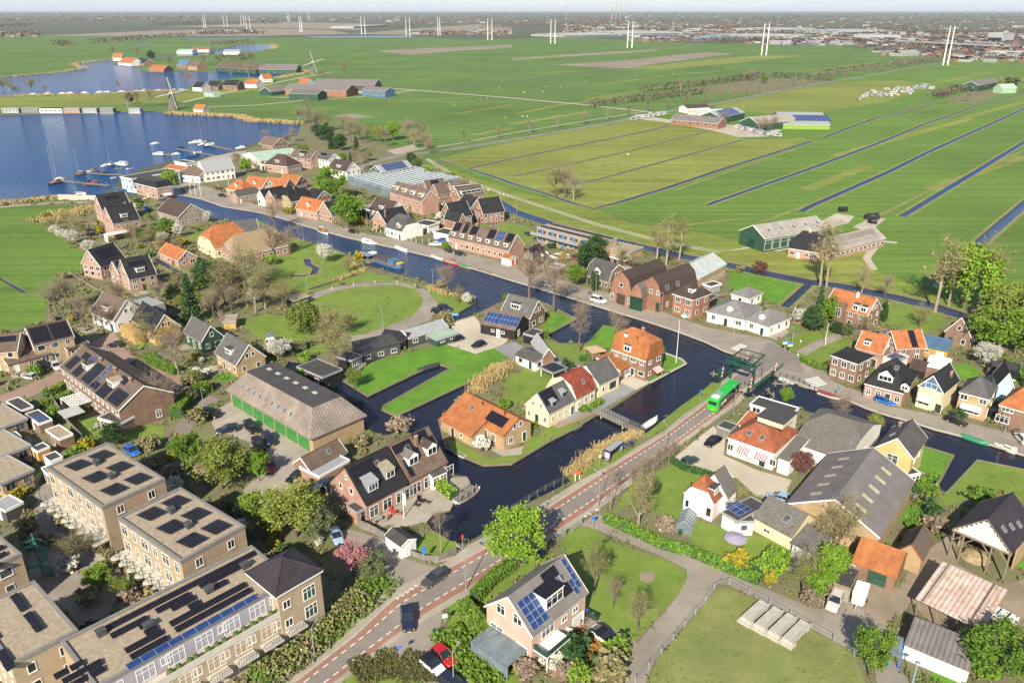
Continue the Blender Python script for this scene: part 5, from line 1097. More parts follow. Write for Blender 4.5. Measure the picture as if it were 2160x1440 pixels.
 # marina side
for key,nm,lb,rf,cat,p,he,hr,typ,wl,rm,kw in(('m1','mansard_house','brick house with black mansard roof on the marina quay','black mansard marina house','house','284 386 330 397 345 386',5.5,8.2,'frustum',BRICK_PINK,BLACKTILE,dict(inset=1.2)),('m2','boathouse','pale blue boathouse with long dark flat roof on the water','pale blue boathouse','boathouse','252 372 277 377 338 352',6,6,'flat',PALEBLUE,BITUMEN,{}),('m3','boat_shed','low shed with orange tiles beside the marina boathouse','orange marina shed','shed','336 360 372 366',3,5.4,'gable',WHITE,ORANGE,dict(W=14)),('m4','boat_shed','brown tiled boat shed with white gable behind the willow','brown marina shed','shed','380 368 420 372',3.6,6.6,'gable',WHITE,BROWNTILE,dict(W=12)),('m5','white_hall','white gable hall with pale roof and orange ridge end at the marina','white marina hall','hall','413 358 432 364',5,10,'gable',WHITE,LEAD,dict(W=16,ridge='n')),('m6','harbour_office','white flat roofed harbour office on the jetty','white harbour office','office','366 340 392 344',4,4,'flat',WHITE,BITUMEN,dict(W=6)),('m7','green_hall','long hall with pale green sheet roof by the boat yard','pale green boat hall','hall','506 327 548 340 612 322',5,8,'gable',WHITE,CORRGREEN,dict(ridge='n')),('m8','village_house','brown hipped house with white dormers beside the pale green hall','brown hipped house by the green hall','house','556 346 606 352',4,9,'hip',BRICK_PINK,DKBROWN,dict(W=11)),('m9','village_house','gable house with black panels on a brown roof near the evergreens','panelled gable house by evergreens','house','610 330 655 336',5.4,9,'gable',BRICK_PINK,BROWNTILE,dict(W=9)),('m10','village_house','pale house with black panel roof at the edge of the evergreens','pale house by evergreens','house','657 332 692 338',5,8,'gable',WHITE,GREYTILE,dict(W=9)),('m11','village_house','brown roofed house with white dormer boxes near the solar barn','white dormer house','house','690 355 730 362',4.4,8.6,'gable',WHITE,DKBROWN,dict(W=10)),('m12','solar_barn','green barn with a blue solar roof beside the greenhouse','green solar barn','barn','780 359 805 364 858 350',5,8,'gable',GREENWALL,LEAD,dict(ridge='n')),('m13','lake_house','brown gable house by the lake shore reeds','brown lake house','house','545 303 576 308',3,7,'gable',BRICK_BROWN,BROWNTILE,dict(W=12)),('l1','water_house','tall house with black tiles and white terraces overlooking the meadow','black tiled terrace house','house','238 472 296 462',6,11.4,'gable',BRICK_PINK,BLACKTILE,dict(W=10)),('l1b','water_house','black tiled house with solar strip and chimneys behind the terrace house','chimneyed black house','house','214 442 276 433',6,11,'gable',BRICK_PINK,BLACKTILE,dict(W=10)),('l2','canal_house','grey brick gable house with brown tiles at the canal mouth','brown roofed canal mouth house','house','330 444 375 459 423 443',4,8.4,'gable',BRICK_GREY,DKBROWN,dict()),('l3','farmhouse','cream farmhouse with steep orange hipped roof by the thatched barn','orange farmhouse','farmhouse','416 509 453 526 503 498',3.4,10,'jerkin',CREAM,ORANGE,dict(ridge='n',zt=.4)),('l3b','thatched_farm','brick farm with broad thatched roof under bare trees','thatched farm','farmhouse','467 527 500 541 600 514',3.4,9.4,'jerkin',BRICK_PINK,THATCH,dict(ridge='n',zt=.45)),('l3s','glass_roof_house','house with slate-grey panelled roof behind the orange farmhouse',None,'house','498 492 548 486',4,7.5,'gable',BRICK_BROWN,GREYTILE,dict(W=9)),('l3c','farm_shed','long brick shed with orange tiles beside a narrow ditch','orange ditch shed','shed','333 532 375 550',2.8,5.6,'gable',BRICK_PINK,ORANGE,dict(W=7)),('l4a','village_house','brick house with black panels and dormer at the edge of the shrubs','panelled house by the meadow','house','272 590 331 578',4.4,9.6,'gable',BRICK_PINK,BLACKTILE,dict(W=10)),('l4b','village_house','brick house with slate roof and black panels behind a pergola','pergola slate house','house','212 563 266 546',4.4,9.4,'gable',BRICK_PINK,BLACKTILE,dict(W=9)),('l4c','village_house','grey roofed middle house with blue skylights in the meadow group','blue skylight house','house','230 571 251 579 281 561',4.2,7.8,'gable',BRICK_PINK,GREYTILE,dict(ridge='n')),('l5a','gable_house','white boarded gable house with brown roof behind a bare tree','white boarded gable house','house','190 657 238 677 308 656',3.5,8.2,'gable',WHITE,BROWNTILE,dict()),('l5b','gable_house','tan clad house with black solar slope and flat extension','tan clad solar house','house','276 673 322 703 382 687',3.6,7.8,'gable',TANWOOD,BLACKTILE,dict()),('l5c','gable_house','dark green gable house with grey roof among bare shrubs','dark green gable house','house','386 700 424 722 476 710',3.2,6.8,'gable',GREENWALL,GREYTILE,dict()),('l5d','gable_house','grey roofed house with white dormer and pale annex beside blossom tree','grey house by blossom','house','452 744 497 771 560 750',3.2,7.4,'gable',BRICK_TAN,GREYTILE,dict()),('l6a','estate_house','brown estate house with two black panel fields and white roof edge','panelled estate house','house','70 730 157 710',5.4,8.6,'gable',BRICK_TAN,BROWNTILE,dict(W=10)),('l6b','estate_house','brown estate house with dark panel roof at the picture edge of the brick street','dark panel estate house','house','-30 745 36 740',5.2,8.2,'gable',BRICK_TAN,BROWNTILE,dict(W=9)),('l6c','garage','low garage row with brown tiled roof on the brick street','brown tiled garage row','garage','16 770 112 744',2.7,4.6,'mono',BRICK_TAN,BROWNTILE,dict(W=7)),('l6d','garage','brown tiled garage beside the estate house and car square',None,'garage','142 738 188 722',2.7,4.8,'mono',BRICK_TAN,BROWNTILE,dict(W=6))):
 h=H(key,nm,lb,rf,cat,p,he,hr,typ,wl,rm,**kw);h.auto(gap=2.5)
 if key=='m1':h.awning('e',0,2.6,4,2)
 if key=='m5':h.put('orange_roof',box_mesh('orange_roof',(3,6.5,.1),ORANGE),h.slopeM('n',-h.L*.4,.5))
 if key in('m8','m9','m11','l1','l5d','l5a','l4a'):h.dormer('s',0,.25,2.6,1.3,'flat',TRIM,TRIM,3)
 if key in('m9','m10','l4a','l1b','l6b'):h.panels('s',0,.68,5,1)
 if key=='m12':h.panels('s',0,.5,14,3,PANELBL)
 if key=='l6a':h.panels('s',-h.L*.24,.5,4,3);h.panels('s',h.L*.24,.5,4,3)
 if key in('l4b','l4c','l5b'):h.panels('s',0,.6,6,2)
 if key in('l1','l1b','l4c','m8'):h.chimney(h.L*.25,.6,1.2)
 if key=='l1':
  h.put('terrace_deck',MB().box(-h.l2-4,-h.l2+4,-h.w2-3.5,-h.w2,2.6,2.9).box(-h.l2-4,-h.l2+4,-h.w2-3.52,-h.w2-3.45,2.9,3.7).box(-h.l2-4,-h.l2-3.9,-h.w2-3.4,-h.w2,0,2.6).mesh('terrace_deck',TRIM),T(0,0,0))
 if key=='l5b':h.put('flat_extension',MB().box(-h.l2,h.l2*.4,-h.w2-3.5,-h.w2-.01,0,2.9).mesh('flat_extension',TANWOOD),T(0,0,0))
 if key=='l5a':h.put('flat_extension',MB().box(-1,h.l2+2,h.w2+.01,h.w2+5,0,5).mesh('flat_extension',LEAD),T(0,0,0))
 # terrace with many panels, west of the barn
h=H('ter','terrace_row','brick terrace with black solar patches, dormers and chimneys west of the green door barn','solar patched terrace','house','125 773 249 866 360 822',5.2,8.8,'gable',BRICK_BROWN,BROWNTILE,ov=.2)
for x,f,nx,ny,m in((-.40,.35,3,2,0),(-.33,.75,3,1,0),(-.25,.3,3,2,0),(-.22,.8,2,1,1),(-.08,.45,4,3,0),(.03,.5,1,4,1),(.06,.2,3,1,0),(.2,.25,4,2,0),(.28,.8,3,1,0),(.38,.3,5,2,0)):
 h.panels('s',x*h.L,f,nx,ny,PANELBL if m else PANELBK)
h.dormer('s',-h.L*.2,.4,2.6,1.3,'flat',TRIM,TRIM,3);h.dormer('s',h.L*.22,.42,2.8,1.4,'flat',TRIM,TRIM,3,GRAVELROOF)
for x in(-.12,.12,.36):h.chimney(x*h.L,-.8,1.0)
h.auto(sides='s',gap=2.3);h.window('e',2,1.6,1.2,1.8,2)
k=H('ter2','extension','',None,'','205 880 252 893',2.9,2.9,'flat',BRICK_BROWN,BITUMEN,W=6,part_of=h,ov=.1,wname='extension',rname='extension_roof');k.row('s',2,1.4,2,1.9,2)
pg=MB()
for i in range(9):pg.box(-3,3,-2+i*.5,-1.8+i*.5,2.4,2.55)
pg.box(-3,-2.85,-2.1,2.3,2.25,2.4).box(2.85,3,-2.1,2.3,2.25,2.4)
for x in(-2.9,2.9):pg.box(x-.08,x+.08,-2.1,-1.9,0,2.3)
h.put('pergola',pg.mesh('pergola',TRIM),T(-2,-h.w2-2.4,0));h.put('sun_canopy',MB().box(-2.2,2.2,-2,2,2.4,2.5).mesh('sun_canopy',CANVAS),T(3.4,-h.w2-5.2,0))
# sheds and garages in the estate gardens
for i,(p,rm,wl,lb)in enumerate((('12 845 43 865 70 855',BITUMEN,BRICK_BROWN,'brick garden garage with black felt roof by the red street'),('52 872 81 893 109 882',BITUMEN,BRICK_BROWN,'brick garden garage carrying four blue panels'),('95 905 124 925 155 914',GRAVELROOF,BRICK_BROWN,'brick garden garage with pale gravel roof'),('64 942 78 951 105 940',BITUMEN,ORANGEWOOD,'rust coloured garden shed with black roof'),('18 913 30 925 44 918',LEAD,PALEBLUE,'pale blue garden shed with white door'),('90 960 105 972 130 960',BITUMEN,WHITE,'white garden shed with dark flat roof by the flats'),('0 888 12 898 42 888',LEAD,WHITE,'low white garden shed among the estate plots'),('-20 1060 10 1076 56 1060',LEAD,DARKGREY,'grey zinc roofed pavilion beside the flats'),('86 985 100 1000 125 990',LEAD,GREYWOOD,'weathered timber shed beside the slatted fence'))):
 h=H('gg%d'%i,'garden_shed',lb,None,'shed',p,2.6,2.6,'flat',wl,rm,ov=.05)
 if i==1:h.panels('s',1,.4,4,1,PANELBL)
 h.door('s',0,.9,2)
 # estate houses at the picture's west edge, seen from above
for i,(p,lb)in enumerate((('-60 872 -8 905','pale gravel roofed estate house by the west plots, first of three'),('-60 930 -4 965','pale gravel roofed estate house by the west plots, second of three'),('-60 985 0 1020','pale gravel roofed estate house by the west plots, third of three'))):
 h=H('ee%d'%i,'estate_house',lb,None,'house',p,3.2,3.2,'flat',BRICK_TAN,GRAVELROOF,W=6,trim=LEAD);h.auto(up=False)
 # floating huts and cabins round the oval lane
for key,nm,lb,rf,cat,p,he,hr,typ,wl,rm,kw in(('hb1','houseboat','dark flat roofed houseboat moored beside the barn inlet','dark barn houseboat','houseboat','625 772 680 795',2.6,2.6,'flat',BLACKWOOD,BITUMEN,dict(W=6,trim=None,base=-.6)),('hb2','houseboat','grey-blue houseboat with white windows along the lawn','grey-blue houseboat','houseboat','760 742 846 722',2.8,3.4,'mono',DARKGREY,BITUMEN,dict(W=6,trim=None,base=-.6)),('hb3','cabin','long white fronted cabin with pale metal roof on the oval lane','pale roofed cabin','cabin','862 714 946 689',2.7,4.0,'gable',DARKGREY,LEAD,dict(W=6)),('hb4','green_shed','low shed with mint green flat roof beside the pale roofed cabin',None,'shed','922 716 968 701',2.3,2.3,'flat',GREENWALL,CORRGREEN,dict(W=4.5,trim=None)),('hb5','hut','dark tiled hut with chimney stack beside the oval lane',None,'hut','800 712 855 720',2.4,3.6,'gable',BLACKWOOD,BLACKTILE,dict(W=6,trim=None)),('hb6','field_hut','small timber field hut with a bright board roof at the lane gate','timber field hut','hut','620 636 655 624',2.2,2.6,'mono',BLACKWOOD,mat('board_roof',(.36,.30,.2),.2,1,.9),dict(W=4,trim=None)),('hb7','glass_hut','little white framed glass hut in the garden',None,'hut','561 712 578 710',2.6,3.2,'hip',WHITE,GLASSHOUSE,dict(W=3,ov=.1)),('hb8','cabin_wing','dark cabin annex at the end of the grey-blue houseboat',None,'cabin','742 760 765 748',2.4,2.4,'flat',BLACKWOOD,BITUMEN,dict(W=5,trim=None,base=-.6)),('red1','garden_shed','tan garden shed with a red door among the trees',None,'shed','468 678 498 676',2.5,2.5,'flat',TANWOOD,GRAVELROOF,dict(W=5,trim=None)),('bgh','white_hut','white garden hut with a grey roof beside the bungalow meadow',None,'hut','1672 664 1693 668',2.4,4,'gable',BRICK_BROWN,GREYTILE,dict(W=5)),('bgs','grey_shed','pale grey shed with dark flat roof by the hall meadow',None,'shed','1482 598 1500 604',2.5,2.5,'flat',LEAD,BITUMEN,dict(W=5))):
 h=H(key,nm,lb,rf,cat,p,he,hr,typ,wl,rm,**kw)
 if key.startswith('hb'):h.row('s',max(2,int(h.L/3.4)),1.5,1.6,1.1,2)
 if kw.get('base'):h.put('float',MB().box(-h.L/2-.3,h.L/2+.3,-h.W/2-.3,h.W/2+.3,-.35,.05).mesh('float',CONCRETE),T(0,0,0))
 # farm on the dyke and the polder farms far off
for key,lb,rf,p,he,hr,typ,wl,rm,kw in(('f1','green sided polder barn with grey roof on the dyke','green dyke barn','1559 486 1614 504 1683 464',5,8.5,'gable',GREENWALL,CORR,dict(ridge='n')),('f2','farmhouse with dark mansard-like gable roof and a chimney on the dyke','dyke farmhouse','1663 523 1726 533 1738 515',3.2,8.5,'jerkin',BRICK_PINK,BLACKTILE,dict(zt=.45)),('f3','long low cow barn with pale sheet roof and ridge vents on the dyke','long dyke cow barn','1700 516 1756 531 1821 491',3.2,6.4,'gable',BRICK_PINK,CORR,dict(ridge='n')),('f5','green polder barn with blue panel roof and white end','blue roofed polder barn','1475 244 1520 248 1567 237',5,8.5,'gable',GREENWALL,LEAD,dict(ridge='n')),('f6','white roofed polder barn behind the brick cow shed',None,'1450 236 1475 243 1500 232',5,8,'gable',WHITE,CORRPALE,dict(ridge='n')),('f7','brick cow shed with grey roof at the polder farm','brick polder cow shed','1415 252 1515 261',4,7.5,'gable',BRICK_RED,CORRDK,dict(W=14)),('f8','brown roofed polder shed with white gable',None,'1450 229 1500 226',4,6,'gable',WHITE,DKBROWN,dict(W=12)),('f9','grey sheet polder barn with green gable next to parked trailers',None,'1560 256 1600 262 1640 248',5,9,'gable',GREENWALL,CORR,dict(ridge='n')),('f10','polder barn with a full blue solar roof and lime green side','lime sided solar barn','1620 243 1652 262 1718 247',3.4,9,'gable',mat('lime_cladding',(.20,.33,.06),.1,1,.6),LEAD,dict(ridge='n')),('f11','far polder barn with blue-grey gable roof beside an orchard','far orchard barn','2030 179 2065 181 2085 172',6,10,'gable',GREENWALL,CORRDK,dict(ridge='n')),('f12','pale green far barn beside round topped greenery',None,'2095 185 2115 187',5,9,'gable',CORRGREEN,CORRGREEN,dict(W=20,ridge='n')),('g1','long lake farm barn with dark blue roof, front one','dark lake farm barn','600 188 730 192',6,11,'gable',BRICK_RED,CORRDK,dict(W=26)),('g2','long lake farm barn with grey roof and light ridge, behind the front one',None,'662 178 790 180',6,11,'gable',DARKGREY,CORRDK,dict(W=24)),('g3','green gabled lake farm barn with mossy roof',None,'608 197 670 199',6,9,'gable',GREENWALL,DKTHATCH,dict(W=18)),('g4','low lake farm shed with a dark gable roof',None,'547 192 572 194 597 186',4,8,'gable',GREENWALL,CORRDK,dict(ridge='n')),('g5','dark blue lake farm shed with skylights',None,'763 190 812 193',6,9,'gable',BLUEROOF,CORRDK,dict(W=16)),('g6','small white gable house with red roof behind the lake farm',None,'627 176 646 177',4,9,'gable',WHITE,ORANGE,dict(W=14)),('g7','long grey barn beyond the upper lake',None,'545 147 625 147',6,12,'gable',GREENWALL,CORRDK,dict(W=30)),('g8','broad brown barn with white gables beyond the upper lake',None,'455 142 540 147',6,13,'gable',GREENWALL,BROWNTILE,dict(W=34)),('v1','white lakeside cottage with red roof on the far spit',None,'237 122 256 122',5,12,'gable',WHITE,ORANGE,dict(W=16)),('v2','orange roofed lakeside house on the far spit',None,'248 132 275 134',4,11,'gable',WHITE,ORANGE,dict(W=22)),('v3','dark lakeside house on the far spit',None,'283 132 303 134',4,10,'gable',BRICK_BROWN,BLACKTILE,dict(W=18)),('v4','orange lakeside boathouse with open water front',None,'312 146 345 147',4,9,'gable',BRICK_BROWN,ORANGE,dict(W=20)),('v5','blue roofed lakeside house',None,'372 137 392 138',5,12,'gable',BRICK_BROWN,BLUEROOF,dict(W=18)),('v6','brown lakeside house next to the blue roofed one',None,'394 140 415 141',5,12,'gable',BRICK_PINK,BROWNTILE,dict(W=18)),('v7','white gable house behind the near windmill',None,'405 184 425 185',4,9,'gable',WHITE,BLACKTILE,dict(W=14)),('v8','black roofed house behind the near windmill',None,'435 182 460 183',4,9,'gable',BRICK_BROWN,BLACKTILE,dict(W=14)),('v9','brown house with black panels behind the near windmill',None,'468 180 500 181',5,10,'gable',BRICK_BROWN,BLACKTILE,dict(W=14)),('v10','orange roofed house on the mill lane',None,'515 177 540 178',4,9,'gable',WHITE,ORANGE,dict(W=14)),('v11','mint green shed in the mill meadow',None,'428 194 450 197',4,4.6,'mono',CORRGREEN,LEAD,dict(W=8)),('v12','orange roofed cottage at the foot of the near windmill',None,'407 230 427 231',2.5,6,'gable',WHITE,ORANGE,dict(W=9)),('v13','orange roofed house by the far windmill',None,'556 167 575 166',4,9,'gable',WHITE,ORANGE,dict(W=14)),('v14','long orange boatyard building by the third lake',None,'405 105 440 105',5,9,'gable',WHITE,ORANGE,dict(W=30)),('v15','pale boatyard hall by the third lake',None,'372 108 405 108',6,9,'gable',WHITE,CORRGREEN,dict(W=30)),('v16','white boat shed on the third lake shore',None,'470 110 505 110',5,9,'gable',WHITE,LEAD,dict(W=24))):
 h=H(key,'farm_barn' if key[0]in 'fg' else 'lakeside_house',lb,rf,'barn' if key[0]in 'fg' else 'house',p,he,hr,typ,wl,rm,**kw)
 if key=='f1':
  h.row('s',8,2.4,3.4,3.6,1,glass=GREENWALL);h.door('w',0,3,3.5,TRIMDK)
  for i in range(5):h.skylight('s',-h.L*.35+i*6,.5,.9,1.6)
 if key=='f2':h.row('s',4,1.6,1.5,1.4,2,skip=(1,));h.door('s',-1.6,1.2,2.2,DOORWHITE);h.chimney(0,0,1.2,.9,.7,YELLOW);h.auto(sides='e')
 if key=='f3':
  for i in range(30):h.put('ridge_vent',box_mesh('ridge_vent',(.35,2.6,.08),BROWNTILE),h.slopeM('s',-h.L*.42+i*h.L*.84/29,.72 if i%2 else .70));
  for i in range(15):h.put('ridge_vent',box_mesh('ridge_vent',(.35,1.6,.08),BROWNTILE),h.slopeM('s',-h.L*.40+i*h.L*.8/14,.32))
  h.row('s',12,1.6,2.2,.9,1)
 if key=='f5':h.panels('s',0,.5,9,4,PANELBL,3.0,2.2)
 if key=='f10':h.panels('s',0,.5,12,5,PANELBL,3.2,2.6)
 if key in('g1','g5','f7','g7','g8'):h.row('s',6,2.5,3,1.4,1)
 if key[0]=='v':h.row('s',3,1.9,1.4,1.4,2)
 # ================================================================ TREES, SHRUBS, HEDGES, REEDS
def foliage(name,c1,c2,scale=.9):
 m=mat(name,c1,scale=scale,rough=.75,col2=c2,spec=.15,rnd=.16,fine=5)
 return m
F_LEAF=foliage('spring_leaves',(.075,.155,.022),(.175,.265,.034))
F_BRIGHT=foliage('fresh_leaves',(.095,.195,.020),(.20,.33,.035))
F_YEL=foliage('young_yellow_leaves',(.130,.175,.030),(.230,.265,.060))
F_OLIVE=foliage('budding_twigs',(.19,.165,.085),(.29,.26,.13))
F_BARE=foliage('bare_twigs',(0.195,0.150,0.112),(0.323,0.255,0.195))
F_DARK=foliage('evergreen_leaves',(0.022,0.059,0.022),(0.063,0.119,0.039))
F_GREY=foliage('grey_green_leaves',(0.091,0.124,0.049),(0.176,0.202,0.098))
F_WHITE=foliage('white_blossom',(.42,.42,.34),(.74,.72,.66),2)
F_PINK=foliage('pink_blossom',(.30,.12,.13),(.52,.24,.26),2)
F_PURP=foliage('purple_leaves',(0.083,0.038,0.038),(0.180,0.090,0.068))
F_FORS=foliage('yellow_blossom',(.22,.19,.02),(.38,.32,.03),2)
F_REED=mat('dry_reed',(.34,.255,.115),scale=1.2,rough=.9,col2=(.50,.39,.19),rnd=.1)
F_COVER=foliage('low_greenery',(0.074,0.115,0.027),(0.182,0.203,0.068),.35)
F_COVERB=foliage('dry_greenery',(0.175,0.133,0.077),(0.280,0.231,0.133),.35)
def leaf_quads(P,size,rg,up=.35,elong=1.3):
 """one small leaf-clump quad per point, random attitude"""
 n=len(P);d=rg.normal(size=(n,3));d[:,2]+=up;d/=np.linalg.norm(d,axis=1)[:,None]
 a=np.cross(d,rg.normal(size=(n,3)));a/=np.linalg.norm(a,axis=1)[:,None]+1e-9;b=np.cross(d,a)
 s=(size*rg.uniform(.55,1.35,n))[:,None]
 V=np.concatenate([P-a*s*elong*.5,P+b*s*.5,P+a*s*elong*.5,P-b*s*.5],0)
 i=np.arange(n);return V,np.stack([i,i+n,i+2*n,i+3*n],1)
def np_mesh(name,V,Fq,m):
 me=bpy.data.meshes.new(name);nf=len(Fq);k=Fq.shape[1]
 me.vertices.add(len(V));me.vertices.foreach_set('co',np.ascontiguousarray(V,dtype=np.float32).ravel())
 me.loops.add(nf*k);me.loops.foreach_set('vertex_index',Fq.astype(np.int32).ravel())
 me.polygons.add(nf);me.polygons.foreach_set('loop_start',np.arange(0,nf*k,k,dtype=np.int32));me.polygons.foreach_set('loop_total',np.full(nf,k,dtype=np.int32))
 me.update(calc_edges=True);me.materials.append(m);return me
def crown_points(rg,n,rx,rz,zc,clumps=26,spread=.22,shell=.55,shape='egg'):
 c=[]
 while len(c)<clumps:
  p=rg.uniform(-1,1,3);r=np.linalg.norm(p)
  if r>1 or r<rg.uniform(0,shell):continue
  if shape=='cone' and math.hypot(p[0],p[1])>(1-p[2])*.52:continue
  if shape=='dome' and p[2]<-.55:continue
  c.append(p)
 c=np.array(c);k=rg.integers(0,clumps,n);w=rg.uniform(.55,1.25,clumps)
 P=c[k]+rg.normal(size=(n,3))*spread*w[k][:,None]
 return P*(rx,rx,rz)+(0,0,zc)
def limbs(rg,h,tr,n=6,z0=.3,z1=.8,reach=.33,rise=.35,r0=.4):
 """trunk with limbs; returns builder and limb ends"""
 mb=MB();top=Vector((rg.normal()*.02*h,rg.normal()*.02*h,h*z1));mid=Vector((rg.normal()*.015*h,rg.normal()*.015*h,h*z0))
 mb.tube((0,0,-.2),mid,tr,tr*.75,7);mb.tube(mid,top,tr*.75,tr*.25,6)
 ends=[]
 for i in range(n):
  t=rg.uniform(0,.85);p=mid.lerp(top,t);a=2*math.pi*(i/n+rg.uniform(-.06,.06));q=p+Vector((math.cos(a)*reach*h*(1.1-t*.6),math.sin(a)*reach*h*(1.1-t*.6),h*rise*rg.uniform(.5,1.1)))
  m=p.lerp(q,.5)+Vector((0,0,-.02*h));r=tr*r0*(1-t*.4)
  mb.tube(p,m,r,r*.7,5,cap=False);mb.tube(m,q,r*.7,r*.3,5,cap=False);ends.append((p,m,q))
 ends.append((mid,mid.lerp(top,.5),top));return mb,ends
def twig_cloud(rg,ends,h,n1,n2,L1,L2,w=.026,droop=0.0,bud=0):
 """thin crossed ribbons: branches off the limbs, twigs off the branches"""
 segs=[];tips=[]
 for p,m,q in ends:
  for _ in range(n1):
   t=rg.uniform(.25,1);a=p.lerp(m,t*2)if t<.5 else m.lerp(q,t*2-1)
   d=(q-p).normalized()*.7+Vector(rg.normal(size=3))*.65;d.z=abs(d.z)*.7+.25;d.normalize()
   b=a+d*L1*h*rg.uniform(.5,1.1);segs.append((a,b,w*1.5))
   for _ in range(n2):
    s=a.lerp(b,rg.uniform(.2,1));e=d*.6+Vector(rg.normal(size=3))*.7;e.z=e.z*.6+.35-droop;e.normalize()
    f=s+e*L2*h*rg.uniform(.4,1.1);segs.append((s,f,w));tips.append(s.lerp(f,rg.uniform(.5,1)))
    for _ in range(2):
     s2=s.lerp(f,rg.uniform(.3,.9));e2=(e*.6+Vector(rg.normal(size=3))*.6);f2=s2+e2*L2*h*.5;segs.append((s2,f2,w*.7));tips.append(f2)
 A=np.array([s[0]for s in segs]);B=np.array([s[1]for s in segs]);W=np.array([s[2]for s in segs])[:,None]
 d=B-A;a=np.cross(d,rg.normal(size=A.shape));a/=np.linalg.norm(a,axis=1)[:,None]+1e-9
 n=len(A);V=np.concatenate([A-a*W,A+a*W,B+a*W*.35,B-a*W*.35],0);i=np.arange(n)
 Q=np.stack([i,i+n,i+2*n,i+3*n],1)
 if bud:
  T_=np.array(tips);T_=T_[rg.integers(0,len(T_),bud)]+rg.normal(size=(bud,3))*.12
  V2,Q2=leaf_quads(T_,.22,rg);Q=np.concatenate([Q,Q2+len(V)]);V=np.concatenate([V,V2])
 return V,Q
 # prototypes stand 10 m high (shrubs 2 m); every copy shares their meshes
PROTO={}
def proto(kind,k):
 if(kind,k)in PROTO:return PROTO[(kind,k)]
 rg=np.random.default_rng(hash(kind)%1000 if 0 else sum(map(ord,kind))*7+k);h=10.0;bark=BARK
 if kind in('leaf','bright','dark','grey','yel','purple','blossom','pinkb','forsythia'):
  f=dict(leaf=F_LEAF,bright=F_BRIGHT,dark=F_DARK,grey=F_GREY,yel=F_YEL,purple=F_PURP,blossom=F_WHITE,pinkb=F_PINK,forsythia=F_FORS)[kind]
  tb,e=limbs(rg,h,.24,7,.22,.8,.30,.3)
  open_=kind in('blossom','pinkb','yel')
  P=crown_points(rg,6500 if not open_ else 4200,3.5,3.5,6.2,46,.14,.55)
  V,Q=leaf_quads(P,.30 if not open_ else .25,rg)
  if open_:
   V2,Q2=twig_cloud(rg,e,h,8,4,.2,.13);Q=np.concatenate([Q,Q2+len(V)]);V=np.concatenate([V,V2])
 elif kind=='willow':
  tb,e=limbs(rg,h,.3,8,.25,.75,.3,.22);P=[]
  for i in range(130):
   a=rg.uniform(0,2*math.pi);r=3.6*math.sqrt(rg.uniform(.05,1));top=9.3-r*r*.16;L=rg.uniform(1.5,top-1.8)
   n=int(L*12);z=top-np.linspace(0,L,n);rr=r+np.linspace(0,.5,n);P.append(np.stack([np.cos(a)*rr,np.sin(a)*rr,z],1)+rg.normal(size=(n,3))*.14)
  V,Q=leaf_quads(np.concatenate(P),.26,rg,0,1.8);f=F_YEL if k%2==0 else F_BRIGHT
 elif kind=='conifer':
  tb=MB().tube((0,0,-.2),(0,0,9),.2,.04,7)
  P=[]
  for i in range(150):
   z=rg.uniform(.08,1);r=(1-z)*2.3+.15;a=rg.uniform(0,2*math.pi);n=int(10+26*(1-z));t=np.linspace(.1,1,n)
   P.append(np.stack([np.cos(a)*r*t,np.sin(a)*r*t,z*10-t*.7*r*.4+0*t],1)+rg.normal(size=(n,3))*.13)
  V,Q=leaf_quads(np.concatenate(P),.36,rg);f=F_DARK
 elif kind=='column':
  tb=MB().tube((0,0,-.2),(0,0,4),.2,.1,6);P=crown_points(rg,2600,1.5,4.8,5.0,30,.16,.7);V,Q=leaf_quads(P,.36,rg);f=F_LEAF if k%2 else F_DARK
 elif kind in('bare','bud','poplar','birch'):
  if kind=='poplar':tb,e=limbs(rg,h,.17,9,.35,.97,.12,.22);bark=BARKPALE;V,Q=twig_cloud(rg,e,h,8,6,.11,.08,.016,bud=220);f=F_OLIVE
  elif kind=='birch':tb,e=limbs(rg,h,.12,8,.2,.95,.16,.25);bark=BARKPALE;V,Q=twig_cloud(rg,e,h,8,5,.12,.09,.015);f=F_BARE
  else:
   tb,e=limbs(rg,h,.26,9,.26,.8,.26,.38,.5);V,Q=twig_cloud(rg,e,h,11,7,.20,.13,.020,bud=520 if kind=='bud' else 0);f=F_OLIVE if kind=='bud' else F_BARE
   if k%2:bark=BARKPALE
 elif kind in('shrub','shrubd','shrubb','shruby','shrubg','shrubw'):
  h=2.0;tb=MB()
  for i in range(5):
   a=i*1.3;tb.tube((0,0,-.05),(math.cos(a)*.5,math.sin(a)*.5,1.1),.04,.02,4)
  P=crown_points(rg,620,1.0,.85,1.0,14,.22,.5,'dome');V,Q=leaf_quads(P,.30,rg)
  f=dict(shrub=F_LEAF,shrubd=F_DARK,shrubb=F_BARE,shruby=F_FORS,shrubg=F_OLIVE,shrubw=F_WHITE)[kind]
 elif kind=='ball':
  h=2.0;tb=MB().tube((0,0,-.05),(0,0,.7),.06,.05,5);P=rg.normal(size=(700,3));P/=np.linalg.norm(P,axis=1)[:,None];P=P*rg.uniform(.9,1,(700,1))*(.95,.95,.95)+(0,0,1.0);V,Q=leaf_quads(P,.22,rg);f=F_LEAF if k%2 else F_BRIGHT
 crown=np_mesh('crown',V,Q,f);PROTO[(kind,k)]=(tb.mesh('trunk' if h>5 else 'stem',bark,uv=False),crown,h);return PROTO[(kind,k)]
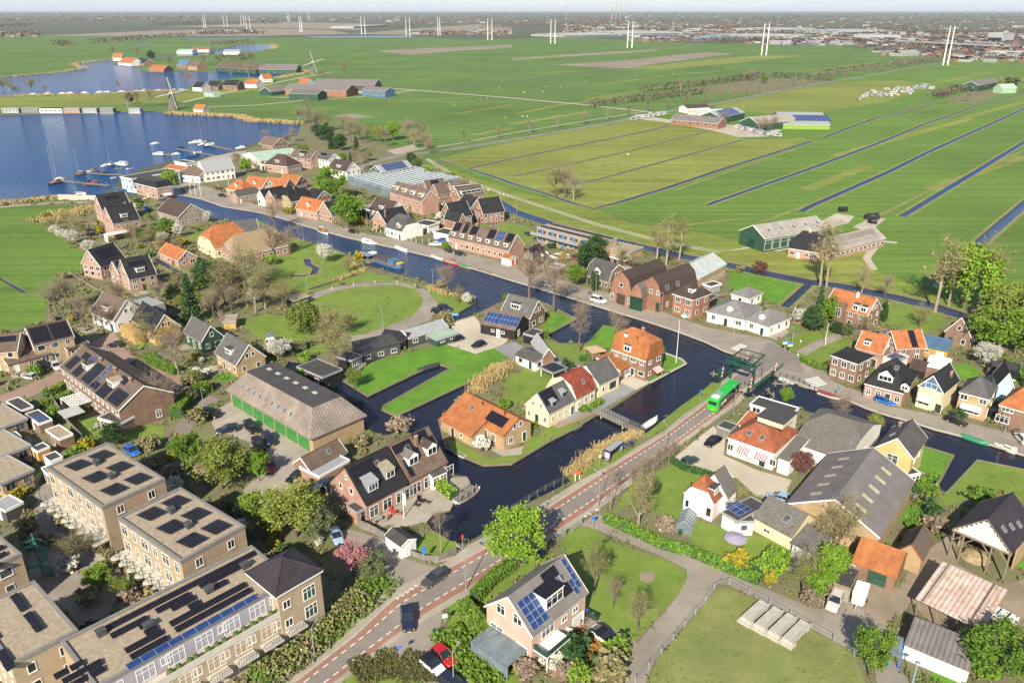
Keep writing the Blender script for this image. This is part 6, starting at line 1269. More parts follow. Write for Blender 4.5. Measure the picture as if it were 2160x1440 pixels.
NAMES=dict(leaf=('leafy_tree','tree','dense green leafy tree'),bright=('leafy_tree','tree','bright green leafy tree'),dark=('evergreen_tree','tree','dark evergreen tree'),grey=('leafy_tree','tree','grey-green bushy tree'),yel=('budding_tree','tree','yellow-green budding tree'),purple=('purple_tree','tree','small purple-leaved tree'),blossom=('blossom_tree','tree','white blossoming tree'),pinkb=('pink_blossom_tree','tree','sparse pink blossoming tree'),forsythia=('forsythia','shrub','yellow flowering bush'),willow=('willow_tree','tree','drooping yellow-green willow'),conifer=('conifer','tree','dark pointed conifer'),column=('columnar_tree','tree','slim upright green tree'),bare=('bare_tree','tree','bare brown branched tree'),bud=('budding_tree','tree','olive budding tree'),poplar=('poplar','tree','tall slim poplar with pale trunk'),birch=('birch_tree','tree','slender bare birch'),shrub=('garden_shrub','shrub','green garden shrub'),shrubd=('garden_shrub','shrub','dark green garden shrub'),shrubb=('garden_shrub','shrub','bare brown garden shrub'),shruby=('garden_shrub','shrub','yellow flowering shrub'),shrubg=('garden_shrub','shrub','olive garden shrub'),shrubw=('garden_shrub','shrub','white flowering shrub'),ball=('clipped_shrub','shrub','clipped round green shrub'))
USED={}
def near_label(desc,p,size=''):
 """a label that names what stands next to the thing; the group is shared only by things nothing tells apart"""
 rs=sorted(REFS,key=lambda r:(r[0]-p[0])**2+(r[1]-p[1])**2)[:4]
 def rel(r):
  d=math.hypot(p[0],p[1])-math.hypot(r[0],r[1])
  return 'in front of' if d<-9 else 'behind' if d>9 else 'beside'
 def fits(s):return s if len(s.replace('-',' ').split())<=15 else None
 base=(size+' '+desc).strip()
 opts=[f'{base} {rel(rs[0])} the {rs[0][2]}',f'{base} between the {rs[0][2]} and the {rs[1][2]}',f'{base} {rel(rs[1])} the {rs[1][2]}',f'{base} between the {rs[1][2]} and the {rs[2][2]}',f'{base} {rel(rs[2])} the {rs[2][2]}',f'{base} between the {rs[0][2]} and the {rs[2][2]}',f'{base} {rel(rs[3])} the {rs[3][2]}',f'{base} between the {rs[0][2]} and the {rs[3][2]}']
 for o in opts:
  if fits(o)and o.lower()not in USED:USED[o.lower()]=1;return o,None
 o=[x for x in opts if fits(x)]or[base+' among the houses']
 return o[0],o[0]
LASTLAB={}
def plant(kind,px,py,h,wf=1.0,label=None,world=None,grp=None):
 p=Vector(world)if world is not None else G(px,py)
 k=R.randrange(3);tm,cm,h0=proto(kind,k)
 nm,cat,desc=NAMES[kind]
 size=('tall' if h>11 else 'small' if h<5.5 else '')if h0>5 else('large' if h>3.2 else '')
 if desc.startswith(('tall','small')):size=''
 g=grp
 if label is None:label,g2=near_label(desc,p,size);g=g or(g2 and 'alike '+g2)
 o=empty(nm,p,R.uniform(0,6.28),label,cat,g)
 s=h/h0;o.scale=(s*wf,s*wf,s)
 for n_,me in(('trunk' if h0>5 else 'stem',tm),('crown' if h0>5 else 'foliage',cm)):
  c=bpy.data.objects.new(n_,me);C.objects.link(c);c.parent=o
 PLANTED.append((p.x,p.y,h*wf*.3))
 return o
PLANTED=[];PATIOS=[]
for lm in((560,1300,'planted road bank'),(1340,1240,'villa lawn'),(1560,1390,'dry grass field'),(760,640,'oval paddock'),(1560,770,'green drawbridge'),(1300,880,'white footbridge'),(1285,950,'bus shelter'),(870,810,'boat inlet lawn'),(640,570,'winding garden pond'),(150,480,'west meadow'),(820,570,'blue barge'),(1500,990,'gravel inn yard'),(1990,1000,'mown inlet lawn'),(1620,610,'bungalow meadow'),(60,840,'red brick street'),(560,960,'barn yard'),(1700,720,'signpost green'),(1180,410,'polder ditch bend'),(180,1120,'walled courtyard'),(720,1170,'side street'),(1960,1260,'farm yard'),(950,710,'gravel drive'),(1890,630,'polder canal bank'),(700,260,'bare pasture patch'),(1080,292,'polder road'),(360,228,'near windmill'),(660,155,'far windmill'),(420,660,'wooded gardens')):
 ref(G(lm[0],lm[1]),lm[2])
TREES='''bright 1091 1197 10 1.25;bud 1252 1252 8 .8;bud 1345 1330 6 .9;bare 1293 1282 4.5 .9;bud 1346 1115 8.5 .9;birch 1287 1078 9 1.1;bud 1358 1058 5.5 1.2;dark 1372 1048 4 1;yel 467 1030 9.5 1.35
leaf 400 985 7 1.2;yel 503 1012 6.5 .9;bright 548 1014 6 .9;yel 625 1132 9.5 1.5;leaf 553 1107 7 1.2;grey 670 1147 6.5 1.2;leaf 590 1120 6 1;pinkb 745 1213 6 1.3;grey 785 1222 5 1.2;birch 930 1168 8.5 1
bud 1765 1180 10 1.1;bud 1692 1257 8 .8;bright 1748 1222 6.5 1;bright 1722 1262 7 1;leaf 1832 1428 8.5 .75;leaf 2085 1418 7.5 1.5;bud 2140 1405 6 1.2;purple 1688 1003 5 1.2;bare 1772 893 6.5 1.2;column 1652 992 3 1.3;bright 1658 852 4 1;yel 1842 915 4.5 1
bare 347 872 9 1.2;dark 243 940 5 1.2;bud 312 752 10 .9;bare 377 787 11 1;bare 300 700 8 1;yel 412 812 4 1.2;bud 712 795 14 .9;yel 748 822 5.5 1;blossom 592 757 5.5 1.5;willow 642 704 9.5 1.2;bud 702 718 9 1.25;bud 742 700 5.5 1.3
bare 576 546 11 .8;bare 614 537 10 .7;birch 631 517 8 1;bare 580 484 12 1;bright 700 426 15.5 1.1;bright 735 480 13.5 1.25;conifer 407 680 14 1;dark 446 617 11 1.1;bud 475 640 12 1;bud 500 630 12 1;bud 520 605 12 1;bud 545 612 11 1;bare 335 655 9 1.1;bare 452 672 9 .9
bud 380 625 8 1.1;dark 365 642 6 1.1;yel 382 655 5 1;birch 430 668 9 1;birch 462 668 9 1;bare 490 662 9 1;bud 540 660 10 1;dark 480 600 7 1.2;bud 600 655 9 1;bud 560 650 11 1.1;bare 180 697 9 1.1;bare 122 664 10 1.2;bare 222 705 8 1;bare 255 655 8 1
bare 150 655 9 1.1;blossom 117 497 4 1.4;blossom 132 504 4 1.3;blossom 154 515 5.5 1.3;blossom 188 532 4.5 1.6;blossom 378 500 5 1.3;blossom 440 470 5 1;blossom 345 510 4 1.6;blossom 687 555 7 1.2;blossom 540 640 5 1.2;bud 110 490 5 1.3;bud 165 500 7 1.2
bud 140 478 6 1.3;leaf 300 512 6 1.3;leaf 330 505 6 1.4;leaf 355 490 6 1.3;bud 280 515 8 1;birch 290 520 8 1;bud 320 525 8 1;bud 345 540 8 .9;bare 375 545 7 1;bud 240 530 5 1.2;bud 735 575 5 1.3;bare 943 625 9 1.1;bud 968 640 5 1.2;blossom 985 645 4 1
bare 1117 632 14 1.1;bare 1167 660 15 1.1;bare 1222 742 12.5 .75;bare 1300 722 8 1;dark 1245 571 12 1.3;leaf 1216 602 7 1.2;column 1252 615 7 1;forsythia 1186 555 3.5 1.3;poplar 1405 560 15 1.5;poplar 1432 552 14 1.5;poplar 1385 556 13 1.5;bud 1335 572 6 1.2;bud 1310 570 8 1
bud 1172 416 14 1.1;bare 1192 418 14 1.1;bare 1210 424 11 1;purple 1600 582 5 1.4;poplar 1730 602 19 1.3;poplar 1743 606 18 1.3;bare 1815 625 9 .9;bare 1865 632 7 1;poplar 1972 657 21 1.4;willow 2032 645 20 1.1;bud 2062 648 18 1;bud 2000 645 15 .9
willow 2130 705 15 1.3;leaf 2098 748 13 1.3;yel 2160 700 12 1.2;leaf 2140 745 11 1.3;bud 2060 720 7 1.2;conifer 1722 692 12 .9;column 1740 694 10 1.4;dark 1712 700 7 1.1;blossom 1691 684 4.5 1.6;blossom 2077 772 6 1.5;bud 1940 690 6 1.2;column 1862 678 6 1.2;bud 1822 706 5 1.3
dark 1765 706 4 1.3;grey 1785 712 4 1.2;bud 1650 690 4 1.2;bud 1760 790 5 1.2;willow 362 407 11.5 1;dark 675 296 11 1.4;dark 690 300 12 1.2;conifer 702 314 12 1.3;dark 720 318 11 1.2;conifer 752 322 10 1.2;leaf 640 330 7 1.4;yel 800 300 11 1.2;bright 830 296 12 1.3
bare 860 305 14 1.2;bare 885 302 14 1.2;bare 875 312 11 1.2;bare 895 318 11 1;bare 905 326 10 1;bare 815 310 10 1;bare 740 300 13 1.1;bare 725 288 13 1.2;bare 655 275 13 1.1;bare 640 262 12 1.1;poplar 648 258 17 1.6;poplar 630 262 13 1.5;bare 670 276 14 1.2;bud 690 278 12 1.2
bare 760 296 11 1.2;bud 775 300 9 1.3;leaf 725 345 6 1.4;leaf 660 350 6 1.4;bud 750 350 9 1.1;bare 765 360 10 1.1;conifer 740 352 8 1;leaf 775 340 6 1.3;grey 880 362 7 1.3;dark 868 352 8 1;leaf 910 378 6 1.4;bare 925 380 7 1.2;leaf 950 384 5 1.3;bud 980 392 5 1.3;bud 500 352 8 1.3;bright 520 365 8 1.2
bud 540 368 7 1.3;leaf 480 372 6 1.2;bare 560 305 8 1.2;bud 620 300 8 1.2;bare 605 310 8 1.2;bud 20 195 12 1.4;bud 8 192 12 1.3;bud 35 200 9 1.5;bud 68 195 14 1.2;bud 98 196 9 1;bare 270 228 12 1;bare 290 226 13 1.1;bare 320 225 14 1.1;dark 275 220 10 1;bud 250 190 9 1;bare 240 118 18 1;dark 320 128 16 1.2
bare 290 120 15 1.2;bud 360 140 16 1.3;bare 450 104 22 1.3;bud 400 178 12 1.2;bare 430 138 18 1.3;bud 525 162 14 1.2;bare 490 165 12 1.1;bare 727 156 14 1.2;bud 680 163 9 1.5;bare 1435 192 12 1.2;bare 1585 172 14 1.2;leaf 1612 176 9 1.4;bare 1500 250 10 1.2;bare 1525 262 9 1.5
bare 1600 282 10 1.5;bare 1615 280 10 1.4;bare 1632 275 9 1.2;bare 1990 208 10 1.5;grey 2130 190 14 1.6;bare 2105 190 13 1.2;bare 2040 215 8 1.5;dark 1030 132 0.1 1'''.replace('\n',';')
for l in TREES.split(';'):
 a=l.split()
 if float(a[3])>1:plant(a[0],float(a[1]),float(a[2]),float(a[3]),float(a[4]))
 # the avenue of bare trees along the polder road
ROADLINE=resample([G(x,y).xy for x,y in pairs('905 317 1080 290 1255 261 1375 238 1505 217 1620 194 1757 169 1970 133 2055 121')],44)
for i,p in enumerate(ROADLINE):
 plant('bare',0,0,R.uniform(7,10)+i*.05,1.0,'bare roadside tree in the avenue along the polder road',(p.x-2,p.y+5,0),'bare trees of the polder road avenue')
 # pleached row by the gravel yard
for i in range(9):
 t=i/8;o=plant('bare',1422-88*t,968+62*t,4.2,.7,'small pleached bare tree in the row beside the gravel inn yard',None,'pleached trees beside the gravel yard')
def inside_house(x,y,pad=1.0):
 for h in HOUSES.values():
  d=(Vector((x,y,0))-h.c);d.z=0
  if abs(d.x)>40 or abs(d.y)>40:continue
  c,s=math.cos(-h.rz),math.sin(-h.rz)
  if abs(d.x*c-d.y*s)<h.L/2+pad and abs(d.x*s+d.y*c)<h.W/2+pad:return True
 return False
def ground_name(x,y):
 X=np.array([x]);Y=np.array([y])
 for P in WATER:
  if pip(P,X,Y)[0]:return 'water'
 for n,m,P in REG[::-1]:
  if pip(P,X,Y)[0]:return n
 return 'ground'
 # patios and small lawns laid beside the houses
for h in list(HOUSES.values()):
 if h.c.length>330 or h.W<5:continue
 for nm_,m_,sx in(('patio',R.choice((PAVE,PAVE,BLUESTONE,REDSTREET)),-1),('garden_lawn',LAWN2,1)):
  L=min(h.L*.5,R.uniform(3.5,7));D=R.uniform(2.5,5);sd=R.choice(('s','s','n'))
  y0=-h.W/2-D if sd=='s' else h.W/2+.05;x0=sx*h.L*.25-L/2
  M=T(h.c.x,h.c.y,0)@RZ(h.rz);cs=[M@Vector((x,y,0))for x in(x0-.3,x0+L/2,x0+L+.3)for y in(y0,y0+D)]
  if all(ground_name(c.x,c.y)=='village_ground' for c in cs)and not any(inside_house(c.x,c.y,-.3)for c in cs):
   o=MB().box(x0,x0+L,y0,y0+D,-.05,.03).obj(nm_,m_);o.matrix_world=M;tag(o,kind='structure');PATIOS.append(cs)
   # garden shrubs, each a plant of its own
n=0;tries=0
while n<270 and tries<6000:
 tries+=1
 px=R.uniform(-20,2180);py=395+(1440-395)*R.random()**1.35
 p=G(px,py)
 g=ground_name(p.x,p.y)
 if g not in('village_ground','kerb_island')or inside_house(p.x,p.y,1.2):continue
 if any((p.xy-v).length<10 for v in RL[::4]+RR[::4]):continue
 if any((p.x-q[0])**2+(p.y-q[1])**2<(q[2]+1)**2 for q in PLANTED[-400:]):continue
 k=R.choice(('shrub','shrub','shrubg','shrubg','shrubd','shrubb','shrubb','shrubw','shruby','ball')if R.random()<.75 else('shrub','shrubg','shrubb'))
 plant(k,0,0,R.uniform(1.3,3.4),R.uniform(.9,1.4),None,p);n+=1
 # low greenery that covers the garden soil: nobody could count it
def cover(name,m,N,hgt,size,regs,rng,y0=400,pw=1.5,seed=3):
 rg=np.random.default_rng(seed);px=rg.uniform(-60,2220,N);py=y0+(1460-y0)*rg.uniform(0,1,N)**pw
 pts=np.array([G(a,b)[:2]for a,b in zip(px,py)])
 ok=np.zeros(N,bool)
 for n_,m_,P in REG:
  k=pip(P,pts[:,0],pts[:,1]);ok[k]=n_ in regs
 for P in WATER:ok&=~pip(P,pts[:,0],pts[:,1])
 for h in HOUSES.values():
  c,s=math.cos(-h.rz),math.sin(-h.rz);dx,dy=pts[:,0]-h.c.x,pts[:,1]-h.c.y
  ok&=~((abs(dx*c-dy*s)<h.L/2+.2)&(abs(dx*s+dy*c)<h.W/2+.2))
 pts=pts[ok];k=7;q=np.repeat(pts,k,0);d=np.linalg.norm(q,axis=1);sc=np.clip(d/150,.8,2.2)
 P=np.stack([q[:,0]+rg.normal(size=len(q))*.35*sc,q[:,1]+rg.normal(size=len(q))*.35*sc,rg.uniform(.02,hgt,len(q))*rg.uniform(.4,1,len(q))],1)
 V,Q=leaf_quads(P,size*sc,rg);tag(link(name,np_mesh(name,V,Q,m)),kind='stuff')
cover('undergrowth',F_COVER,9000,.9,.42,('village_ground',),None)
cover('dry_undergrowth',F_COVERB,6500,.8,.38,('village_ground',),None,seed=9)
cover('lawn_tufts',mat('lawn_tuft',(.10,.18,.03),scale=.2,rough=.9,col2=(.165,.215,.045)),6000,.12,.26,('lawn','dry_lawn','island_bed'),None,seed=5)
def leafy_band(name,s,wd,h,m,n,label=None,cat=None,kind=None,size=.3,core=True,tex=0.0,group=None):
 """clipped hedge or planted strip: a dark core under a skin of leaf clumps"""
 P=[G(*p).xy for p in pairs(s)];rg=np.random.default_rng(len(s));pts=[]
 L=sum((b-a).length for a,b in zip(P,P[1:]))
 if kind:o=None
 else:
  ref(P[len(P)//2],label.split(' beside')[0])if 0 else None
  o=empty(name,(*P[0],0),0,label,cat,group)
 for a,b in zip(P,P[1:]):
  d=(b-a);l=d.length;d.normalize();nn_=Vector((-d.y,d.x));k=int(n*l/L)
  t=rg.uniform(0,l,k);f=rg.uniform(0,1,k);side=rg.choice([-1,1],k)
  top=f<.5
  u=np.where(top,rg.uniform(-1,1,k),side)*wd/2;z=np.where(top,h,rg.uniform(.05,1,k)*h)
  if tex:z=z*rg.uniform(1-tex,1+tex*.4,k);u=u*rg.uniform(.2,1.1,k)
  pts.append(np.stack([a.x+d.x*t+nn_.x*u,a.y+d.y*t+nn_.y*u,z],1)+rg.normal(size=(k,3))*.06)
 V,Q=leaf_quads(np.concatenate(pts),size,rg)
 if o is None:return tag(link(name,np_mesh(name,V,Q,m)),kind='stuff')
 V=V-np.array([P[0].x,P[0].y,0]);link('foliage',np_mesh('foliage',V,Q,m),o)
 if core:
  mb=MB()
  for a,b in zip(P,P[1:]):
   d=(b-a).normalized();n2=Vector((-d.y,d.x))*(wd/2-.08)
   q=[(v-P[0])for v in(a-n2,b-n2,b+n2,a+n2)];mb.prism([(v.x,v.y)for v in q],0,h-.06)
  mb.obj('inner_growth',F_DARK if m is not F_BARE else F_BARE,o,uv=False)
 return o
for s,wd,hh,m,n,lb in(('372 882 385 862 408 840 440 824',2.6,2.4,F_LEAF,3200,'tall clipped green hedge curving along the drive west of the barn'),('310 756 340 775 376 788',2.2,1.5,F_LEAF,1500,'low green hedge beside the bare trees of the car square'),('975 1288 1010 1330 1050 1372 1085 1398',1.9,2.2,F_LEAF,2600,'tall clipped hedge along the veranda side of the solar panelled villa'),('1000 1270 1040 1228 1080 1200',1.6,1.8,F_LEAF,1500,'shorter hedge between the main road and the solar panelled villa'),('1275 1098 1330 1122 1400 1155 1455 1168 1540 1205 1600 1230',1.4,1.3,F_BRIGHT,2400,'bright green hedge along the lane north of the villa lawn'),('1600 1222 1625 1205 1645 1180',3.2,2.2,F_BRIGHT,1500,'fat bright green hedge at the bend of the farm lane'),('1410 970 1440 990 1480 1000 1505 1010',.9,1.1,F_DARK,700,'dark low hedge edging the gravel inn yard'),('905 1008 930 1030 958 1052',1.6,1.6,F_BRIGHT,900,'bright garden hedge on the row house terrace by the moored rowing boat'),('95 838 120 828 138 818',1.4,1.6,F_LEAF,700,'green garden hedge between the terrace and the red brick street'),('90 858 125 848 150 835',1.4,1.4,F_LEAF,700,'second green garden hedge nearer the brick garages'),('560 752 600 745 645 735',2.2,2.2,F_OLIVE,900,'olive hedge below the oval paddock gardens'),('615 742 640 735 690 715',1.6,1.5,F_OLIVE,700,'scrubby hedge between willow and oval lane'),('1225 762 1260 752 1290 745',1.5,1.4,F_LEAF,700,'green hedge behind the gazebo lawn'),('1690 760 1720 775 1745 782',1.5,1.2,F_LEAF,700,'green hedge on the corner opposite the zebra crossing'),('2120 770 2150 795 2165 820',1.6,2.0,F_LEAF,700,'tall hedge behind the white garden room'),('1930 1040 1955 1020 1975 1012',1.2,1.6,F_BRIGHT,700,'young bright hedge on the terrace of the yellow gable house'),('1240 868 1255 858 1268 848',1.4,.9,F_LEAF,600,'low box hedge before the cottages at the footbridge'),('1222 866 1232 864 1240 862',1.8,.7,F_LEAF,400,'small oval box hedge beside the footbridge path'),('785 478 800 484 812 488',1.2,1.6,F_LEAF,500,'green front hedge of the grey hipped bay house'),('1195 1300 1225 1315 1245 1320',.8,.8,F_FORS,10,'')):
 if lb:leafy_band('hedge',s,wd,hh,m,n,lb,'hedge')
leafy_band('planted_bank','545 1440 600 1395 660 1350 720 1300 780 1255 812 1222',5.5,1.2,F_LEAF,3000,kind='stuff',size=.34,tex=.7)
leafy_band('planted_bank','560 1430 640 1375 700 1310 770 1262',5,1.3,F_OLIVE,3200,kind='stuff',size=.34,tex=.7)
leafy_band('planted_bank','940 1330 960 1370 1010 1415 1050 1450',4.5,.9,F_LEAF,2600,kind='stuff',size=.36,tex=.6)
leafy_band('leaf_litter','1200 1330 1225 1352 1262 1372',4.0,.3,mat('orange_leaf_litter',(.42,.19,.04),scale=.8,rough=.9,col2=(.30,.15,.05)),2000,kind='stuff',size=.25,tex=.5)
leafy_band('planted_bank','745 1425 790 1405 840 1398 885 1410 880 1440',5.0,.35,mat('heather_cover',(.085,.085,.03),scale=.5,rough=.9,col2=(.13,.13,.045)),3600,kind='stuff',size=.26,tex=.5)
# reed beds
def reeds(s,wd,h,n,seed=1):
 rg=np.random.default_rng(seed);P=[G(*p).xy for p in pairs(s)];L=sum((b-a).length for a,b in zip(P,P[1:]));A=[]
 for a,b in zip(P,P[1:]):
  d=b-a;l=d.length;d.normalize();k=int(n*l/L)+1;t=rg.uniform(0,l,k);u=rg.normal(size=k)*wd/3
  A.append(np.stack([a.x+d.x*t-d.y*u,a.y+d.y*t+d.x*u,np.full(k,-.3)],1))
 A=np.concatenate(A);k=len(A);hh=h*rg.uniform(.55,1.1,k);B=A+np.stack([rg.normal(size=k)*.25+.2,rg.normal(size=k)*.25,hh],1)
 a=rg.normal(size=(k,3));a[:,2]=0;a/=np.linalg.norm(a,axis=1)[:,None];w=.05*np.clip(np.linalg.norm(A,axis=1)[:,None]/130,1,5)
 V=np.concatenate([A-a*w*.5,A+a*w*.5,B+a*w,B-a*w],0);i=np.arange(k)
 tag(link('reed_bed',np_mesh('reed_bed',V,np.stack([i,i+k,i+2*k,i+3*k],1),F_REED)),kind='stuff')
reeds('1345 912 1315 925 1290 935 1258 948',2.4,1.1,1300,2);reeds('1252 952 1238 970 1215 992 1198 1004',2.6,1.2,1300,3)
reeds('1060 772 1035 790 1008 808 1003 830',3.2,1.5,1300,4);reeds('1075 768 1050 790 1020 810',3,1.5,800,5)
reeds('-100 432 0 429 60 424 118 417',5,1.5,1500,6);reeds('85 470 120 458 160 445 200 440',9,1.6,2200,7)
reeds('350 240 425 243 500 246 540 257 590 258 632 262',7,2.2,3000,8);reeds('0 205 65 202 195 201 275 196 390 191',5,2,1500,9)
reeds('585 165 632 156 648 150',12,2.2,900,10);reeds('0 164 125 153 178 144 152 136 200 129 237 126',8,2,1800,11);reeds('575 95 582 101 570 104',14,2.4,500,12)
reeds('730 548 765 572 700 592',2.5,.9,700,13);reeds('905 606 940 622 1000 632',2.0,1.2,600,14)
# woods and hedgerows so far off that they read as masses
def far_wood(s,dep,h,n,m=F_BARE,seed=1):
 rg=np.random.default_rng(seed);P=[G(*p).xy for p in pairs(s)];L=sum((b-a).length for a,b in zip(P,P[1:]));A=[]
 for a,b in zip(P,P[1:]):
  d=b-a;l=d.length;d.normalize();k=int(n*l/L)+1;t=rg.uniform(0,l,k);u=rg.uniform(0,dep,k)
  A.append(np.stack([a.x+d.x*t-d.y*u,a.y+d.y*t+d.x*u,h*rg.uniform(.1,1,k)**.7],1))
 A=np.concatenate(A);V,Q=leaf_quads(A,np.linalg.norm(A[:,:2],axis=1)*.0011+1.0,rg)
 tag(link('far_wood',np_mesh('far_wood',V,Q,m)),kind='stuff')
F_FARW=foliage('far_woodland',(.095,.075,.062),(.14,.115,.09),.05);F_FARG=foliage('far_green_wood',(.05,.07,.035),(.09,.10,.05),.05)
for i,(s,dep,h,n,m)in enumerate((('-60 60 0 58 78 56',120,14,500,F_FARW),('0 76 40 77 75 77',60,14,250,F_FARW),('300 53 420 54 540 52 600 51',150,16,900,F_FARW),('0 40 130 40 330 42 480 40',600,20,900,F_FARW),('780 66 860 60 920 46',90,14,500,F_FARW),('880 74 990 74',60,12,300,F_FARW),('1080 62 1160 56 1310 54',200,15,600,F_FARW),('1440 90 1490 86 1540 91',60,14,350,F_FARW),('1475 92 1535 93',50,13,250,F_FARW),('1560 92 1620 88 1665 88',60,12,350,F_FARW),('1870 100 1900 98 1990 118',40,12,350,F_FARW),('2110 132 2160 130 2250 132',60,12,250,F_FARW),('1360 195 1480 183 1620 165 1760 172',12,7,900,F_FARW),('1255 228 1380 212 1500 198',12,6,500,F_FARW),('1985 212 2030 196 2090 190',14,7,400,F_FARW),('1740 160 1900 140 1990 126',14,7,500,F_FARW),('104 97 133 98',40,12,160,F_FARW),('225 93 300 86 410 78',50,12,600,F_FARW),('420 74 500 73 540 73',40,10,400,F_FARW),('1590 62 1700 60 1840 66 2000 62',300,12,700,F_FARW),('1300 48 1500 46 1700 44',500,16,700,F_FARG),('1700 40 1900 38 2160 40',900,20,800,F_FARG),('900 42 1080 40 1250 42',700,18,600,F_FARW),('-200 34 300 33 800 34 1300 33 1900 34 2300 34',1500,26,2200,F_FARG),('1100 52 1500 50 1900 48 2300 48',500,14,2200,F_FARW),('1560 76 1800 74 2000 72 2300 70',260,11,2200,F_FARW),('1880 112 2050 104 2300 100',150,10,900,F_FARW),('1200 68 1450 66 1650 62',200,11,900,F_FARW),('-100 46 400 45 900 44 1100 43',500,14,1600,F_FARW),('470 96 540 92',30,9,220,F_FARW),('455 130 540 128',30,10,200,F_FARW))):
 far_wood(s,dep,h,n,m,i+1)
FARPALE=mat('pale_hall_sheet',(.34,.35,.36),.15,.02)
# ================================================================ BRIDGES, VEHICLES, BOATS, STREET FURNITURE, PEOPLE
def paint(name,c,rough=.28):return mat('paint_'+name,c,var=.04,scale=.8,rough=rough,spec=.6)
def ang(a,b):
 d=G(*b).xy-G(*a).xy;return math.atan2(d.y,d.x)
 # ---- cars: every body panel, window, wheel and lamp is a mesh of its own; x points forward
def section(x,w,z0,z1,r=.12,taper=.0):
 """rounded rectangle ring at station x"""
 w/=2;t=w-taper
 return[(x,-w+r,z0),(x,w-r,z0),(x,w,z0+r),(x,w,(z0+z1)/2),(x,t,z1-r),(x,t-r*1.2,z1),(x,-t+r*1.2,z1),(x,-t,z1-r),(x,-w,(z0+z1)/2),(x,-w,z0+r)]
CARS={}
def car_parts(kind):
 if kind in CARS:return CARS[kind]
 L,W,hb,hr,cx0,cx1,f0,f1=dict(hatch=(4.0,1.76,.92,1.48,-1.95,.85,.35,.95),estate=(4.6,1.82,.92,1.47,-2.2,.9,.35,.95),sedan=(4.7,1.82,.95,1.44,-1.75,.95,.75,.95),suv=(4.5,1.86,1.05,1.72,-2.15,.85,.25,.75),jeep=(4.4,1.85,1.15,1.90,-2.15,.55,.1,.28),van=(4.9,1.9,1.15,1.95,-2.4,1.25,.08,.9),coupe=(4.6,1.85,.92,1.42,-2.1,1.25,1.1,1.25))[kind]
 b=MB();h=L/2
 st=[(-h,.78,.38,hb*.92),(-h+.15,.94,.26,hb),(-h*.5,1,.22,hb),(0,1,.22,hb),(h*.45,1,.22,hb*.98),(h-.55,.97,.24,hb*.86),(h-.15,.88,.28,hb*.74),(h,.70,.38,hb*.62)]
 if kind in('jeep','van'):st=[(-h,.9,.38,hb),(-h+.1,.98,.3,hb)]+st[2:5]+[(h-.5,.98,.3,hb*.96),(h-.12,.94,.3,hb*.9),(h,.85,.4,hb*.8)]
 b.loft([section(x,W*w,z0,z1,.10,.07)for x,w,z0,z1 in st])
 body=b.mesh('body',paint('silver',(.5,.5,.5)),uv=False)
 # cabin: roof on raked pillars, glass let in between them
 tw,bw=W*.40,W*.465
 cb=[(cx0,-bw),(cx1,-bw),(cx1,bw),(cx0,bw)];ct=[(cx0+f0,-tw),(cx1-f1,-tw),(cx1-f1,tw),(cx0+f0,tw)]
 zb=hb-.04
 rf=MB().add([(p[0],p[1],hr-.06)for p in ct]+[(p[0]*.96+sum(q[0]for q in ct)/4*.04,p[1]*.94,hr)for p in ct],[(4,5,6,7),(0,1,5,4),(1,2,6,5),(2,3,7,6),(3,0,4,7),(3,2,1,0)])
 for p,q in zip(cb,ct):rf.tube((p[0],p[1],zb),(q[0],q[1],hr-.03),.05,.045,5)
 for k in(.42,.72):
  for s in(0,3):
   a=Vector((*cb[s],zb)).lerp(Vector((*cb[1 if s==0 else 2],zb)),k);c=Vector((*ct[s],hr-.03)).lerp(Vector((*ct[1 if s==0 else 2],hr-.03)),k);rf.tube(a,c,.04,.04,4)
 roof=rf.mesh('cabin_roof',paint('silver',(.5,.5,.5)),uv=False)
 def pane(i,j,nm):
  q=[Vector((*cb[i],zb)),Vector((*cb[j],zb)),Vector((*ct[j],hr-.05)),Vector((*ct[i],hr-.05))]
  c=sum(q,Vector())/4;q=[c+(v-c)*.97 for v in q];n=(q[1]-q[0]).cross(q[3]-q[0]).normalized()*.02
  return MB().add([v+n for v in q]+[v-n for v in q],[(0,1,2,3),(7,6,5,4),(0,4,5,1),(1,5,6,2),(2,6,7,3),(3,7,4,0)]).mesh(nm,GLASS,uv=False)
 glass=[('windscreen',pane(1,2,'windscreen')),('rear_window',pane(3,0,'rear_window')),('side_window',pane(0,1,'side_window')),('side_window',pane(2,3,'side_window'))]
 r=.33 if kind not in('jeep','suv')else .38
 wh=MB().tube((0,-.11,0),(0,.11,0),r,r,14,0).tube((0,-.125,0),(0,.125,0),r*.62,r*.62,10,1).mesh('wheel',[RUBBER,ALU],uv=False)
 hl=MB().cbox((0,0,0),(.10,.34,.14)).mesh('headlight',mat('headlamp_glass',(.75,.75,.72),.03,1,.1,spec=.8),uv=False);tl=MB().cbox((0,0,0),(.10,.30,.16)).mesh('tail_light',mat('tail_lamp',(.45,.02,.02),.03,1,.15,spec=.8),uv=False)
 pl=MB().cbox((0,0,0),(.05,.50,.11)).mesh('number_plate',mat('yellow_plate',(.72,.48,.02),.03,1,.4),uv=False)
 mir=MB().cbox((0,0,0),(.12,.2,.14)).mesh('mirror',BLACKM,uv=False)
 q=MB()
 CARS[kind]=(L,W,hb,body,roof,glass,wh,r,hl,tl,pl,mir,cx1);return CARS[kind]
COLS=dict(black=(.012,.012,.014),navy=(.015,.022,.05),grey=(.06,.062,.07),silver=(.42,.43,.44),white=(.75,.75,.74),red=(.42,.012,.02),blue=(.02,.12,.45),yellow=(.62,.45,.02),green=(.02,.06,.05),lightblue=(.30,.42,.58))
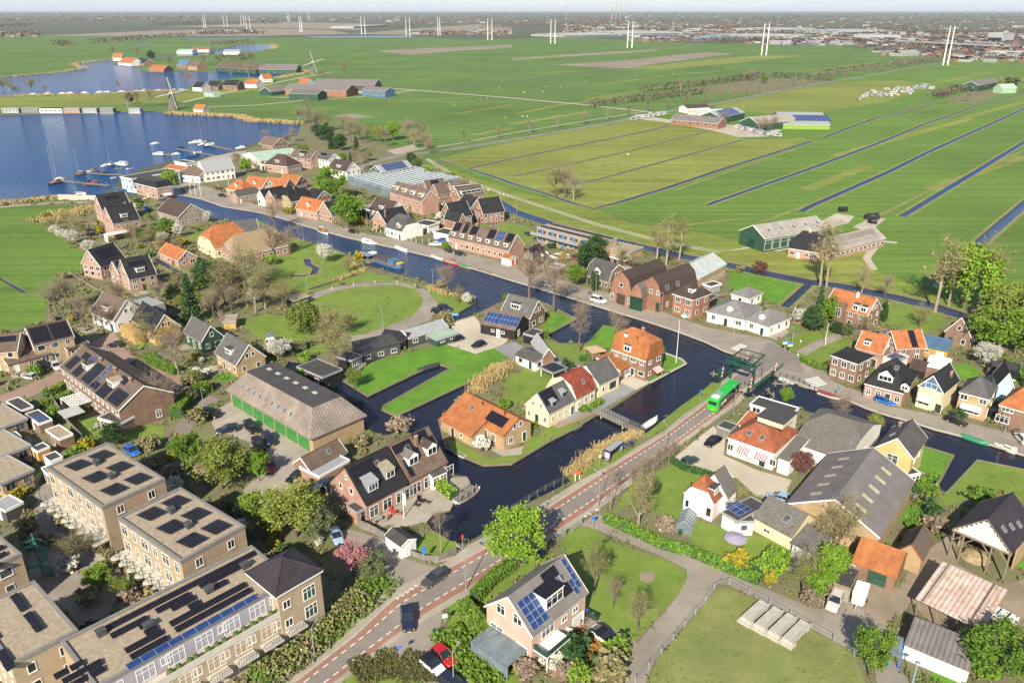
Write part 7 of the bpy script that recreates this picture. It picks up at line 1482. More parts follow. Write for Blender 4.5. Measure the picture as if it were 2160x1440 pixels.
def car(kind,col,rear,front,label,group=None,roofcol=None):
 L,W,hb,body,roof,glass,wh,r,hl,tl,pl,mir,cx1=car_parts(kind)
 A,B=G(*rear),G(*front);c=(A+B)/2;a=math.atan2(B.y-A.y,B.x-A.x)
 if label is None:label,g2=near_label(f'{col} {dict(hatch="hatchback car", estate="estate car", sedan="saloon car", suv="tall car", jeep="boxy off-road car", van="van", coupe="car")[kind]}',c);group=group or g2
 o=empty('parked_car' if kind!='van' else 'van',c,a,label,'van' if kind=='van' else 'car',group)
 m=paint(col,COLS[col])
 def put(n,me,M=None,mm=None,par=None):
  q=bpy.data.objects.new(n,me);C.objects.link(q);q.parent=par or o
  if M is not None:q.matrix_local=M
  if mm:q.material_slots[0].link='OBJECT';q.material_slots[0].material=mm
  return q
 put('body',body,None,m);put('cabin_roof',roof,None,paint(roofcol,COLS[roofcol],.15)if roofcol else m)
 for n,me in glass:put(n,me)
 for x in(-L*.30,L*.31):
  for y in(-1,1):put('wheel',wh,T(x,y*(W/2-.10),r))
 for y in(-1,1):
  put('headlight',hl,T(L/2-.12,y*W*.30,hb*.60));put('tail_light',tl,T(-L/2+.03,y*W*.34,hb*.78));put('mirror',mir,T(cx1-.15,y*(W/2+.04),hb+.02))
 put('number_plate',pl,T(L/2-.0,0,.42));put('number_plate',pl,T(-L/2+.0,0,.55))
 return o
for k,c,a,b,lb,rc in(('estate','grey',(940,1209),(890,1242),'dark grey estate car driving towards the junction teeth on the main road',None),('suv','navy',(857,1287),(864,1340),'dark blue-black car turning off the main road by the planted island',None),('hatch','red',(922,1376),(952,1403),'red hatchback parked beside the white car with black roof',None),('hatch','white',(897,1394),(931,1422),'white hatchback with black roof parked beside the red car','black'),('estate','navy',(938,1436),(975,1462),'dark blue car half cut off by the lower picture edge',None),('coupe','white',(1252,1330),(1298,1366),'white electric car with black glass roof on the villa drive','black'),('suv','silver',(1768,1256),(1751,1293),'silver car parked on the farm yard beside the horse trailer',None),('sedan','black',(1516,927),(1489,944),'black saloon standing alone on the gravel inn yard',None),('hatch','green',(1443,982),(1468,970),'dark green car at the road end of the gravel inn yard',None),('estate','blue',(1847,843),(1886,857),'bright blue estate car on the quay before the black hipped house',None),('estate','black',(1996,885),(2037,900),'black estate car on the quay before the tan hipped house',None),('suv','white',(2160,935),(2150,924),'white car at the end of the quay street',None),('hatch','lightblue',(1650,1056),(1630,1050),'silver-blue car in the shade of the huge grey barn',None),('van','white',(1250,634),(1275,641),'white delivery van driving along the quay street',None),('estate','silver',(1146,601),(1167,606),'silver car on the quay under the bare trees',None),('coupe','white',(1465,667),(1441,671),'white car parked before the brick corner mansion','black'),('hatch','black',(736,491),(757,492),'black hatchback alone on the quay opposite the sailing boat',None),('sedan','white',(930,518),(906,518),'white saloon on the corner by the white dormer terrace',None),('hatch','blue',(940,510),(920,508),'blue car beside the white saloon at the terrace',None),('hatch','black',(942,532),(962,533),'black car before the terrace gardens, first of two',None),('hatch','navy',(962,538),(982,540),'dark blue car before the terrace gardens, second of two',None),('hatch','black',(914,659),(934,660),'black car by the oval lane nearest the pale roofed cabin',None),('suv','navy',(928,653),(950,656),'dark blue car parked close behind the black car on the oval lane',None),('hatch','black',(460,414),(478,416),'dark car driving round the bend before the flag inn',None),('hatch','yellow',(1187,542),(1172,538),'yellow car behind the flowering forsythia',None),('hatch','white',(1200,546),(1186,543),'white car beside the yellow car by the dark evergreen',None),('hatch','red',(1216,549),(1203,546),'dark red car next to the dark evergreen','black'),('van','white',(1180,548),(1166,544),'white van behind the brick house with black panels',None),('estate','white',(928,441),(908,443),'white car in the courtyard of the dyke houses, nearer the terrace',None),('van','white',(932,434),(912,437),'white van in the courtyard of the dyke houses',None),('hatch','navy',(1106,497),(1126,497),'dark blue car beside the blue door flats',None),('hatch','silver',(72,800),(52,796),'silver car alone on the red brick street',None),('suv','black',(84,772),(102,782),'black car before the brown tiled garage row',None),('estate','silver',(114,770),(126,783),'pale silver car beside the black car at the garages',None),('hatch','black',(254,731),(233,731),'black car on the brick square by the bare street trees',None),('hatch','blue',(250,768),(262,780),'blue car in the shade of the solar patched terrace',None),('hatch','navy',(270,770),(285,782),'dark car beside the blue car in the terrace shade',None),('estate','grey',(296,792),(318,803),'grey car in the shade at the middle of the car square',None),('hatch','black',(336,806),(352,816),'black car in the shade near the end of the car square',None),('suv','black',(390,812),(408,824),'black tall car beside the yellow forsythia',None),('hatch','navy',(372,822),(388,836),'dark blue car behind the hedge of the barn drive',None),('jeep','black',(427,876),(464,880),'black boxy off-road car beside the boat trailer',None),('estate','navy',(504,906),(456,914),'dark saloon behind the yellow-green tree on the barn yard',None),('jeep','black',(520,897),(543,919),'black off-road car before the second green barn door',None),('jeep','navy',(555,919),(580,948),'dark blue off-road car before the third green barn door',None),('jeep','black',(538,932),(556,958),'black off-road car with pale wheel ring under the shady tree',None),('hatch','red',(570,978),(572,998),'red car half hidden behind the bright bush on the barn yard',None),('estate','black',(644,1000),(608,1020),'black estate car before the brick barn yard garage',None),('van','navy',(700,1028),(664,1040),'dark blue van in the shade of the pink row house',None),('hatch','lightblue',(706,1127),(716,1147),'pale blue car in the side street behind the grey-green tree',None),('hatch','blue',(270,950),(290,962),'blue-grey car behind the first flats',None),('hatch','black',(1022,727),(995,735),'dark car on the gravel drive beside the boat inlet lawn',None),('estate','black',(972,716),(948,722),'black car in front of the mint green shed',None),('hatch','blue',(1124,1172),(1108,1178),'blue car under the bright green road tree',None),('hatch','black',(2090,877),(2100,885),'dark red-brown car under the carport of the end quay house',None),('van','black',(200,502),(185,495),'dark van beside the black tiled terrace house',None),('hatch','white',(285,436),(298,437),'white car behind the black tiled terrace house',None),('hatch','blue',(302,441),(316,444),'blue car before the brown canal mouth house',None),('hatch','blue',(1055,452),(1064,446),'blue car at the end of the dyke houses lane',None)):
 car(k,c,a,b,lb,None,rc)
 # ---- the green bus
def bus():
 A=G(1501,869);B=G(1556,818);a=math.atan2(B.y-A.y,B.x-A.x);L,W=12.2,2.55
 u=Vector((math.cos(a),math.sin(a),0));c=A+u*(L/2)
 o=empty('city_bus',c,a,'green single-deck bus with dark glazed side waiting before the drawbridge','bus')
 GRN=mat('bus_green',(.02,.42,.045),.05,.8,.3,spec=.6)
 MB().loft([section(x,W*w,.32,z,.18,.06)for x,w,z in((-L/2,.93,2.9),(-L/2+.15,1,3.0),(0,1,3.02),(L/2-.3,1,3.0),(L/2,.93,2.8))]).obj('body',GRN,o,uv=False)
 for y in(-1,1):
  MB().box(-L/2+1.2,L/2-.3,y*W/2-(.0 if y>0 else .02),y*W/2+(.02 if y>0 else 0),.75,2.72).obj('side_glazing',GLASS,o,uv=False)
  for i in range(7):MB().box(-L/2+2.2+i*1.45,-L/2+2.28+i*1.45,y*W/2-.03,y*W/2+.03,.75,2.7).obj('window_post',BLACKM,o,uv=False)
  for i in(0,1):MB().box(-1.2+i*4.2,-.0+i*4.2,y*W/2-.035,y*W/2+.035,.45,2.6).obj('door',GLASS,o,uv=False)
  MB().box(-L/2+1.3,L/2-.3,y*W/2-.025,y*W/2+.025,.38,.74).obj('lower_panel',mat('bus_dark_panel',(.03,.035,.035),.1,1,.3),o,uv=False)
 MB().box(-L/2-.03,-L/2+.03,-W*.36,W*.36,1.75,2.55).obj('rear_window',GLASS,o,uv=False)
 MB().box(L/2-.03,L/2+.03,-W*.42,W*.42,1.0,2.6).obj('windscreen',GLASS,o,uv=False)
 MB().box(-L/2-.04,-L/2,-.28,.28,.62,.76).obj('number_plate',mat('yellow_plate',(.7,.5,.02)),o,uv=False)
 for y in(-1,1):MB().box(-L/2-.05,-L/2+.05,y*W*.40-.13,y*W*.40+.13,.9,1.2).obj('tail_light',mat('tail_lamp',(.45,.02,.02)),o,uv=False)
 MB().box(-L/2+.9,-L/2+2.2,-.75,.75,3.0,3.25).obj('engine_cover',TRIM,o,uv=False)
 MB().box(-L/2+2.6,-L/2+4.3,-.6,.6,3.0,3.2).obj('roof_unit',ALU,o,uv=False);MB().box(1.5,2.7,-.55,.55,3.0,3.08).obj('roof_hatch',GRN,o,uv=False)
 for x in(-3.0,3.3):
  for y in(-1,1):MB().tube((x,y*(W/2-.3),.48),(x,y*(W/2+.02),.48),.48,.48,16,0).tube((x,y*(W/2-.2),.48),(x,y*(W/2+.04),.48),.25,.25,10,1).obj('wheel',[RUBBER,ALU],o,uv=False)
 for y in(-1,1):MB().cbox((L/2+.1,y*(W/2+.12),2.3),(.15,.2,.4)).obj('mirror',BLACKM,o,uv=False)
 cu=bpy.data.curves.new('lettering','FONT');cu.body='arriva';cu.size=1.25;cu.extrude=.012;cu.shear=.3;cu.materials.append(TRIM)
 t0=bpy.data.objects.new('lettering',cu);C.objects.link(t0);me=bpy.data.meshes.new_from_object(t0.evaluated_get(bpy.context.evaluated_depsgraph_get()));bpy.data.objects.remove(t0);t=link('lettering',me,o);t.matrix_local=T(-L/2+1.7,-W/2-.035,1.25)@Matrix.Rotation(math.pi/2,4,'X')
 ref(c,'green bus')
bus()
# ---- the green drawbridge
def drawbridge():
 P0=(G(1541,797)+G(1586,813))/2;P1=(G(1590,757)+G(1640,777))/2
 u=(P1-P0);u.z=0;span=u.length;a=math.atan2(u.y,u.x);wd=(G(1541,797)-G(1586,813)).length
 o=empty('drawbridge',(P0.x,P0.y,0),a,'dark green balance drawbridge with hanging chains over the canal','bridge');ref(P0,'balance bridge')if 0 else None
 g=mat('bridge_green',(.010,.058,.040),.12,1,.4,spec=.5);w2=wd/2
 MB().box(-4.0,span+1.5,-w2-1.0,w2+1.0,-.35,.012).obj('deck',ASPHALT,o)
 for y in(-1,1):MB().box(-4.0,span+1.5,y*(w2-.55)-.9*(y<0)-0,y*(w2-.55)+.9*(y>0),.013,.10).obj('footway',PAVE,o)
 for y in(-1,1):MB().box(-1,span+1.2,y*(w2+1.0)-.12,y*(w2+1.0)+.12,-.8,.05).obj('girder',g,o)
 for y in(-1,1):
  MB().loft([[(x*k,y*w2+q*k,z)for x,q in((-.26,-.22),(.26,-.22),(.26,.22),(-.26,.22))]for z,k in((-.6,1.05),(1.2,1),(5.3,.8))]).obj('post',g,o)
  MB().loft([[(x,y*(w2-.05)+q,z+zz)for q,zz in((-.11,-.15),(.11,-.15),(.11,.15),(-.11,.15))]for x,z in((-3.0,5.45),(0,5.6),(2.5,5.8),(4.9,6.0))]).obj('balance_beam',g,o)
  MB().tube((4.7,y*(w2-.05),5.9),(4.7,y*(w2+.1),.1),.05).obj('chain',BLACKM,o)
  MB().tube((0,y*w2,2.6),(1.5,y*(w2-.1),5.5),.12).obj('brace',g,o)
  rl=MB()
  for z in(.55,1.05):rl.tube((-4,y*(w2+1.0),z),(span+1.5,y*(w2+1.0),z),.04)
  for i in range(12):x=-4+(span+5.5)*i/11;rl.tube((x,y*(w2+1.0),0),(x,y*(w2+1.0),1.08),.04)
  rl.obj('railing',g,o)
 MB().cbox((-2.8,0,5.35),(.9,wd+.4,.55)).obj('counterweight',g,o);MB().cbox((0,0,5.2),(.35,wd-.6,.35)).obj('portal_beam',g,o);MB().cbox((4.75,0,6.0),(.18,wd-.4,.18)).obj('end_beam',g,o);MB().cbox((2.4,0,5.8),(.14,wd-.4,.14)).obj('cross_beam',g,o)
 MB().cbox((1.5,0,3.9),(.1,wd-1.5,.5)).obj('service_rail',g,o)
 MB().cbox((-.4,w2+1.9,1.0),(1.6,1.4,2.0)).obj('control_cabinet',g,o)
 ref((P0.x+1,P0.y+1),'drawbridge portal')
drawbridge()
for px,py,h,lb in((1518,806,4.2,'red and white raised barrier on the bus side by the grass verge'),(1578,829,4.2,'red and white raised barrier beside the flat-roofed white house'),(1571,767,3.6,'red and white raised barrier seen through the drawbridge frame'),(1630,792,3.6,'red and white raised barrier at the quay end of the drawbridge')):
 p=G(px,py);o=empty('road_barrier',p,0,lb,'barrier','raised barriers at the drawbridge')
 MB().cbox((0,0,.6),(.55,.55,1.3)).obj('cabinet',TRIMDK,o,uv=False)
 for i in range(7):MB().cbox((.35+.02*i,0,1.0+(i+.5)*(h-1)/7),(.16,.12,(h-1)/7+.01)).obj('barrier_arm',REDP if i%2==0 else TRIM,o,uv=False)
for a,b,lb in(((1502,792),(1522,794),'timber mooring beam on piles west of the drawbridge'),((1633,812),(1657,814),'timber mooring beam on piles by the pale blue boat'),((1617,826),(1630,838),'short timber mooring beam close to the white flat-roofed house')):
 A,B=G(*a),G(*b);o=empty('mooring_beam',A,math.atan2(B.y-A.y,B.x-A.x),lb,'mooring');L=(B-A).length
 MB().box(-.5,L+.5,-.15,.15,.35,.62).obj('beam',WOOD,o)
 for x in(.3,L-.3):MB().tube((x,.25,-1.5),(x,.25,1.1),.2).obj('pile',WOOD,o)
 # ---- footbridge
def footbridge():
 A,B=G(1256,869),G(1352,914);u=B-A;L=u.length;o=empty('footbridge',A,math.atan2(u.y,u.x),'narrow footbridge with white steel railings and darker end span over the canal','bridge')
 MB().box(-.5,L+.3,-.85,.85,.25,.45).obj('deck',WOOD,o)
 for y in(-.85,.85):
  for k,(x0,x1,m)in enumerate(((0,L*.66,ALU),(L*.67,L,GREYWOOD))):
   r=MB()
   for z in(.75,1.05,1.4):r.tube((x0,y,z),(x1,y,z),.045)
   for i in range(12 if k==0 else 6):x=x0+(x1-x0)*i/(11 if k==0 else 5);r.tube((x,y,.4),(x,y,1.42),.045)
   r.obj('railing',m,o)
 for x in(L*.18,L*.66):
  for y in(-.7,.7):MB().tube((x,y,-1.6),(x,y,.3),.16).obj('pile',CONCRETE,o)
footbridge()
# ---- bus shelter, bicycles
def shelter():
 A,B=G(1287,976),G(1314,955);a=math.atan2(B.y-A.y,B.x-A.x);o=empty('bus_shelter',A,a,'glass bus shelter with white roof and purple poster panel on the reed bank','bus shelter')
 L=(B-A).length
 MB().box(-.1,L+.1,-.1,1.5,2.35,2.5).box(0,L,0,1.4,2.5,2.55,1).obj('roof',[BLACKM,LEAD],o,uv=False)
 for i in range(4):x=L*i/3;MB().tube((x,1.35,0),(x,1.35,2.35),.04).obj('post',BLACKM,o,uv=False)
 for i in range(3):MB().box(L*i/3+.05,L*(i+1)/3-.05,1.33,1.36,.2,2.2).obj('back_pane',GLASSHOUSE,o,uv=False)
 MB().box(L-.02,L+.02,.1,1.3,.2,2.2).obj('side_pane',GLASSHOUSE,o,uv=False);MB().tube((L,.05,0),(L,.05,2.35),.05).obj('post',BLACKM,o,uv=False)
 MB().box(-.12,.0,0,1.35,.1,2.3).obj('poster_case',flat_mat('poster_purple',(.10,.03,.16)),o,uv=False)
 pp=MB().box(-.135,-.121,.14,1.2,.95,2.1).box(-.137,-.136,.3,1.0,.75,.92,1).box(-.137,-.136,.3,1.1,.42,.6,2)
 pp.obj('poster',[mat('poster_print',(.62,.60,.68),scale=3,col2=(.45,.30,.55)),flat_mat('poster_orange',(.6,.22,.10)),flat_mat('poster_lime',(.25,.45,.1))],o,uv=False)
 MB().box(L*.2,L*.8,.95,1.3,.42,.48).obj('bench',WOOD,o,uv=False)
shelter()
def bike_parts():
 return cached('bike',lambda:[('frame',MB().tube((-.1,0,.3),(-.3,0,.85),.025).tube((-.1,0,.3),(.4,0,.85),.025).tube((-.27,0,.75),(.4,0,.82),.025).tube((-.55,0,.34),(-.1,0,.3),.02).tube((-.55,0,.34),(-.28,0,.8),.02).tube((.55,0,.34),(.38,0,.95),.025).tube((.36,-.28,1.0),(.36,.28,1.0),.02).mesh('frame',BLACKM,uv=False)),('wheel',MB().add([(.34*math.cos(i*math.pi/8)*k,y,.34*math.sin(i*math.pi/8)*k)for k in(1,.88)for y in(-.02,.02)for i in range(16)],[(i,(i+1)%16,16+(i+1)%16,16+i)for i in range(16)]+[(32+i,48+i,48+(i+1)%16,32+(i+1)%16)for i in range(16)]+[(i,32+i,32+(i+1)%16,(i+1)%16)for i in range(16)]+[(16+i,16+(i+1)%16,48+(i+1)%16,48+i)for i in range(16)]).mesh('wheel',RUBBER,uv=False)),('saddle',MB().cbox((-.32,0,.92),(.28,.16,.08)).mesh('saddle',RUBBER,uv=False))])
def bike(p,a,label,group=None,lean=.08,col=None):
 f,wl,sd=bike_parts();o=empty('bicycle',p,a,label,'bicycle',group);o.rotation_euler=(lean,0,a)
 q=link('frame',f[1],o);link('saddle',sd[1],o)
 if col:q.material_slots[0].link='OBJECT';q.material_slots[0].material=col
 for x in(-.55,.55):link('wheel',wl[1],o,T(x,0,.34))
 return o
for i in range(9):
 p=G(1316+i*2.6,947-i*1.5)+Vector((R.uniform(-.2,.2),R.uniform(-.5,.5),0));bike(p,R.uniform(1.9,2.6),'bicycle in the crowded rack beside the bus shelter','bicycles in the rack by the bus shelter',R.uniform(-.1,.15),R.choice((None,paint('violet',(.12,.08,.35)),paint('silver',(.5,.5,.5)))))
bike(G(1229,1316),.4,'green-grey bicycle on the drive beside the wheelie bins',None,.1)
# ---- lamps and signs
def lamp(px,py,h,toward,label,arm=1.2,col=ALU):
 p=G(px,py);o=empty('street_lamp',p,math.atan2((G(*toward)-p).y,(G(*toward)-p).x),label,'street lamp','street lamps of the village')
 MB().tube((0,0,-.1),(0,0,h-.25),.085,.055,8).obj('pole',col,o,uv=False);MB().tube((0,0,h-.3),(.3,0,h),.05,.045,6).tube((.3,0,h),(arm,0,h+.08),.045,.04,6).obj('arm',col,o,uv=False)
 MB().loft([[(x,-w,h+.02),(x,w,h+.02),(x,w*.7,h+.16),(x,-w*.7,h+.16)]for x,w in((arm-.1,.08),(arm+.25,.16),(arm+.6,.10))]).obj('lamp_head',col,o,uv=False)
for px,py,h,tw_,lb in((983,1244,7.2,(940,1215),'lamp post at the road edge before the villa hedges'),(1262,1069,6.8,(1240,1050),'lamp post beside the road where the pleached trees begin'),(1402,957,6.4,(1380,930),'lamp post halfway along the road opposite the bus shelter'),(1547,876,6.2,(1525,850),'lamp post beside the bus and the white inn'),(664,1388,5.2,(690,1350),'lamp post on the pavement by the planted bank'),(433,877,6.6,(470,900),'lamp post on the curved barn drive'),(694,1084,5.6,(660,1080),'lamp post beside the pink row house gable'),(914,612,7,(900,640),'lamp post at the canal side of the oval lane'),(808,694,6,(790,680),'lamp post at the lower edge of the oval paddock'),(649,622,6,(680,610),'lamp post at the gate of the oval lane'),(641,511,6.4,(660,500),'lamp post near the pollard trees by the canal'),(1547,706,6.2,(1540,725),'lamp post on the quay before the bungalows'),(1396,662,6.6,(1380,670),'lamp post on the quay before the skylight warehouse'),(1257,618,6.6,(1250,635),'lamp post on the quay before the white edged gambrel house'),(775,479,7,(770,500),'lamp post on the quay beside the leafy chestnut'),(1670,725,5,(1650,740),'lamp post on the signpost green'),(2118,916,6.5,(2105,930),'lamp post at the garden of the end orange house'),(703,470,6.5,(700,490),'lamp post on the quay before the steep black cottage'),(613,453,6.5,(610,470),'lamp post on the quay before the orange cottage'),(956,545,6.5,(950,560),'lamp post on the quay before the white dormer terrace'),(1009,548,6,(1000,560),'lamp post by the terrace gardens'),(122,770,6,(130,790),'lamp post beside the brown garages'),(272,741,6,(260,750),'lamp post at the square by the first bare street tree'),(352,782,5,(340,790),'lamp post behind the low square hedge'),(957,1444,5.6,(985,1405),'lamp post behind the parked red and white cars'),(1090,455,6,(1080,460),'lamp post beside the dyke canal')):
 lamp(px,py,h,tw_,lb)
p=G(1922,1452);o=empty('street_lamp',p,0,'pale blue mushroom lamp at the lower end of the farm lane','street lamp');MB().tube((0,0,0),(0,0,4.2),.07).obj('pole',flat_mat('pale_blue_paint',(.25,.42,.6)),o,uv=False);MB().lathe([(.1,4.1),(.38,4.3),(.3,4.45),(.05,4.5)],12).obj('lamp_head',ALU,o,uv=False)
def sign(px,py,h,wd,ht,m,label,a=-1.3,post=STEEL,board2=None):
 o=empty('road_sign',G(px,py),a+math.pi/2,label,'sign');MB().tube((0,0,0),(0,0,h),.045).obj('post',post,o,uv=False)
 MB().cbox((0,-.06,h-ht/2),(wd,.05,ht)).obj('sign_board',m,o,uv=False)
 if board2:MB().cbox((0,-.06,h-ht-.3),(wd*.9,.05,.45)).obj('sign_board',board2,o,uv=False)
for a in((1476,846,2.8,.5,.7,BLUEP,'blue and white bus stop sign on the grass verge near the bus'),(1264,986,2.8,.45,.5,TRIM,'white topped bus stop sign beside the shelter'),(1250,1116,2.6,.6,.6,BLUEP,'blue round-about road sign at the mouth of the farm lane'),(895,1188,3.2,.6,1.3,BLUEP,'tall blue street sign beside the curved timber fence'),(844,1395,2.8,.7,.4,BLUEP,'blue street name sign on the planted island'),(939,1322,2.4,.7,.7,TRIM,'white square sign at the edge of the side street'),(976,1160,3.0,.35,.8,REDP,'red and white sign on the canal bend railing'),(1765,838,2.6,.5,.6,BLUEP,'blue sign on the quay edge by the wine red boat'),(1688,724,0.9,.3,.5,TRIM,'white marker post beside the footpath'),(1682,753,1.0,.3,.6,TRIM,'white marker post on the corner opposite the crossing')):
 sign(*a)
for px,py,lb in((1653,745,'blue and white direction signpost nearest the drawbridge'),(1664,750,'second blue and white direction signpost beside the crossing')):
 sign(px,py,3.6,1.2,.45,BLUEP,lb,-1.5,STEEL,TRIM)
for px,py,h,lb in((1426,765,11,'tall white flagpole on the lawn of the orange gambrel house'),(1740,728,6,'white flagpole on the signpost green'),(403,412,9,'flagpole at the canal mouth, westernmost of three'),(413,413,9,'flagpole at the canal mouth, middle of three'),(424,415,9,'flagpole at the canal mouth, easternmost of three'),(484,404,8,'flagpole with red flag before the flag inn'),(852,1092,5,'short flagpole with furled banner on the row house terrace')):
 o=empty('flagpole',G(px,py),0,lb,'flagpole');MB().tube((0,0,0),(0,0,h),.09,.05,7).obj('pole',TRIM,o,uv=False);MB().lathe([(.02,h),(.12,h+.1),(.02,h+.2)],8).obj('finial',TRIM,o,uv=False)
 if 'flag' in lb.replace('flagpole','').replace('flag inn','')or 'banner' in lb:MB().cbox((.25,0,h-1.3),(.45,.05,2.2)).obj('flag',REDP if 'red' in lb else TRIM,o,uv=False)
 # ---- fences and rails
def fence(s,h,label,m=WOOD,gap=2.4,rails=(.5,1),solid=False,cat='fence',mp=None,name='fence'):
 P=[G(*p)for p in pairs(s)];o=empty(name,P[0],0,label,cat);pts=resample([p.xy for p in P],max(2,int(sum((b-a).length for a,b in zip(P,P[1:]))/gap)+1));r=MB();b0=Vector((P[0].x,P[0].y))
 pm=cached(('fpost',h,(mp or m).name),lambda:MB().box(-.06,.06,-.06,.06,-.1,h+.05).mesh('post',mp or m,uv=False))
 for p in pts:link('post',pm,o,T(p.x-b0.x,p.y-b0.y,0))
 for a,b in zip(pts,pts[1:]):
  a,b=a-b0,b-b0
  if solid:d=(b-a).normalized()*.0;n=Vector((-(b-a).y,(b-a).x)).normalized()*.03;r.prism([a-n,b-n,b+n,a+n],.05,h)
  else:
   for z in rails:r.tube((a.x,a.y,h*z),(b.x,b.y,h*z),.025,n=4)
 r.obj('panel' if solid else 'rail',m,o,uv=solid);return o
fence('1340 1440 1382 1393 1457 1306 1486 1271 1514 1231 1536 1230 1620 1274 1770 1358 1800 1384',1.1,'grey metal rail fence round the dry grass field',STEEL,3.2,(.5,1))
fence('1080 1076 1120 1052 1160 1028 1207 1008',1.1,'weathered rail fence along the canal wall of the main road',GREYWOOD,2.0,(.4,.7,1))
fence('846 1152 870 1172 897 1184 930 1182 962 1166',1.1,'curved solid timber fence round the canal corner garden',GREYWOOD,1.6,solid=True)
fence('757 1112 790 1127 812 1140',1.7,'tall timber fence before the row house terrace',GREYWOOD,1.8,solid=True)
fence('1645 793 1680 802 1718 822',1.0,'dark rail along the quay at the drawbridge',TRIMDK,1.5,(.5,1));fence('1570 812 1590 822 1600 815 1618 800',1.0,'curved dark rail at the bridge head',TRIMDK,1.2,(.5,1))
fence('1305 1105 1380 1140 1467 1168',.7,'low pale double rail along the lane hedge',TRIM,3,(.6,1));fence('75 1032 88 1012 140 990',1.8,'slatted timber fence beside the first flats',GREYWOOD,1.6,solid=True)
fence('110 845 150 905 175 930',1.8,'long timber garden fence behind the brick garages',GREYWOOD,1.8,solid=True);fence('20 880 40 940 60 990',1.8,'dark timber fence between the west plots',BLACKWOOD,1.8,solid=True)
fence('786 487 830 500 880 512 905 510',1.2,'garden fence with pale posts before the grey hipped bay house',BLACKM,2.4,(.5,1),mp=TRIM);fence('700 610 780 596 860 598 905 615',.8,'wire fence with white posts round the oval paddock',STEEL,6,(1,),mp=TRIM)
fence('836 586 915 608 940 622',1,'timber rail at the canal side of the oval lane',WOOD,3,(.6,1));fence('1108 905 1140 920 1160 930',1.0,'grey timber fence across the island lawn',GREYWOOD,1.5,(.5,1))
fence('1905 1062 1940 1048 1950 1092 1925 1100',1.8,'green wire run beside the huge grey barn',TRIMDK,2,(.1,.5,1));fence('145 577 200 610 222 622',.9,'pale timber edging fence of the meadow garden',WOOD,2.5,solid=True)
fence('1255 440 1330 470 1480 490 1545 505 1640 538',1.1,'far polder wire fence along the foot of the dyke',GREYWOOD,7,(.5,1));fence('1905 458 1960 478 2070 490',1.1,'polder wire fence between two dyke ditches',GREYWOOD,8,(.5,1))
fence('2020 820 2050 838 2070 850',.6,'low garden rail before the tan hipped house',TRIMDK,2,(1,));fence('1680 1120 1700 1140 1720 1150',1,'short timber fence beside the bare farm tree',WOOD,2,(.5,1))
# ---- yard things
for i in range(4):
 c=G(1592+i*29,1296+i*14.5);a=ang((1572,1312),(1612,1276));o=empty('concrete_slab',c,a,('first','second','third','fourth')[i]+' grey concrete wall slab lying on the dry grass, counted from the lane corner','concrete slab','concrete slabs on the dry grass')
 L=(G(1572,1312)-G(1612,1276)).length;MB().box(-L/2,L/2,-.78,.78,.3,.85).box(-L/2-.5,-L/2+.9,-1.0,1.05,.0,.3).box(L/2-.8,L/2-.3,-.8,.8,0,.3).box(-L/2,L/2,-.78,-.62,.85,1.0).obj('slab',CONCRETE,o)
for px,py,m,lb in((1236,1297,BLUEP,'wheelie bin with blue lid at the villa corner'),(1243,1301,flat_mat('bin_dark',(.03,.035,.03)),'black wheelie bin between blue and green ones'),(1251,1305,flat_mat('bin_green',(.03,.13,.04)),'green wheelie bin at the villa corner'),(1258,1308,flat_mat('bin_dark2',(.02,.03,.025)),'dark wheelie bin at the end of the villa bins'),(1697,1271,BLUEP,'blue lidded wheelie bin on the farm lane verge'),(1434,1128,flat_mat('bin_green',(.03,.13,.04)),'green bin beside the little greenhouse'),(48,930,flat_mat('bin_green',(.03,.13,.04)),'green bin beside the pale blue shed'),(38,1018,flat_mat('bin_green',(.03,.13,.04)),'green bin near the slatted fence')):
 o=empty('wheelie_bin',G(px,py),-.6,lb,'bin');MB().loft([[(-w,-w,z),(w,-w,z),(w,w,z),(-w,w,z)]for w,z in((.22,.08),(.29,.95))]).obj('bin_body',flat_mat('bin_shell',(.03,.06,.04))if m is not BLUEP else flat_mat('bin_dark',(.03,.035,.03)),o,uv=False);MB().box(-.31,.31,-.33,.33,.95,1.03).obj('lid',m,o,uv=False);MB().tube((-.2,.3,.1),(.2,.3,.1),.1,n=8).obj('wheels',RUBBER,o,uv=False)
def trailer(px,py,a,L,W,H_,m,label,name='horse_trailer',cat='trailer',group=None):
 o=empty(name,G(px,py),a,label,cat,group)
 MB().loft([[(x,-w,.5),(x,w,.5),(x,w,z-.15),(x,w-.15,z),(x,-w+.15,z),(x,-w,z-.15)]for x,w,z in((-L/2,W/2,H_),(L*.3,W/2,H_),(L/2,W/2-.2,H_-.5))]).obj('box_body',m,o,uv=False)
 MB().box(L/2,L/2+1.2,-.08,.08,.42,.52).obj('drawbar',STEEL,o,uv=False)
 for y in(-1,1):MB().tube((-.2,y*(W/2),.33),(-.2,y*(W/2+.2),.33),.33,n=12).obj('wheel',RUBBER,o,uv=False)
 MB().box(-L/4,L/4,-W/2-.02,-W/2,H_-.9,H_-.4).obj('window',GLASS,o,uv=False);return o
trailer(1811,1266,ang((1820,1245),(1803,1290)),3.4,1.9,2.3,TRIM,'white horse trailer beside the green door garage')
for i,(px,py)in enumerate(((2092,1298),(2114,1309),(2132,1319))):
 o=empty('wrapped_pallet',G(px,py),ang((2092,1298),(2132,1319)),('largest','middle','smallest')[i]+' white wrapped pallet on the yard beside the rusty sheet shed','pallet','wrapped pallets');MB().box(-.78,.78-.15*i,-1,1,.15,1.3).obj('wrapped_load',TRIM,o,uv=False);MB().box(-.8,.8-.15*i,-1.05,1.05,0,.15).obj('pallet_base',WOOD,o,uv=False)
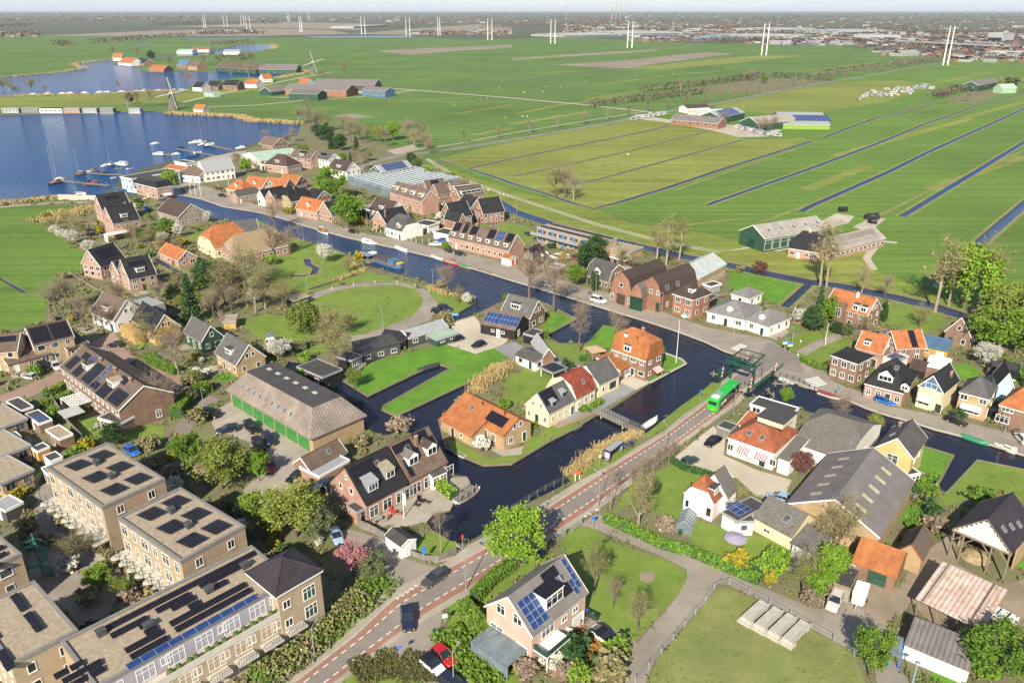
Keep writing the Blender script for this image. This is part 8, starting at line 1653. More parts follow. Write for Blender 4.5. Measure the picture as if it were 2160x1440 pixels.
o=empty('parasol',G(1549,1156),0,'faded lilac parasol among garden shrubs by the white house','parasol');MB().tube((0,0,0),(0,0,2.4),.04).obj('pole',ALU,o,uv=False);MB().add([(0,0,2.5)]+[(1.9*math.cos(i*math.pi/4),1.9*math.sin(i*math.pi/4),2.0)for i in range(8)],[(0,i+1,(i+1)%8+1)for i in range(8)]).obj('canopy',flat_mat('lilac_cloth',(.34,.30,.40)),o,uv=False)
def small_greenhouse():
 A,B=G(1424,1122),G(1449,1128);a=math.atan2(B.y-A.y,B.x-A.x);o=empty('garden_greenhouse',A,a,'little glass garden greenhouse with gable roof by the lane hedge','greenhouse');L,W=2.6,4.2
 MB().extr([(0,0),(0,0)],0,0)if 0 else None
 g=MB().add([(0,0,0),(L,0,0),(L,0,1.7),(L/2,0,2.6),(0,0,1.7),(0,W,0),(L,W,0),(L,W,1.7),(L/2,W,2.6),(0,W,1.7)],[(0,1,2,3,4),(9,8,7,6,5),(1,6,7,2),(5,0,4,9)]);g.obj('glass_wall',GLASSHOUSE,o,uv=False)
 MB().add([(0,0,1.7),(L/2,0,2.6),(L/2,W,2.6),(0,W,1.7),(L,0,1.7),(L,W,1.7)],[(0,1,2,3),(1,4,5,2)]).obj('glass_roof',GLASSHOUSE,o,uv=False)
 for i in range(6):
  y=W*i/5;MB().tube((0,y,0),(0,y,1.7),.035).tube((0,y,1.7),(L/2,y,2.62),.035).tube((L/2,y,2.62),(L,y,1.7),.035).tube((L,y,1.7),(L,y,0),.035).obj('rib',ALU,o,uv=False)
small_greenhouse()
def gazebo():
 c=G(1255,752);o=empty('gazebo',c,.4,'beige cloth gazebo on the lawn behind the orange gambrel house','gazebo');w=1.9
 m=flat_mat('beige_cloth',(.42,.30,.20))
 for x in(-1,1):
  for y in(-1,1):MB().tube((x*w,y*w,0),(x*w,y*w,2.2),.07).obj('post',m,o,uv=False)
 MB().add([(-w-.2,-w-.2,2.15),(w+.2,-w-.2,2.15),(w+.2,w+.2,2.15),(-w-.2,w+.2,2.15),(0,0,3.1),(-w-.2,-w-.2,1.9),(w+.2,-w-.2,1.9),(w+.2,w+.2,1.9),(-w-.2,w+.2,1.9)],[(0,1,4),(1,2,4),(2,3,4),(3,0,4),(5,6,1,0),(6,7,2,1),(7,8,3,2),(8,5,0,3)]).obj('cloth_roof',m,o,uv=False)
 o=empty('picnic_table',G(1244,760),.3,'timber picnic table beside the beige gazebo','picnic table');MB().box(-.9,.9,-.35,.35,.7,.76).obj('table_top',WOOD,o,uv=False)
 for y in(-.75,.75):MB().box(-.9,.9,y-.13,y+.13,.42,.47).obj('seat',WOOD,o,uv=False)
 for x in(-.6,.6):MB().tube((x,-.7,0),(x,.2,.72),.05).tube((x,.7,0),(x,-.2,.72),.05).obj('leg',WOOD,o,uv=False)
gazebo()
def garden_set(px,py,label,m=BLACKM,a=0):
 o=empty('garden_table',G(px,py),a,'garden table '+label,'table');MB().lathe([(.02,.68),(.6,.7),(.6,.74),(.02,.75)],12).obj('table_top',m,o,uv=False);MB().tube((0,0,0),(0,0,.7),.05).obj('leg',BLACKM,o,uv=False)
 for i in range(3):
  t=i*2.1+a;p=G(px,py)+Vector((math.cos(t)*1.15,math.sin(t)*1.15,0));c=empty('garden_chair',p,t,'garden chair round the table '+label,'chair','garden chairs '+label)
  MB().cbox((0,0,.43),(.5,.5,.06)).obj('seat',m,c,uv=False);MB().cbox((.25,0,.7),(.05,.5,.55)).obj('backrest',m,c,uv=False)
  for x in(-.2,.2):
   for y in(-.2,.2):MB().tube((x,y,0),(x,y,.42),.025,n=4).obj('leg',BLACKM,c,uv=False)
for a in((800,1098,'on the black roofed row house terrace',ALU),(830,1085,'by the red cushions of the row house terrace',flat_mat('red_seat',(.5,.05,.04))),(890,1062,'on the brown roofed row house terrace'),(1022,945,'on the timber deck of the orange island house',WOOD),(205,905,'on the patio of the solar patched terrace',ALU),(1955,1022,'on the yellow gable house terrace'),(1400,788,'under the red awning of the gambrel house',WOOD),(1325,795,'on the pale gambrel terrace',TRIM),(1960,858,'on the front patio of the blue gabled house',TRIM),(1140,1385,'on the villa patio',TRIM),(2130,785,'on the garden room veranda'),(1010,640,'on the point by the water')):
 garden_set(*a)
 # washing on a rotary line
o=empty('rotary_drier',G(1193,1352),.4,'rotary clothes drier hung with white washing beside the villa','clothes drier');MB().tube((0,0,0),(0,0,1.9),.03).obj('pole',ALU,o,uv=False)
for i in range(4):
 t=i*math.pi/2;MB().tube((0,0,1.5),(1.3*math.cos(t),1.3*math.sin(t),1.9),.02,n=4).obj('arm',ALU,o,uv=False);q=1.0;MB().add([(q*math.cos(t),q*math.sin(t),1.85),(q*math.cos(t+1.4),q*math.sin(t+1.4),1.85),(q*.96*math.cos(t+1.4),q*.96*math.sin(t+1.4),1.0),(q*.96*math.cos(t),q*.96*math.sin(t),.95)],[(0,1,2,3)]).obj('washing',TRIM,o,uv=False)
 # dark silage stacks
for i,(px,py)in enumerate(((1828,462),(1834,460),(1840,461),(1846,459),(1850,462),(1837,471),(1844,472),(1774,446),(1782,446),(1832,497))):
 o=empty('silage_bale',G(px,py),i*.7,'black wrapped silage bale stacked on the dyke farm yard','bale','silage bales of the dyke farm');MB().tube((0,-1,1.0),(0,1,1.0),1.05,n=12).obj('bale',BLACKM,o,uv=False)
 # courtyard planters and green spiral stair
for i,(px,py)in enumerate(((215,1175),(240,1190),(252,1202),(282,1222),(300,1237),(320,1255),(130,1100),(140,1115))):
 o=empty('planter_box',G(px,py),.5,'square stone planter with a shrub in the walled courtyard','planter','courtyard planters');MB().loft([[(-w,-w,z),(w,-w,z),(w,w,z),(-w,w,z)]for w,z in((.6,0),(.8,.9))]).obj('planter',CONCRETE,o,uv=False);tm,cm,_=proto('shrubg',i%3);link('shrub',cm,o,T(0,0,.7))
o=empty('spiral_stair',G(92,1216),0,'green metal spiral stair on the courtyard side of the flats','stair');g=mat('stair_green',(.04,.20,.15),.1,1,.5);MB().tube((0,0,0),(0,0,8),.1).obj('pole',g,o,uv=False)
for i in range(28):
 a=i*.42;z=.25+i*.24;MB().add([(0,0,z),(1.5*math.cos(a),1.5*math.sin(a),z),(1.5*math.cos(a+.45),1.5*math.sin(a+.45),z),(0,0,z+.05),(1.5*math.cos(a),1.5*math.sin(a),z+.05),(1.5*math.cos(a+.45),1.5*math.sin(a+.45),z+.05)],[(0,2,1),(3,4,5),(1,2,5,4)]).obj('step',g,o,uv=False)
rr=MB()
for i in range(28):a=i*.42;z=1.3+i*.24;rr.tube((1.5*math.cos(a),1.5*math.sin(a),z),(1.5*math.cos(a+.42),1.5*math.sin(a+.42),z+.24),.04,n=4);rr.tube((1.5*math.cos(a),1.5*math.sin(a),z-1),(1.5*math.cos(a),1.5*math.sin(a),z),.025,n=4)
rr.obj('handrail',g,o,uv=False)
for i,(k,px,py,h)in enumerate((('bud',170,1195,6),('leaf',212,1245,4.5),('yel',262,1265,4),('shrubw',148,1200,3),('shrubb',275,1285,3),('ball',216,1208,2),('shrubg',60,1130,3),('shrubb',90,1155,3),('shrubg',185,1270,2.5))):plant(k,px,py,h,1.2,NAMES[k][2]+' in the walled courtyard of the flats'+('',' near its middle',' by the long wing',' by the stair',' at the inner corner',' beside the planters',' at the upper end',' under the gallery',' in the shade')[i])
# orange life-ring boxes
o=empty('canal_marker',G(1218,1012),.6,'orange marker boards on white posts at the end of the reed bank','marker')
for x in(-.5,.5):MB().tube((x,0,0),(x,0,1.5),.09).obj('post',TRIM,o,uv=False)
MB().lathe([(.1,1.5),(.7,1.6),(.1,1.8)],10).obj('marker_board',flat_mat('signal_orange',(.75,.13,.03)),o,uv=False)
for a,b in(((1206,1124),(1228,1107)),((1186,1137),(1194,1130))):
 A,B=G(*a),G(*b);L=(B-A).length;o=empty('information_board',A,math.atan2(B.y-A.y,B.x-A.x),'pale information boards at the corner of the villa lawn' if L>2 else 'small grey cabinet next to the information boards','board');MB().box(0,L,-.06,.06,.4,1.5).obj('board',ALU,o,uv=False)
 for x in(.1,L-.1):MB().tube((x,0,0),(x,0,1.5),.05).obj('post',STEEL,o,uv=False)
 # ---- boats
HULLS={}
def boat(kind,bow,stern,hull,deck,label,cover=None,mast=0,group=None,beam=.30,name='boat',z=WATER_Z):
 A,B=G(*stern,z),G(*bow,z);L=(B-A).length;W=L*beam;c=(A+B)/2;fb=max(.45,L*.085)
 o=empty(name,c,math.atan2(B.y-A.y,B.x-A.x),label,'boat',group)
 def ring(x,w,z0,z1):return[(x,-w,z1),(x,-w*.8,z0+(z1-z0)*.35),(x,0,z0),(x,w*.8,z0+(z1-z0)*.35),(x,w,z1)]
 S=[(-.5,.34,.02),(-.42,.42,0),(-.15,.5,-.03),(.15,.47,-.03),(.35,.31,.0),(.46,.12,.05),(.5,.01,.12)]
 mb=MB().loft([ring(x*L,w*W,-.25,fb*(1+k*4))for x,w,k in S],closed=False,caps=False)
 mb.add([(S[0][0]*L,-S[0][1]*W,fb*1.08),(S[0][0]*L,S[0][1]*W,fb*1.08),(S[0][0]*L,0,-.25)],[(0,2,1)]);mb.obj('hull',hull,o,uv=False)
 top=lambda dz,k=1.0:MB().add([(x*L*(.98),-w*W*k,fb*(1+q*4)+dz)for x,w,q in S]+[(x*L*.98,w*W*k,fb*(1+q*4)+dz)for x,w,q in S],[(i,i+1,8+i,7+i)for i in range(6)])
 if kind=='cover':
  m2=MB();rows=[]
  for x,w,q in S:rows.append([(x*L,-w*W*1.03,fb*(1+q*4)-.05),(x*L,-w*W*.6,fb*(1+q*4)+.28),(x*L,0,fb*(1+q*4)+.42),(x*L,w*W*.6,fb*(1+q*4)+.28),(x*L,w*W*1.03,fb*(1+q*4)-.05)])
  m2.loft(rows,closed=False,caps=True).obj('cover',cover or CANVAS,o,uv=False)
 elif kind=='open':
  top(-.30,.88).obj('floor',deck,o,uv=False)
  rim=MB()
  for sgn in(-1,1):
   for a,b in zip(S,S[1:]):rim.tube((a[0]*L,sgn*a[1]*W,fb*(1+a[2]*4)),(b[0]*L,sgn*b[1]*W,fb*(1+b[2]*4)),.06,n=4)
  rim.obj('gunwale',WOOD,o,uv=False)
  for x in(-.25,0,.2):MB().box(x*L-.12,x*L+.12,-W*.42,W*.42,fb-.2,fb-.14).obj('thwart',WOOD,o,uv=False)
 else:
  top(-.02).obj('deck',deck,o,uv=False)
  ch=L*.13
  MB().loft([[(x*L,-w*W,fb-.02),(x*L,w*W,fb-.02),(x*L,w*W*.8,fb+h),(x*L,-w*W*.8,fb+h)]for x,w,h in((-.30,.34,ch),(.05,.36,ch),(.10,.34,ch*.55),(.28,.22,ch*.4))]).obj('cabin',deck,o,uv=False)
  MB().loft([[(x*L,-w*W,fb+ch*.45),(x*L,w*W,fb+ch*.45),(x*L,w*W*.92,fb+ch*.82),(x*L,-w*W*.92,fb+ch*.82)]for x,w in((-.28,.345),(.055,.355))]).obj('cabin_window',GLASS,o,uv=False)
  if cover:MB().box(-.47*L,-.29*L,-W*.36,W*.36,fb,fb+ch*1.2).obj('cockpit_cover',cover,o,uv=False)
 if mast:MB().tube((.08*L,0,fb),(.08*L,0,mast),.12 if L>9 else .08,.05).obj('mast',ALU,o,uv=False);MB().tube((.08*L,0,fb+1.6),(-.34*L,0,fb+1.5),.12,.1).obj('boom',TRIM,o,uv=False)
 return o
HW,HB,HG,HR,HN,HGR=TRIM,flat_mat('hull_blue',(.03,.12,.35)),flat_mat('hull_green',(.02,.22,.12)),REDP,flat_mat('hull_dark',(.03,.032,.036)),flat_mat('hull_grey',(.30,.30,.29))
DECKW=mat('boat_deck',(.62,.58,.50),.08,1,.6);TEAK=mat('teak',(.30,.17,.08),.2,1,.7);CREAMC=flat_mat('cream_cover',(.66,.63,.58));BLKC=mat('black_tarpaulin',(.045,.046,.05),.2,1,.6);WINE=mat('wine_cover',(.20,.04,.06),.1,1,.8)
for k,a,b,h,d,lb,cv,ms in(('open',(1013,1032),(960,1062),HW,HGR,'long white open rowing boat moored at the row house deck',None,0),('cover',(1386,884),(1356,905),HGR,HW,'boat under a cream cover beside the footbridge',CREAMC,0),('open',(1230,895),(1209,908),HG,HW,'small green and white boat moored below the cream cottage',None,0),('cover',(881,784),(925,771),HN,HN,'boat under a black tarpaulin in the lawn inlet',BLKC,0),('open',(951,951),(981,965),HW,HGR,'small white rowing boat at the island lawn',None,0),('cover',(1773,843),(1725,828),HW,HW,'white boat with wine red cover at the quay',WINE,0),('open',(1641,800),(1675,810),flat_mat('hull_mint',(.45,.62,.62)),HW,'pale mint boat moored below the bridge rail',None,0),('open',(1711,820),(1684,812),HGR,DECKW,'small grey boat between the mint boat and the wine covered boat',None,0),('open',(1891,882),(1854,871),HB,DECKW,'low blue and orange boat against the quay wall',None,0),('cover',(2085,940),(2028,921),HG,HG,'long boat under a bright green cover at the quay',flat_mat('green_cover',(.03,.20,.10)),0),('cabin',(2096,938),(2143,957),HW,DECKW,'white cabin boat with cream hood at the end of the quay',CREAMC,0),('cabin',(692,495),(672,487),HW,TEAK,'small sailing boat with mast at the quay',None,9),('cabin',(795,516),(765,511),HW,HW,'white cabin cruiser at the quay, first past the leafy chestnut',HW,0),('cover',(859,532),(836,523),HW,HW,'white boat under a white cover at the quay',CREAMC,0),('cover',(935,551),(911,542),HGR,HGR,'grey covered sloop at the quay before the terrace',CANVAS,0),('open',(968,560),(939,552),HR,HW,'red and white open sloop at the quay',None,0),('cover',(992,567),(969,560),flat_mat('hull_orange',(.6,.25,.05)),HG,'green covered orange boat at the quay',HG,0),('open',(1035,578),(1009,570),HN,HGR,'dark open boat at the quay opposite the red door shed',None,0),('cover',(968,667),(951,666),HB,HB,'blue boat in the small dock by the gravel drive',flat_mat('blue_cover',(.08,.22,.42)),0),('cabin',(101,391),(136,384),HN,TEAK,'two masted dark hulled sailing barge at the jetty head',CREAMC,20),('cabin',(110,388),(136,380),HW,DECKW,'white yacht alongside the dark sailing barge',None,22),('open',(176,393),(200,388),HR,HW,'red boat at the jetty',None,0),('cabin',(192,386),(211,383),HR,TEAK,'brown red sloop at the jetty',None,0),('cover',(175,384),(192,382),HN,HN,'dark covered boat beside the red boats',BLKC,0),('cabin',(156,371),(180,368),HN,TEAK,'dark tugboat at the end of the second jetty',BLKC,14),('cabin',(184,363),(209,359),HW,TEAK,'cream motor boat at the second jetty',None,0),('cover',(209,367),(230,364),HN,HN,'black covered boat at the second jetty',BLKC,0),('cabin',(212,352),(232,349),HW,HW,'white motor yacht in the outer marina',CREAMC,0),('cabin',(226,351),(242,348),HN,DECKW,'dark yacht with tall mast in the outer marina',None,18),('cabin',(242,347),(268,350),HW,HW,'long white motor yacht in the outer marina',CREAMC,0),('cover',(266,357),(282,355),HW,WINE,'white boat with red cover near the boathouse',WINE,0),('cabin',(145,417),(184,415),HW,HW,'white flybridge yacht behind the breakwater wall',HW,8),('cabin',(268,404),(292,407),HW,HW,'white cruiser beside the black mansard marina house',HW,0),('cover',(285,423),(310,421),HW,HW,'white boat under a hood at the canal mouth',CREAMC,0),('cover',(233,378),(246,376),HGR,HGR,'grey boat under the boathouse eaves',CANVAS,0),('cabin',(317,305),(336,303),HW,HW,'white motor boat crossing the lake',None,0),('cabin',(322,326),(346,327),HW,HW,'white yacht at the head of the near jetty',CREAMC,0),('cabin',(362,326),(380,325),HW,HW,'white motor boat beside the near jetty',None,0),('cabin',(398,303),(426,301),HW,HW,'large white yacht at the outer jetty',CREAMC,0),('cabin',(418,307),(440,304),HW,DECKW,'white yacht with tall mast at the outer jetty',None,24),('cabin',(428,310),(452,307),HN,HW,'dark hulled yacht at the outer jetty',CREAMC,0),('cover',(408,324),(425,323),HW,HW,'white covered boat between the jetties',CREAMC,0),('cabin',(497,314),(521,312),HW,HW,'white cruiser by the pale green boat hall',BLKC,0),('cabin',(370,313),(388,312),HN,HN,'dark boat at the outer jetty',BLKC,0),('cover',(392,331),(416,330),HN,HN,'dark covered boat by the harbour office',BLKC,0)):
 boat(k,a,b,h,d,lb,cv,ms)
for i in range(13):
 px=62+i*26+(i%3)*5;boat('cabin',(px,199.5-i*.75),(px+15,199-i*.75),HW,HW,'small white boat moored along the reeds of the upper lake',None,14 if i%4==1 else 0,'boats along the upper lake reeds')
 # the blue barge with its raft
def barge():
 A,B=G(772,541,WATER_Z),G(848,566,WATER_Z);u=B-A;L=u.length;c=(A+B)/2;a=math.atan2(u.y,u.x);o=empty('barge',c,a,'old blue cargo barge with rusty deck and yellow stern, moored by the oval lane','barge');W=4.6
 bl=mat('barge_blue',(.07,.15,.25),.2,1,.6)
 MB().loft([[(x*L,-w*W,1.0+k),(x*L,-w*W*.9,-.3),(x*L,w*W*.9,-.3),(x*L,w*W,1.0+k)]for x,w,k in((-.5,.12,.5),(-.44,.40,.2),(-.3,.5,0),(.3,.5,0),(.44,.40,.25),(.5,.14,.6))]).obj('hull',bl,o,uv=False)
 MB().box(-L*.28,L*.18,-W*.38,W*.38,1.0,1.7).obj('cargo_hatch',mat('tarred_hatch',(.08,.075,.075),.2,1,.8),o,uv=False);MB().box(-L*.38,-L*.29,-W*.36,W*.36,1.0,2.2).obj('fore_cabin',TRIM,o,uv=False);MB().box(L*.22,L*.38,-W*.36,W*.36,1.0,2.4).obj('wheelhouse',bl,o,uv=False)
 for y in(-1,1):MB().tube((-L*.4,y*W*.47,1.1),(L*.42,y*W*.47,1.1),.12,n=5).obj('gunwale',mat('rust_paint',(.32,.09,.05),.2,1,.8),o,uv=False)
 MB().box(L*.42,L*.485,-W*.22,W*.22,1.2,1.9).obj('stern_box',mat('yellow_paint',(.62,.40,.03),.1),o,uv=False)
 A,B=G(757,545,WATER_Z),G(786,553,WATER_Z);o=empty('covered_raft',(A+B)/2,a,'flat raft with pale glass roof moored at the bow of the blue barge','raft');MB().box(-4,4,-1.6,1.6,-.2,.4).obj('raft_deck',WOOD,o);MB().box(-3.4,3.4,-1.5,1.5,2.2,2.32).obj('roof',GLASSHOUSE,o,uv=False)
 for x in(-3.2,0,3.2):
  for y in(-1.3,1.3):MB().tube((x,y,.4),(x,y,2.2),.06).obj('post',WOOD,o,uv=False)
barge()
def jetty(s,wd,label):
 P=[G(*p,WATER_Z)for p in pairs(s)];o=empty('jetty',P[0],0,label,'jetty');mb=MB()
 for a,b in zip(P,P[1:]):
  a=a-P[0];b=b-P[0];d=(b-a).normalized();n=Vector((-d.y,d.x,0))*wd/2;mb.prism([(v.x,v.y)for v in(a-n,b-n,b+n,a+n)],.45,.65)
  for i in range(max(2,int((b-a).length/6))):
   q=a.lerp(b,(i+.5)/max(2,int((b-a).length/6)))
   for sg in(-1,1):MB().tube((q.x+n.x*sg*1.1,q.y+n.y*sg*1.1,-1),(q.x+n.x*sg*1.1,q.y+n.y*sg*1.1,1.6),.13).obj('pile',WOOD,o,uv=False)
 mb.obj('deck',GREYWOOD,o)
for s,wd,lb in(('130 384 170 388 232 394',2.2,'long grey jetty nearest the breakwater'),('178 366 220 370 262 371',2,'second grey jetty toward the boathouse'),('240 359 262 357',1.6,'short pale jetty by the boathouse'),('348 327 366 331',2.4,'jetty before the harbour office'),('372 316 410 323 452 330',2.2,'outer marina jetty with yachts'),('446 309 490 319',2.2,'jetty running to the boat yard'),('958 1060 985 1045 1000 1030',1.6,'timber landing stage of the row house garden'),('748 790 770 770',1.4,'footboard of the houseboat on the lawn side')):
 jetty(s,wd,lb)
 # breakwater wall
o=empty('breakwater_wall',G(124,421),0,'long pale concrete breakwater wall by the lake meadow','wall');A,B=G(124,422),G(216,425);u=B-A;n=Vector((-u.y,u.x,0)).normalized()*.25;MB().prism([(0-n.x,0-n.y),(u.x-n.x,u.y-n.y),(u.x+n.x,u.y+n.y),(n.x,n.y)],0,2.4).obj('wall',CONCRETE,o)
# houseboats along the far lake shore
for i,(px,wd,m)in enumerate(((18,36,FARPALE),(60,36,GREYWOOD),(104,48,TRIM),(148,34,BRICK_PINK),(186,30,FARPALE),(222,28,GREYWOOD),(281,24,FARPALE))):
 A,B=G(px-wd/2,240.5,WATER_Z),G(px+wd/2,240.5,WATER_Z);L=(B-A).length;c=(A+B)/2+Vector((0,6,0));o=empty('houseboat',c,0,('long white','grey roofed white','black and white glazed','brown boarded','white windowed','white boat-like','small white square')[i]+' houseboat in the row on the far lake shore','houseboat','houseboats on the far lake shore')
 MB().box(-L/2,L/2,-3,3,.3,4.0).obj('wall',m,o);MB().box(-L/2-.3,L/2+.3,-3.3,3.3,4.0,4.3).obj('roof',LEAD if i!=2 else BITUMEN,o);MB().box(-L/2-.5,L/2+.5,-3.6,3.6,-.3,.3).obj('float',CONCRETE,o)
 for k in range(5):q=link('window',win_frame(rnd1(L/9),1.6,2,TRIM,GLASS),o);q.matrix_local=T(-L/2+(k+.5)*L/5,-3.02,2.3)@Matrix.Rotation(math.pi/2,4,'X')
 # ---- the village greenhouse
def greenhouse():
 A,B,D=G(733,389),G(822,417),G(909,376);u=(B-A);L=u.length;u.normalize();n=Vector((-u.y,u.x,0));W=abs((D-B).dot(n));nb=15
 if n.dot(D-B)<0:n=-n
 o=empty('greenhouse',A,math.atan2(u.y,u.x),'large multi-bay glass greenhouse behind the three storey terrace','greenhouse');ref(A+u*L/2+n*W/2,'big greenhouse');sg=1 if Vector((-u.y,u.x,0)).dot(n)>0 else-1
 for i in range(nb):
  y0,y1=W*i/nb,W*(i+1)/nb;ym=(y0+y1)/2
  MB().add([(0,sg*y0,3.2),(L,sg*y0,3.2),(L,sg*ym,4.4),(0,sg*ym,4.4),(L,sg*y1,3.2),(0,sg*y1,3.2),(0,sg*y0,0),(0,sg*y1,0),(L,sg*y0,0),(L,sg*y1,0)],[(0,1,2,3),(3,2,4,5),(6,0,3,5,7),(8,9,4,2,1)]).obj('glass_bay',GLASSHOUSE,o)
  MB().tube((0,sg*ym,4.42),(L,sg*ym,4.42),.09,n=4).obj('ridge_bar',TRIM,o,uv=False)
  for k in range(7):x=L*k/6;MB().tube((x,sg*y0,3.25),(x,sg*ym,4.45),.07,n=4).tube((x,sg*ym,4.45),(x,sg*y1,3.25),.07,n=4).obj('glazing_bar',ALU,o,uv=False)
 MB().add([(0,0,0),(L,0,0),(L,0,3.2),(0,0,3.2)],[(0,1,2,3)]).obj('glass_wall',GLASSHOUSE,o)
greenhouse()
# ---- windmills
def windmill(px,py,h,label,sail,a):
 p=G(px,py);o=empty('windmill',p,a,label,'windmill');k=h/14
 MB().lathe([(3.9*k,0),(3.8*k,1.2*k),(2.9*k,6*k),(2.2*k,11*k)],8).obj('thatched_body',DKTHATCH,o);MB().lathe([(4.05*k,-.1),(4.05*k,.9*k)],8).obj('base',BRICK_BROWN,o)
 MB().loft([[(x*k,-w*k,11*k),(x*k,w*k,11*k),(x*k,w*.7*k,z*k),(x*k,-w*.7*k,z*k)]for x,w,z in((-2.6,1.2,12.2),(-1,2.2,13.6),(1.4,2.1,13.8),(2.6,1.5,13.0))]).obj('cap',mat('mill_cap_thatch',(.33,.27,.17),.2,1,.9),o)
 MB().tube((0,0,12.4*k),(3.6*k,0,12.8*k),.35*k).obj('windshaft',TRIM,o,uv=False)
 for i in range(4):
  t=sail+i*math.pi/2;M=T(3.5*k,0,12.8*k)@Matrix.Rotation(t,4,'X');q=link('sail',cached(('sail',h,i%2),lambda:MB().box(-.12*k,.12*k,-.14*k,.14*k,0,12*k).box(-.06,.06,.14*k,1.4*k,2.2*k,11.8*k,1).mesh('sail',[TRIM,GREYWOOD],uv=False)),o);q.matrix_local=M
 for y in(-1,1):MB().tube((-2.4*k,y*.6*k,12*k),(-4.2*k,y*2*k,.2),.14*k,n=4).obj('tail_beam',GREYWOOD,o,uv=False)
windmill(366,232,15.5,'near thatched windmill with pale sails standing on the lake shore',.18,-1.0);windmill(661,157,17,'farther thatched windmill beside the lake farm',.25,-1.0)
# ---- white twin-pole pylons and far turbines
for i,(xa,xb,y,yt)in enumerate(((1989,1998.5,138,66),(1606,1616,117,57),(1323,1333,101.5,51),(1161.5,1170.5,92.5,51),(1029,1038,85,46),(924,928.5,75,26),(857,865,76,25),(763,770.5,73,25),(633.5,637.5,68,32),(430.5,434.5,60,31),(473,480,56.5,33),(520.5,528.5,62,33),(509,515,54,34),(608,611,46,28),(650,653,44,28))):
 A,B=G(xa,y),G(xb,y);o=empty('twin_pylon',(A+B)/2,math.atan2(B.y-A.y,B.x-A.x),('first','second','third','fourth','fifth','sixth','seventh','eighth','ninth','tenth','eleventh','twelfth','thirteenth','fourteenth','fifteenth')[i]+' white twin-pole pylon counted from the east across the polder','pylon','twin-pole pylons')
 hgt=57.0;d=(B-A).length/2;rr=1.15 if i<5 else 1.3
 for s in(-1,1):MB().tube((s*d,0,0),(s*d*.96,0,hgt),rr,.5,8).obj('pole',TRIM,o,uv=False)
for i,(px,py)in enumerate(((1194,44),(1290,42),(1299,43),(1308,44),(1320,43))):
 p=G(px,py);k=p.length/3300;o=empty('wind_turbine',p,-1.5,('lone white wind turbine on the hazy horizon beyond the long white greenhouse' if i==0 else 'white wind turbine in the row of four on the hazy horizon'),'wind turbine','far wind turbines')
 MB().tube((0,0,0),(0,0,55*k),1.4*k,.8*k,8).obj('tower',FARPALE,o,uv=False);MB().box(-1.5*k,3*k,-1.2*k,1.2*k,54*k,56.5*k).obj('nacelle',TRIM,o,uv=False)
 for j in range(3):t=j*2.094+i;MB().tube((3.2*k,0,55.2*k),(3.2*k,math.sin(t)*24*k,55.2*k+math.cos(t)*24*k),.7*k,.25*k,5).obj('blade',FARPALE,o,uv=False)
 # ---- sheep
for i,s in enumerate(pairs('841 198 850 197 820 216 962 204 1013 211 1027 208 959 222 985 224 1065 249 1104 196 1107 197 1146 195 1150 184 1174 187 1182 185 1235 173 1343 163 1343 156 1419 157 1052 187 1060 189 1102 247 1112 247 1467 155 1535 144 1548 145 1325 328 1030 404 1055 411 1062 413 1072 415 2090 158 2100 168 2112 165 2120 150 2150 148')):
 o=empty('sheep',G(*s),R.uniform(0,6.3),'white sheep grazing in the green polder','sheep','sheep grazing in the polder');k=1.0
 q=cached('sheep',lambda:(MB().loft([[(x,w*math.cos(t),.62+h*math.sin(t))for t in[j*math.pi/4 for j in range(8)]]for x,w,h in((-.62,.12,.12),(-.5,.26,.26),(-.1,.33,.30),(.3,.28,.27),(.5,.16,.18),(.62,.11,.12),(.85,.10,.10),(.98,.05,.05))]).tube((-.4,-.16,.4),(-.4,-.16,0),.06,.04,5).tube((-.4,.16,.4),(-.4,.16,0),.06,.04,5).tube((.3,-.15,.4),(.3,-.15,0),.05,.04,5).tube((.3,.15,.4),(.3,.15,0),.05,.04,5).mesh('fleece_body',mat('fleece',(.66,.62,.54),.1,3,.95),smooth=True,uv=False)))
 link('body',q,o)
 # ---- parked trailers and caravans at the polder farms
n=0
for x0,y0,x1,y1,cnt,lb,g in((1330,254,1400,241,16,'white trailer or boat parked by the polder road farm','trailers at the polder road farm'),(1548,272,1640,288,12,'white trailer parked before the solar barns','trailers before the solar barns'),(1815,205,1968,186,44,'small pale caravan on the far polder camping plot','caravans of the far camping plot')):
 for i in range(cnt):
  t=(i+.5)/cnt;px,py=x0+(x1-x0)*t+R.uniform(-6,6),y0+(y1-y0)*t+(R.uniform(-8,8)if cnt>20 else R.uniform(-2,2))
  p=G(px,py);o=empty('parked_caravan',p,R.uniform(0,3.1),lb,'caravan',g);k=R.choice((0,1,2));L=5.5
  link('body',cached(('cvn',k),lambda:MB().loft([[(x,-1.2,.4),(x,1.2,.4),(x,1.15,z),(x,-1.15,z)]for x,z in((-2.7,2.3),(-2.3,2.6),(2.0,2.6),(2.7,1.6))]).mesh('body',(FARPALE,ALU,CANVAS)[k],uv=False)),o);link('wheel',cached('cvw',lambda:MB().tube((0,-1.25,.35),(0,1.25,.35),.35).mesh('wheel',RUBBER,uv=False)),o);link('window',cached('cvwin',lambda:MB().box(-1.5,1.5,-1.24,1.24,1.4,2.0).mesh('window',GLASS,uv=False)),o)
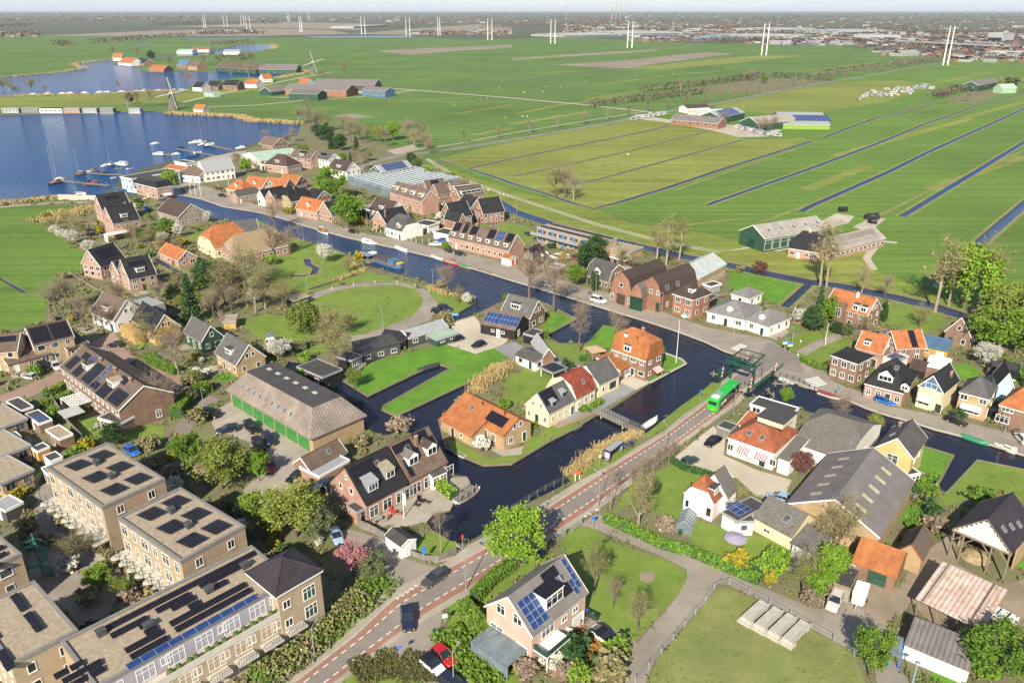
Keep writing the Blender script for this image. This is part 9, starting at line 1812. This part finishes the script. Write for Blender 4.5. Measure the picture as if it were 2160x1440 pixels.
  # ---- far greenhouses, viaduct and the town in the haze
for a,b,W,h,lb in(((1185,79),(1310,76),160,6,'long white greenhouse front beyond the polder'),((1300,75),(1440,73),260,7,'white greenhouse hall behind the long front'),((1420,87),(1600,83),150,6,'grey-white greenhouse hall nearest the town'),((1560,82),(1700,80),180,7,'pale industrial hall at the town edge'),((746,60),(815,57),120,8,'white greenhouse far beyond the brown fields'),((1640,68),(1720,66),220,10,'white warehouse in the hazy town'),((1770,74),(1870,72),200,12,'blue-white warehouse in the hazy town'),((1800,83),(1900,84),120,9,'low white warehouse at the town edge'),((2085,122),(2150,124),40,9,'white office building at the end of the polder road'),((2080,92),(2112,93),60,24,'pale office block in the hazy town')):
 A,B=G(*a),G(*b);L=(B-A).length;o=empty('far_hall',A,math.atan2(B.y-A.y,B.x-A.x),lb,'hall');MB().box(0,L,0,W,0,h).obj('wall',FARPALE if 'grey' not in lb else LEAD,o,uv=False)
 r=MB();k=5
 for i in range(k):r.add([(0,W*i/k,h),(L,W*i/k,h),(L,W*(i+.5)/k,h+2),(0,W*(i+.5)/k,h+2),(L,W*(i+1)/k,h),(0,W*(i+1)/k,h)],[(0,1,2,3),(3,2,4,5)])
 r.obj('roof',FARPALE if 'grey' not in lb else GLASSHOUSE,o,uv=False);MB().box(L*.05,L*.95,-.4,0,h*.3,h*.6).obj('window_band',GLASS,o,uv=False)
A,B=G(1905,97),G(2100,108);o=empty('viaduct',A,math.atan2(B.y-A.y,B.x-A.x),'long pale motorway viaduct at the edge of the town','viaduct');L=(B-A).length;MB().box(-20,L,-8,8,9,12).obj('deck',FARPALE,o,uv=False)
for i in range(12):MB().box(i*L/12,i*L/12+3,-6,6,0,9).obj('pier',CONCRETE,o,uv=False)
FARWHITE=mat('far_white',(.28,.28,.28),.3,.02)
def town(n,x0,x1,y0,y1,seed,sz=(8,22),cols=None):
 rg=random.Random(seed);mbs=MB()
 for i in range(n):
  px=rg.uniform(x0,x1);py=y0+(y1-y0)*rg.random()**.8;p=G(px,py);a=rg.uniform(0,3.1);w,d,h=rg.uniform(*sz),rg.uniform(8,14),rg.uniform(5,10);mi=rg.choice((0,1,1,2,2,3,4,4))
  if rg.random()<.10:w,d,h,mi=rg.uniform(30,60),rg.uniform(14,26),rg.uniform(7,11),rg.choice((0,3))
  mbs.M=T(*p)@RZ(a);mbs.extr([(-d/2,0),(d/2,0),(d/2,h*.6),(-d/2,h*.6)],-w/2,w/2,0 if mi in(0,3)else 2);mbs.add([(-w/2,-d/2,h*.6),(w/2,-d/2,h*.6),(w/2,0,h),(-w/2,0,h),(w/2,d/2,h*.6),(-w/2,d/2,h*.6)],[(0,1,2,3),(3,2,4,5)],mi)
 tag(mbs.obj('far_town',[FARWHITE,BROWNTILE,BRICK_BROWN,GREYTILE,DKBROWN],uv=False),kind='stuff')
town(620,1560,2240,52,96,1);town(500,1180,1640,52,72,2);town(260,1860,2240,84,118,3);town(420,800,2240,31,50,4,(14,34));town(300,-100,900,31,44,5,(14,40));town(60,1330,1450,80,88,6);town(60,410,560,66,73,7,(10,20));town(40,0,80,70,78,8);town(40,860,1080,68,74,9);town(50,2000,2250,118,132,10)
# ---- people: one continuous skin grown on a jointed skeleton
def person(p,a,label,cloth,legs,pose='walk',z=0):
 K=dict(walk=dict(hip=(0,0,.92),kl=(.14,.09,.50),fl=(.02,.09,.06),tl=(.20,.09,.03),kr=(-.02,-.09,.48),fr=(-.30,-.09,.10),tr=(-.16,-.09,.03),el=(-.16,.24,1.10),hl=(-.05,.25,.85),er=(.10,-.24,1.10),hr=(.24,-.22,.90)),ride=dict(hip=(0,0,.98),kl=(.38,.10,.80),fl=(.22,.10,.36),tl=(.38,.10,.33),kr=(.30,-.10,.60),fr=(.02,-.10,.22),tr=(.16,-.10,.18),el=(.26,.24,1.20),hl=(.55,.24,1.05),er=(.26,-.24,1.20),hr=(.55,-.24,1.05)))[pose]
 ln=.12 if pose=='ride' else .02;V=[];E_=[];Rr=[]
 def v(c,r):V.append(c);Rr.append(r);return len(V)-1
 hp=v(K['hip'],.14);wst=v((ln*.4,0,K['hip'][2]+.18),.125);ch=v((ln,0,K['hip'][2]+.42),.15);nk=v((ln*1.1,0,K['hip'][2]+.58),.06);hd=v((ln*1.2+.02,0,K['hip'][2]+.70),.095);tp=v((ln*1.2+.02,0,K['hip'][2]+.80),.08)
 E_+=[(hp,wst),(wst,ch),(ch,nk),(nk,hd),(hd,tp)]
 for s,S in((1,'l'),(-1,'r')):
  j=v((0,s*.09,K['hip'][2]-.06),.095);k=v(K['k'+S],.07);f=v(K['f'+S],.045);t=v(K['t'+S],.04);E_+=[(hp,j),(j,k),(k,f),(f,t)]
  sh=v((ln,s*.19,K['hip'][2]+.48),.065);e=v(K['e'+S],.05);h=v(K['h'+S],.035);hh=v((K['h'+S][0]+.07,K['h'+S][1],K['h'+S][2]-.05),.03);E_+=[(ch,sh),(sh,e),(e,h),(h,hh)]
 me=bpy.data.meshes.new('body');me.from_pydata(V,E_,[]);ob=bpy.data.objects.new('body',me);C.objects.link(ob);md=ob.modifiers.new('s','SKIN')
 for i,r in enumerate(Rr):me.skin_vertices[0].data[i].radius=(r,r)
 me.skin_vertices[0].data[0].use_root=True;ob.modifiers.new('d','SUBSURF').levels=1
 dg=bpy.context.evaluated_depsgraph_get();m2=bpy.data.meshes.new_from_object(ob.evaluated_get(dg));bpy.data.objects.remove(ob)
 skin=mat('skin',(.50,.31,.22),.06,2,.6);m2.materials.clear()
 for m in(cloth,legs,skin,RUBBER):m2.materials.append(m)
 hz=K['hip'][2]
 for q in m2.polygons:c=q.center;q.material_index=3 if c.z<.12+(.1 if pose=='ride' else 0)else 1 if c.z<hz-.02 and abs(c.y)<.19 else 2 if c.z>hz+.55 or(abs(c.y)>.19 and c.z<hz+.02)else 0;q.use_smooth=True
 o=empty('person',p+Vector((0,0,z)),a,label,'person');link('body',m2,o)
 MB().lathe([(.02,.12),(.085,.09),(.105,.0),(.09,-.06)],10,c=(ln*1.2,0)).obj('hair',flat_mat('dark_hair',(.05,.035,.025)),o,uv=False).location=(0,0,hz+.77)
 return o
DENIM=flat_mat('denim',(.05,.08,.16));JACK=flat_mat('dark_jacket',(.03,.04,.07));TEE=flat_mat('pale_shirt',(.55,.5,.48));PINKS=flat_mat('pink_top',(.55,.25,.25))
person(G(1469,929),2.2,'person in dark blue clothes walking along the road edge by the inn yard',JACK,DENIM)
for px,py,c,lb in((640,1385,TEE,'cyclist in pale clothes riding on the pavement by the planted bank'),(652,1368,PINKS,'second cyclist in pinkish top riding just ahead on the pavement'),(1177,1107,JACK,'cyclist in the tree shade on the cycle lane'),(880,609,JACK,'cyclist on the oval lane'),(1243,622,JACK,'motor-scooter rider in dark clothes on the quay')):
 a=.85 if py>1000 else 2.6;p=G(px,py);bike(p,a,'bicycle under the '+lb.split(' riding')[0].split(' on ')[0],None,0);person(p+Vector((-.28*math.cos(a),-.28*math.sin(a),0)),a,lb,c,DENIM,'ride')
person(G(955,551),1.0,'person in red jacket standing on the quay by the red sloop',flat_mat('red_jacket',(.5,.04,.04)),DENIM)
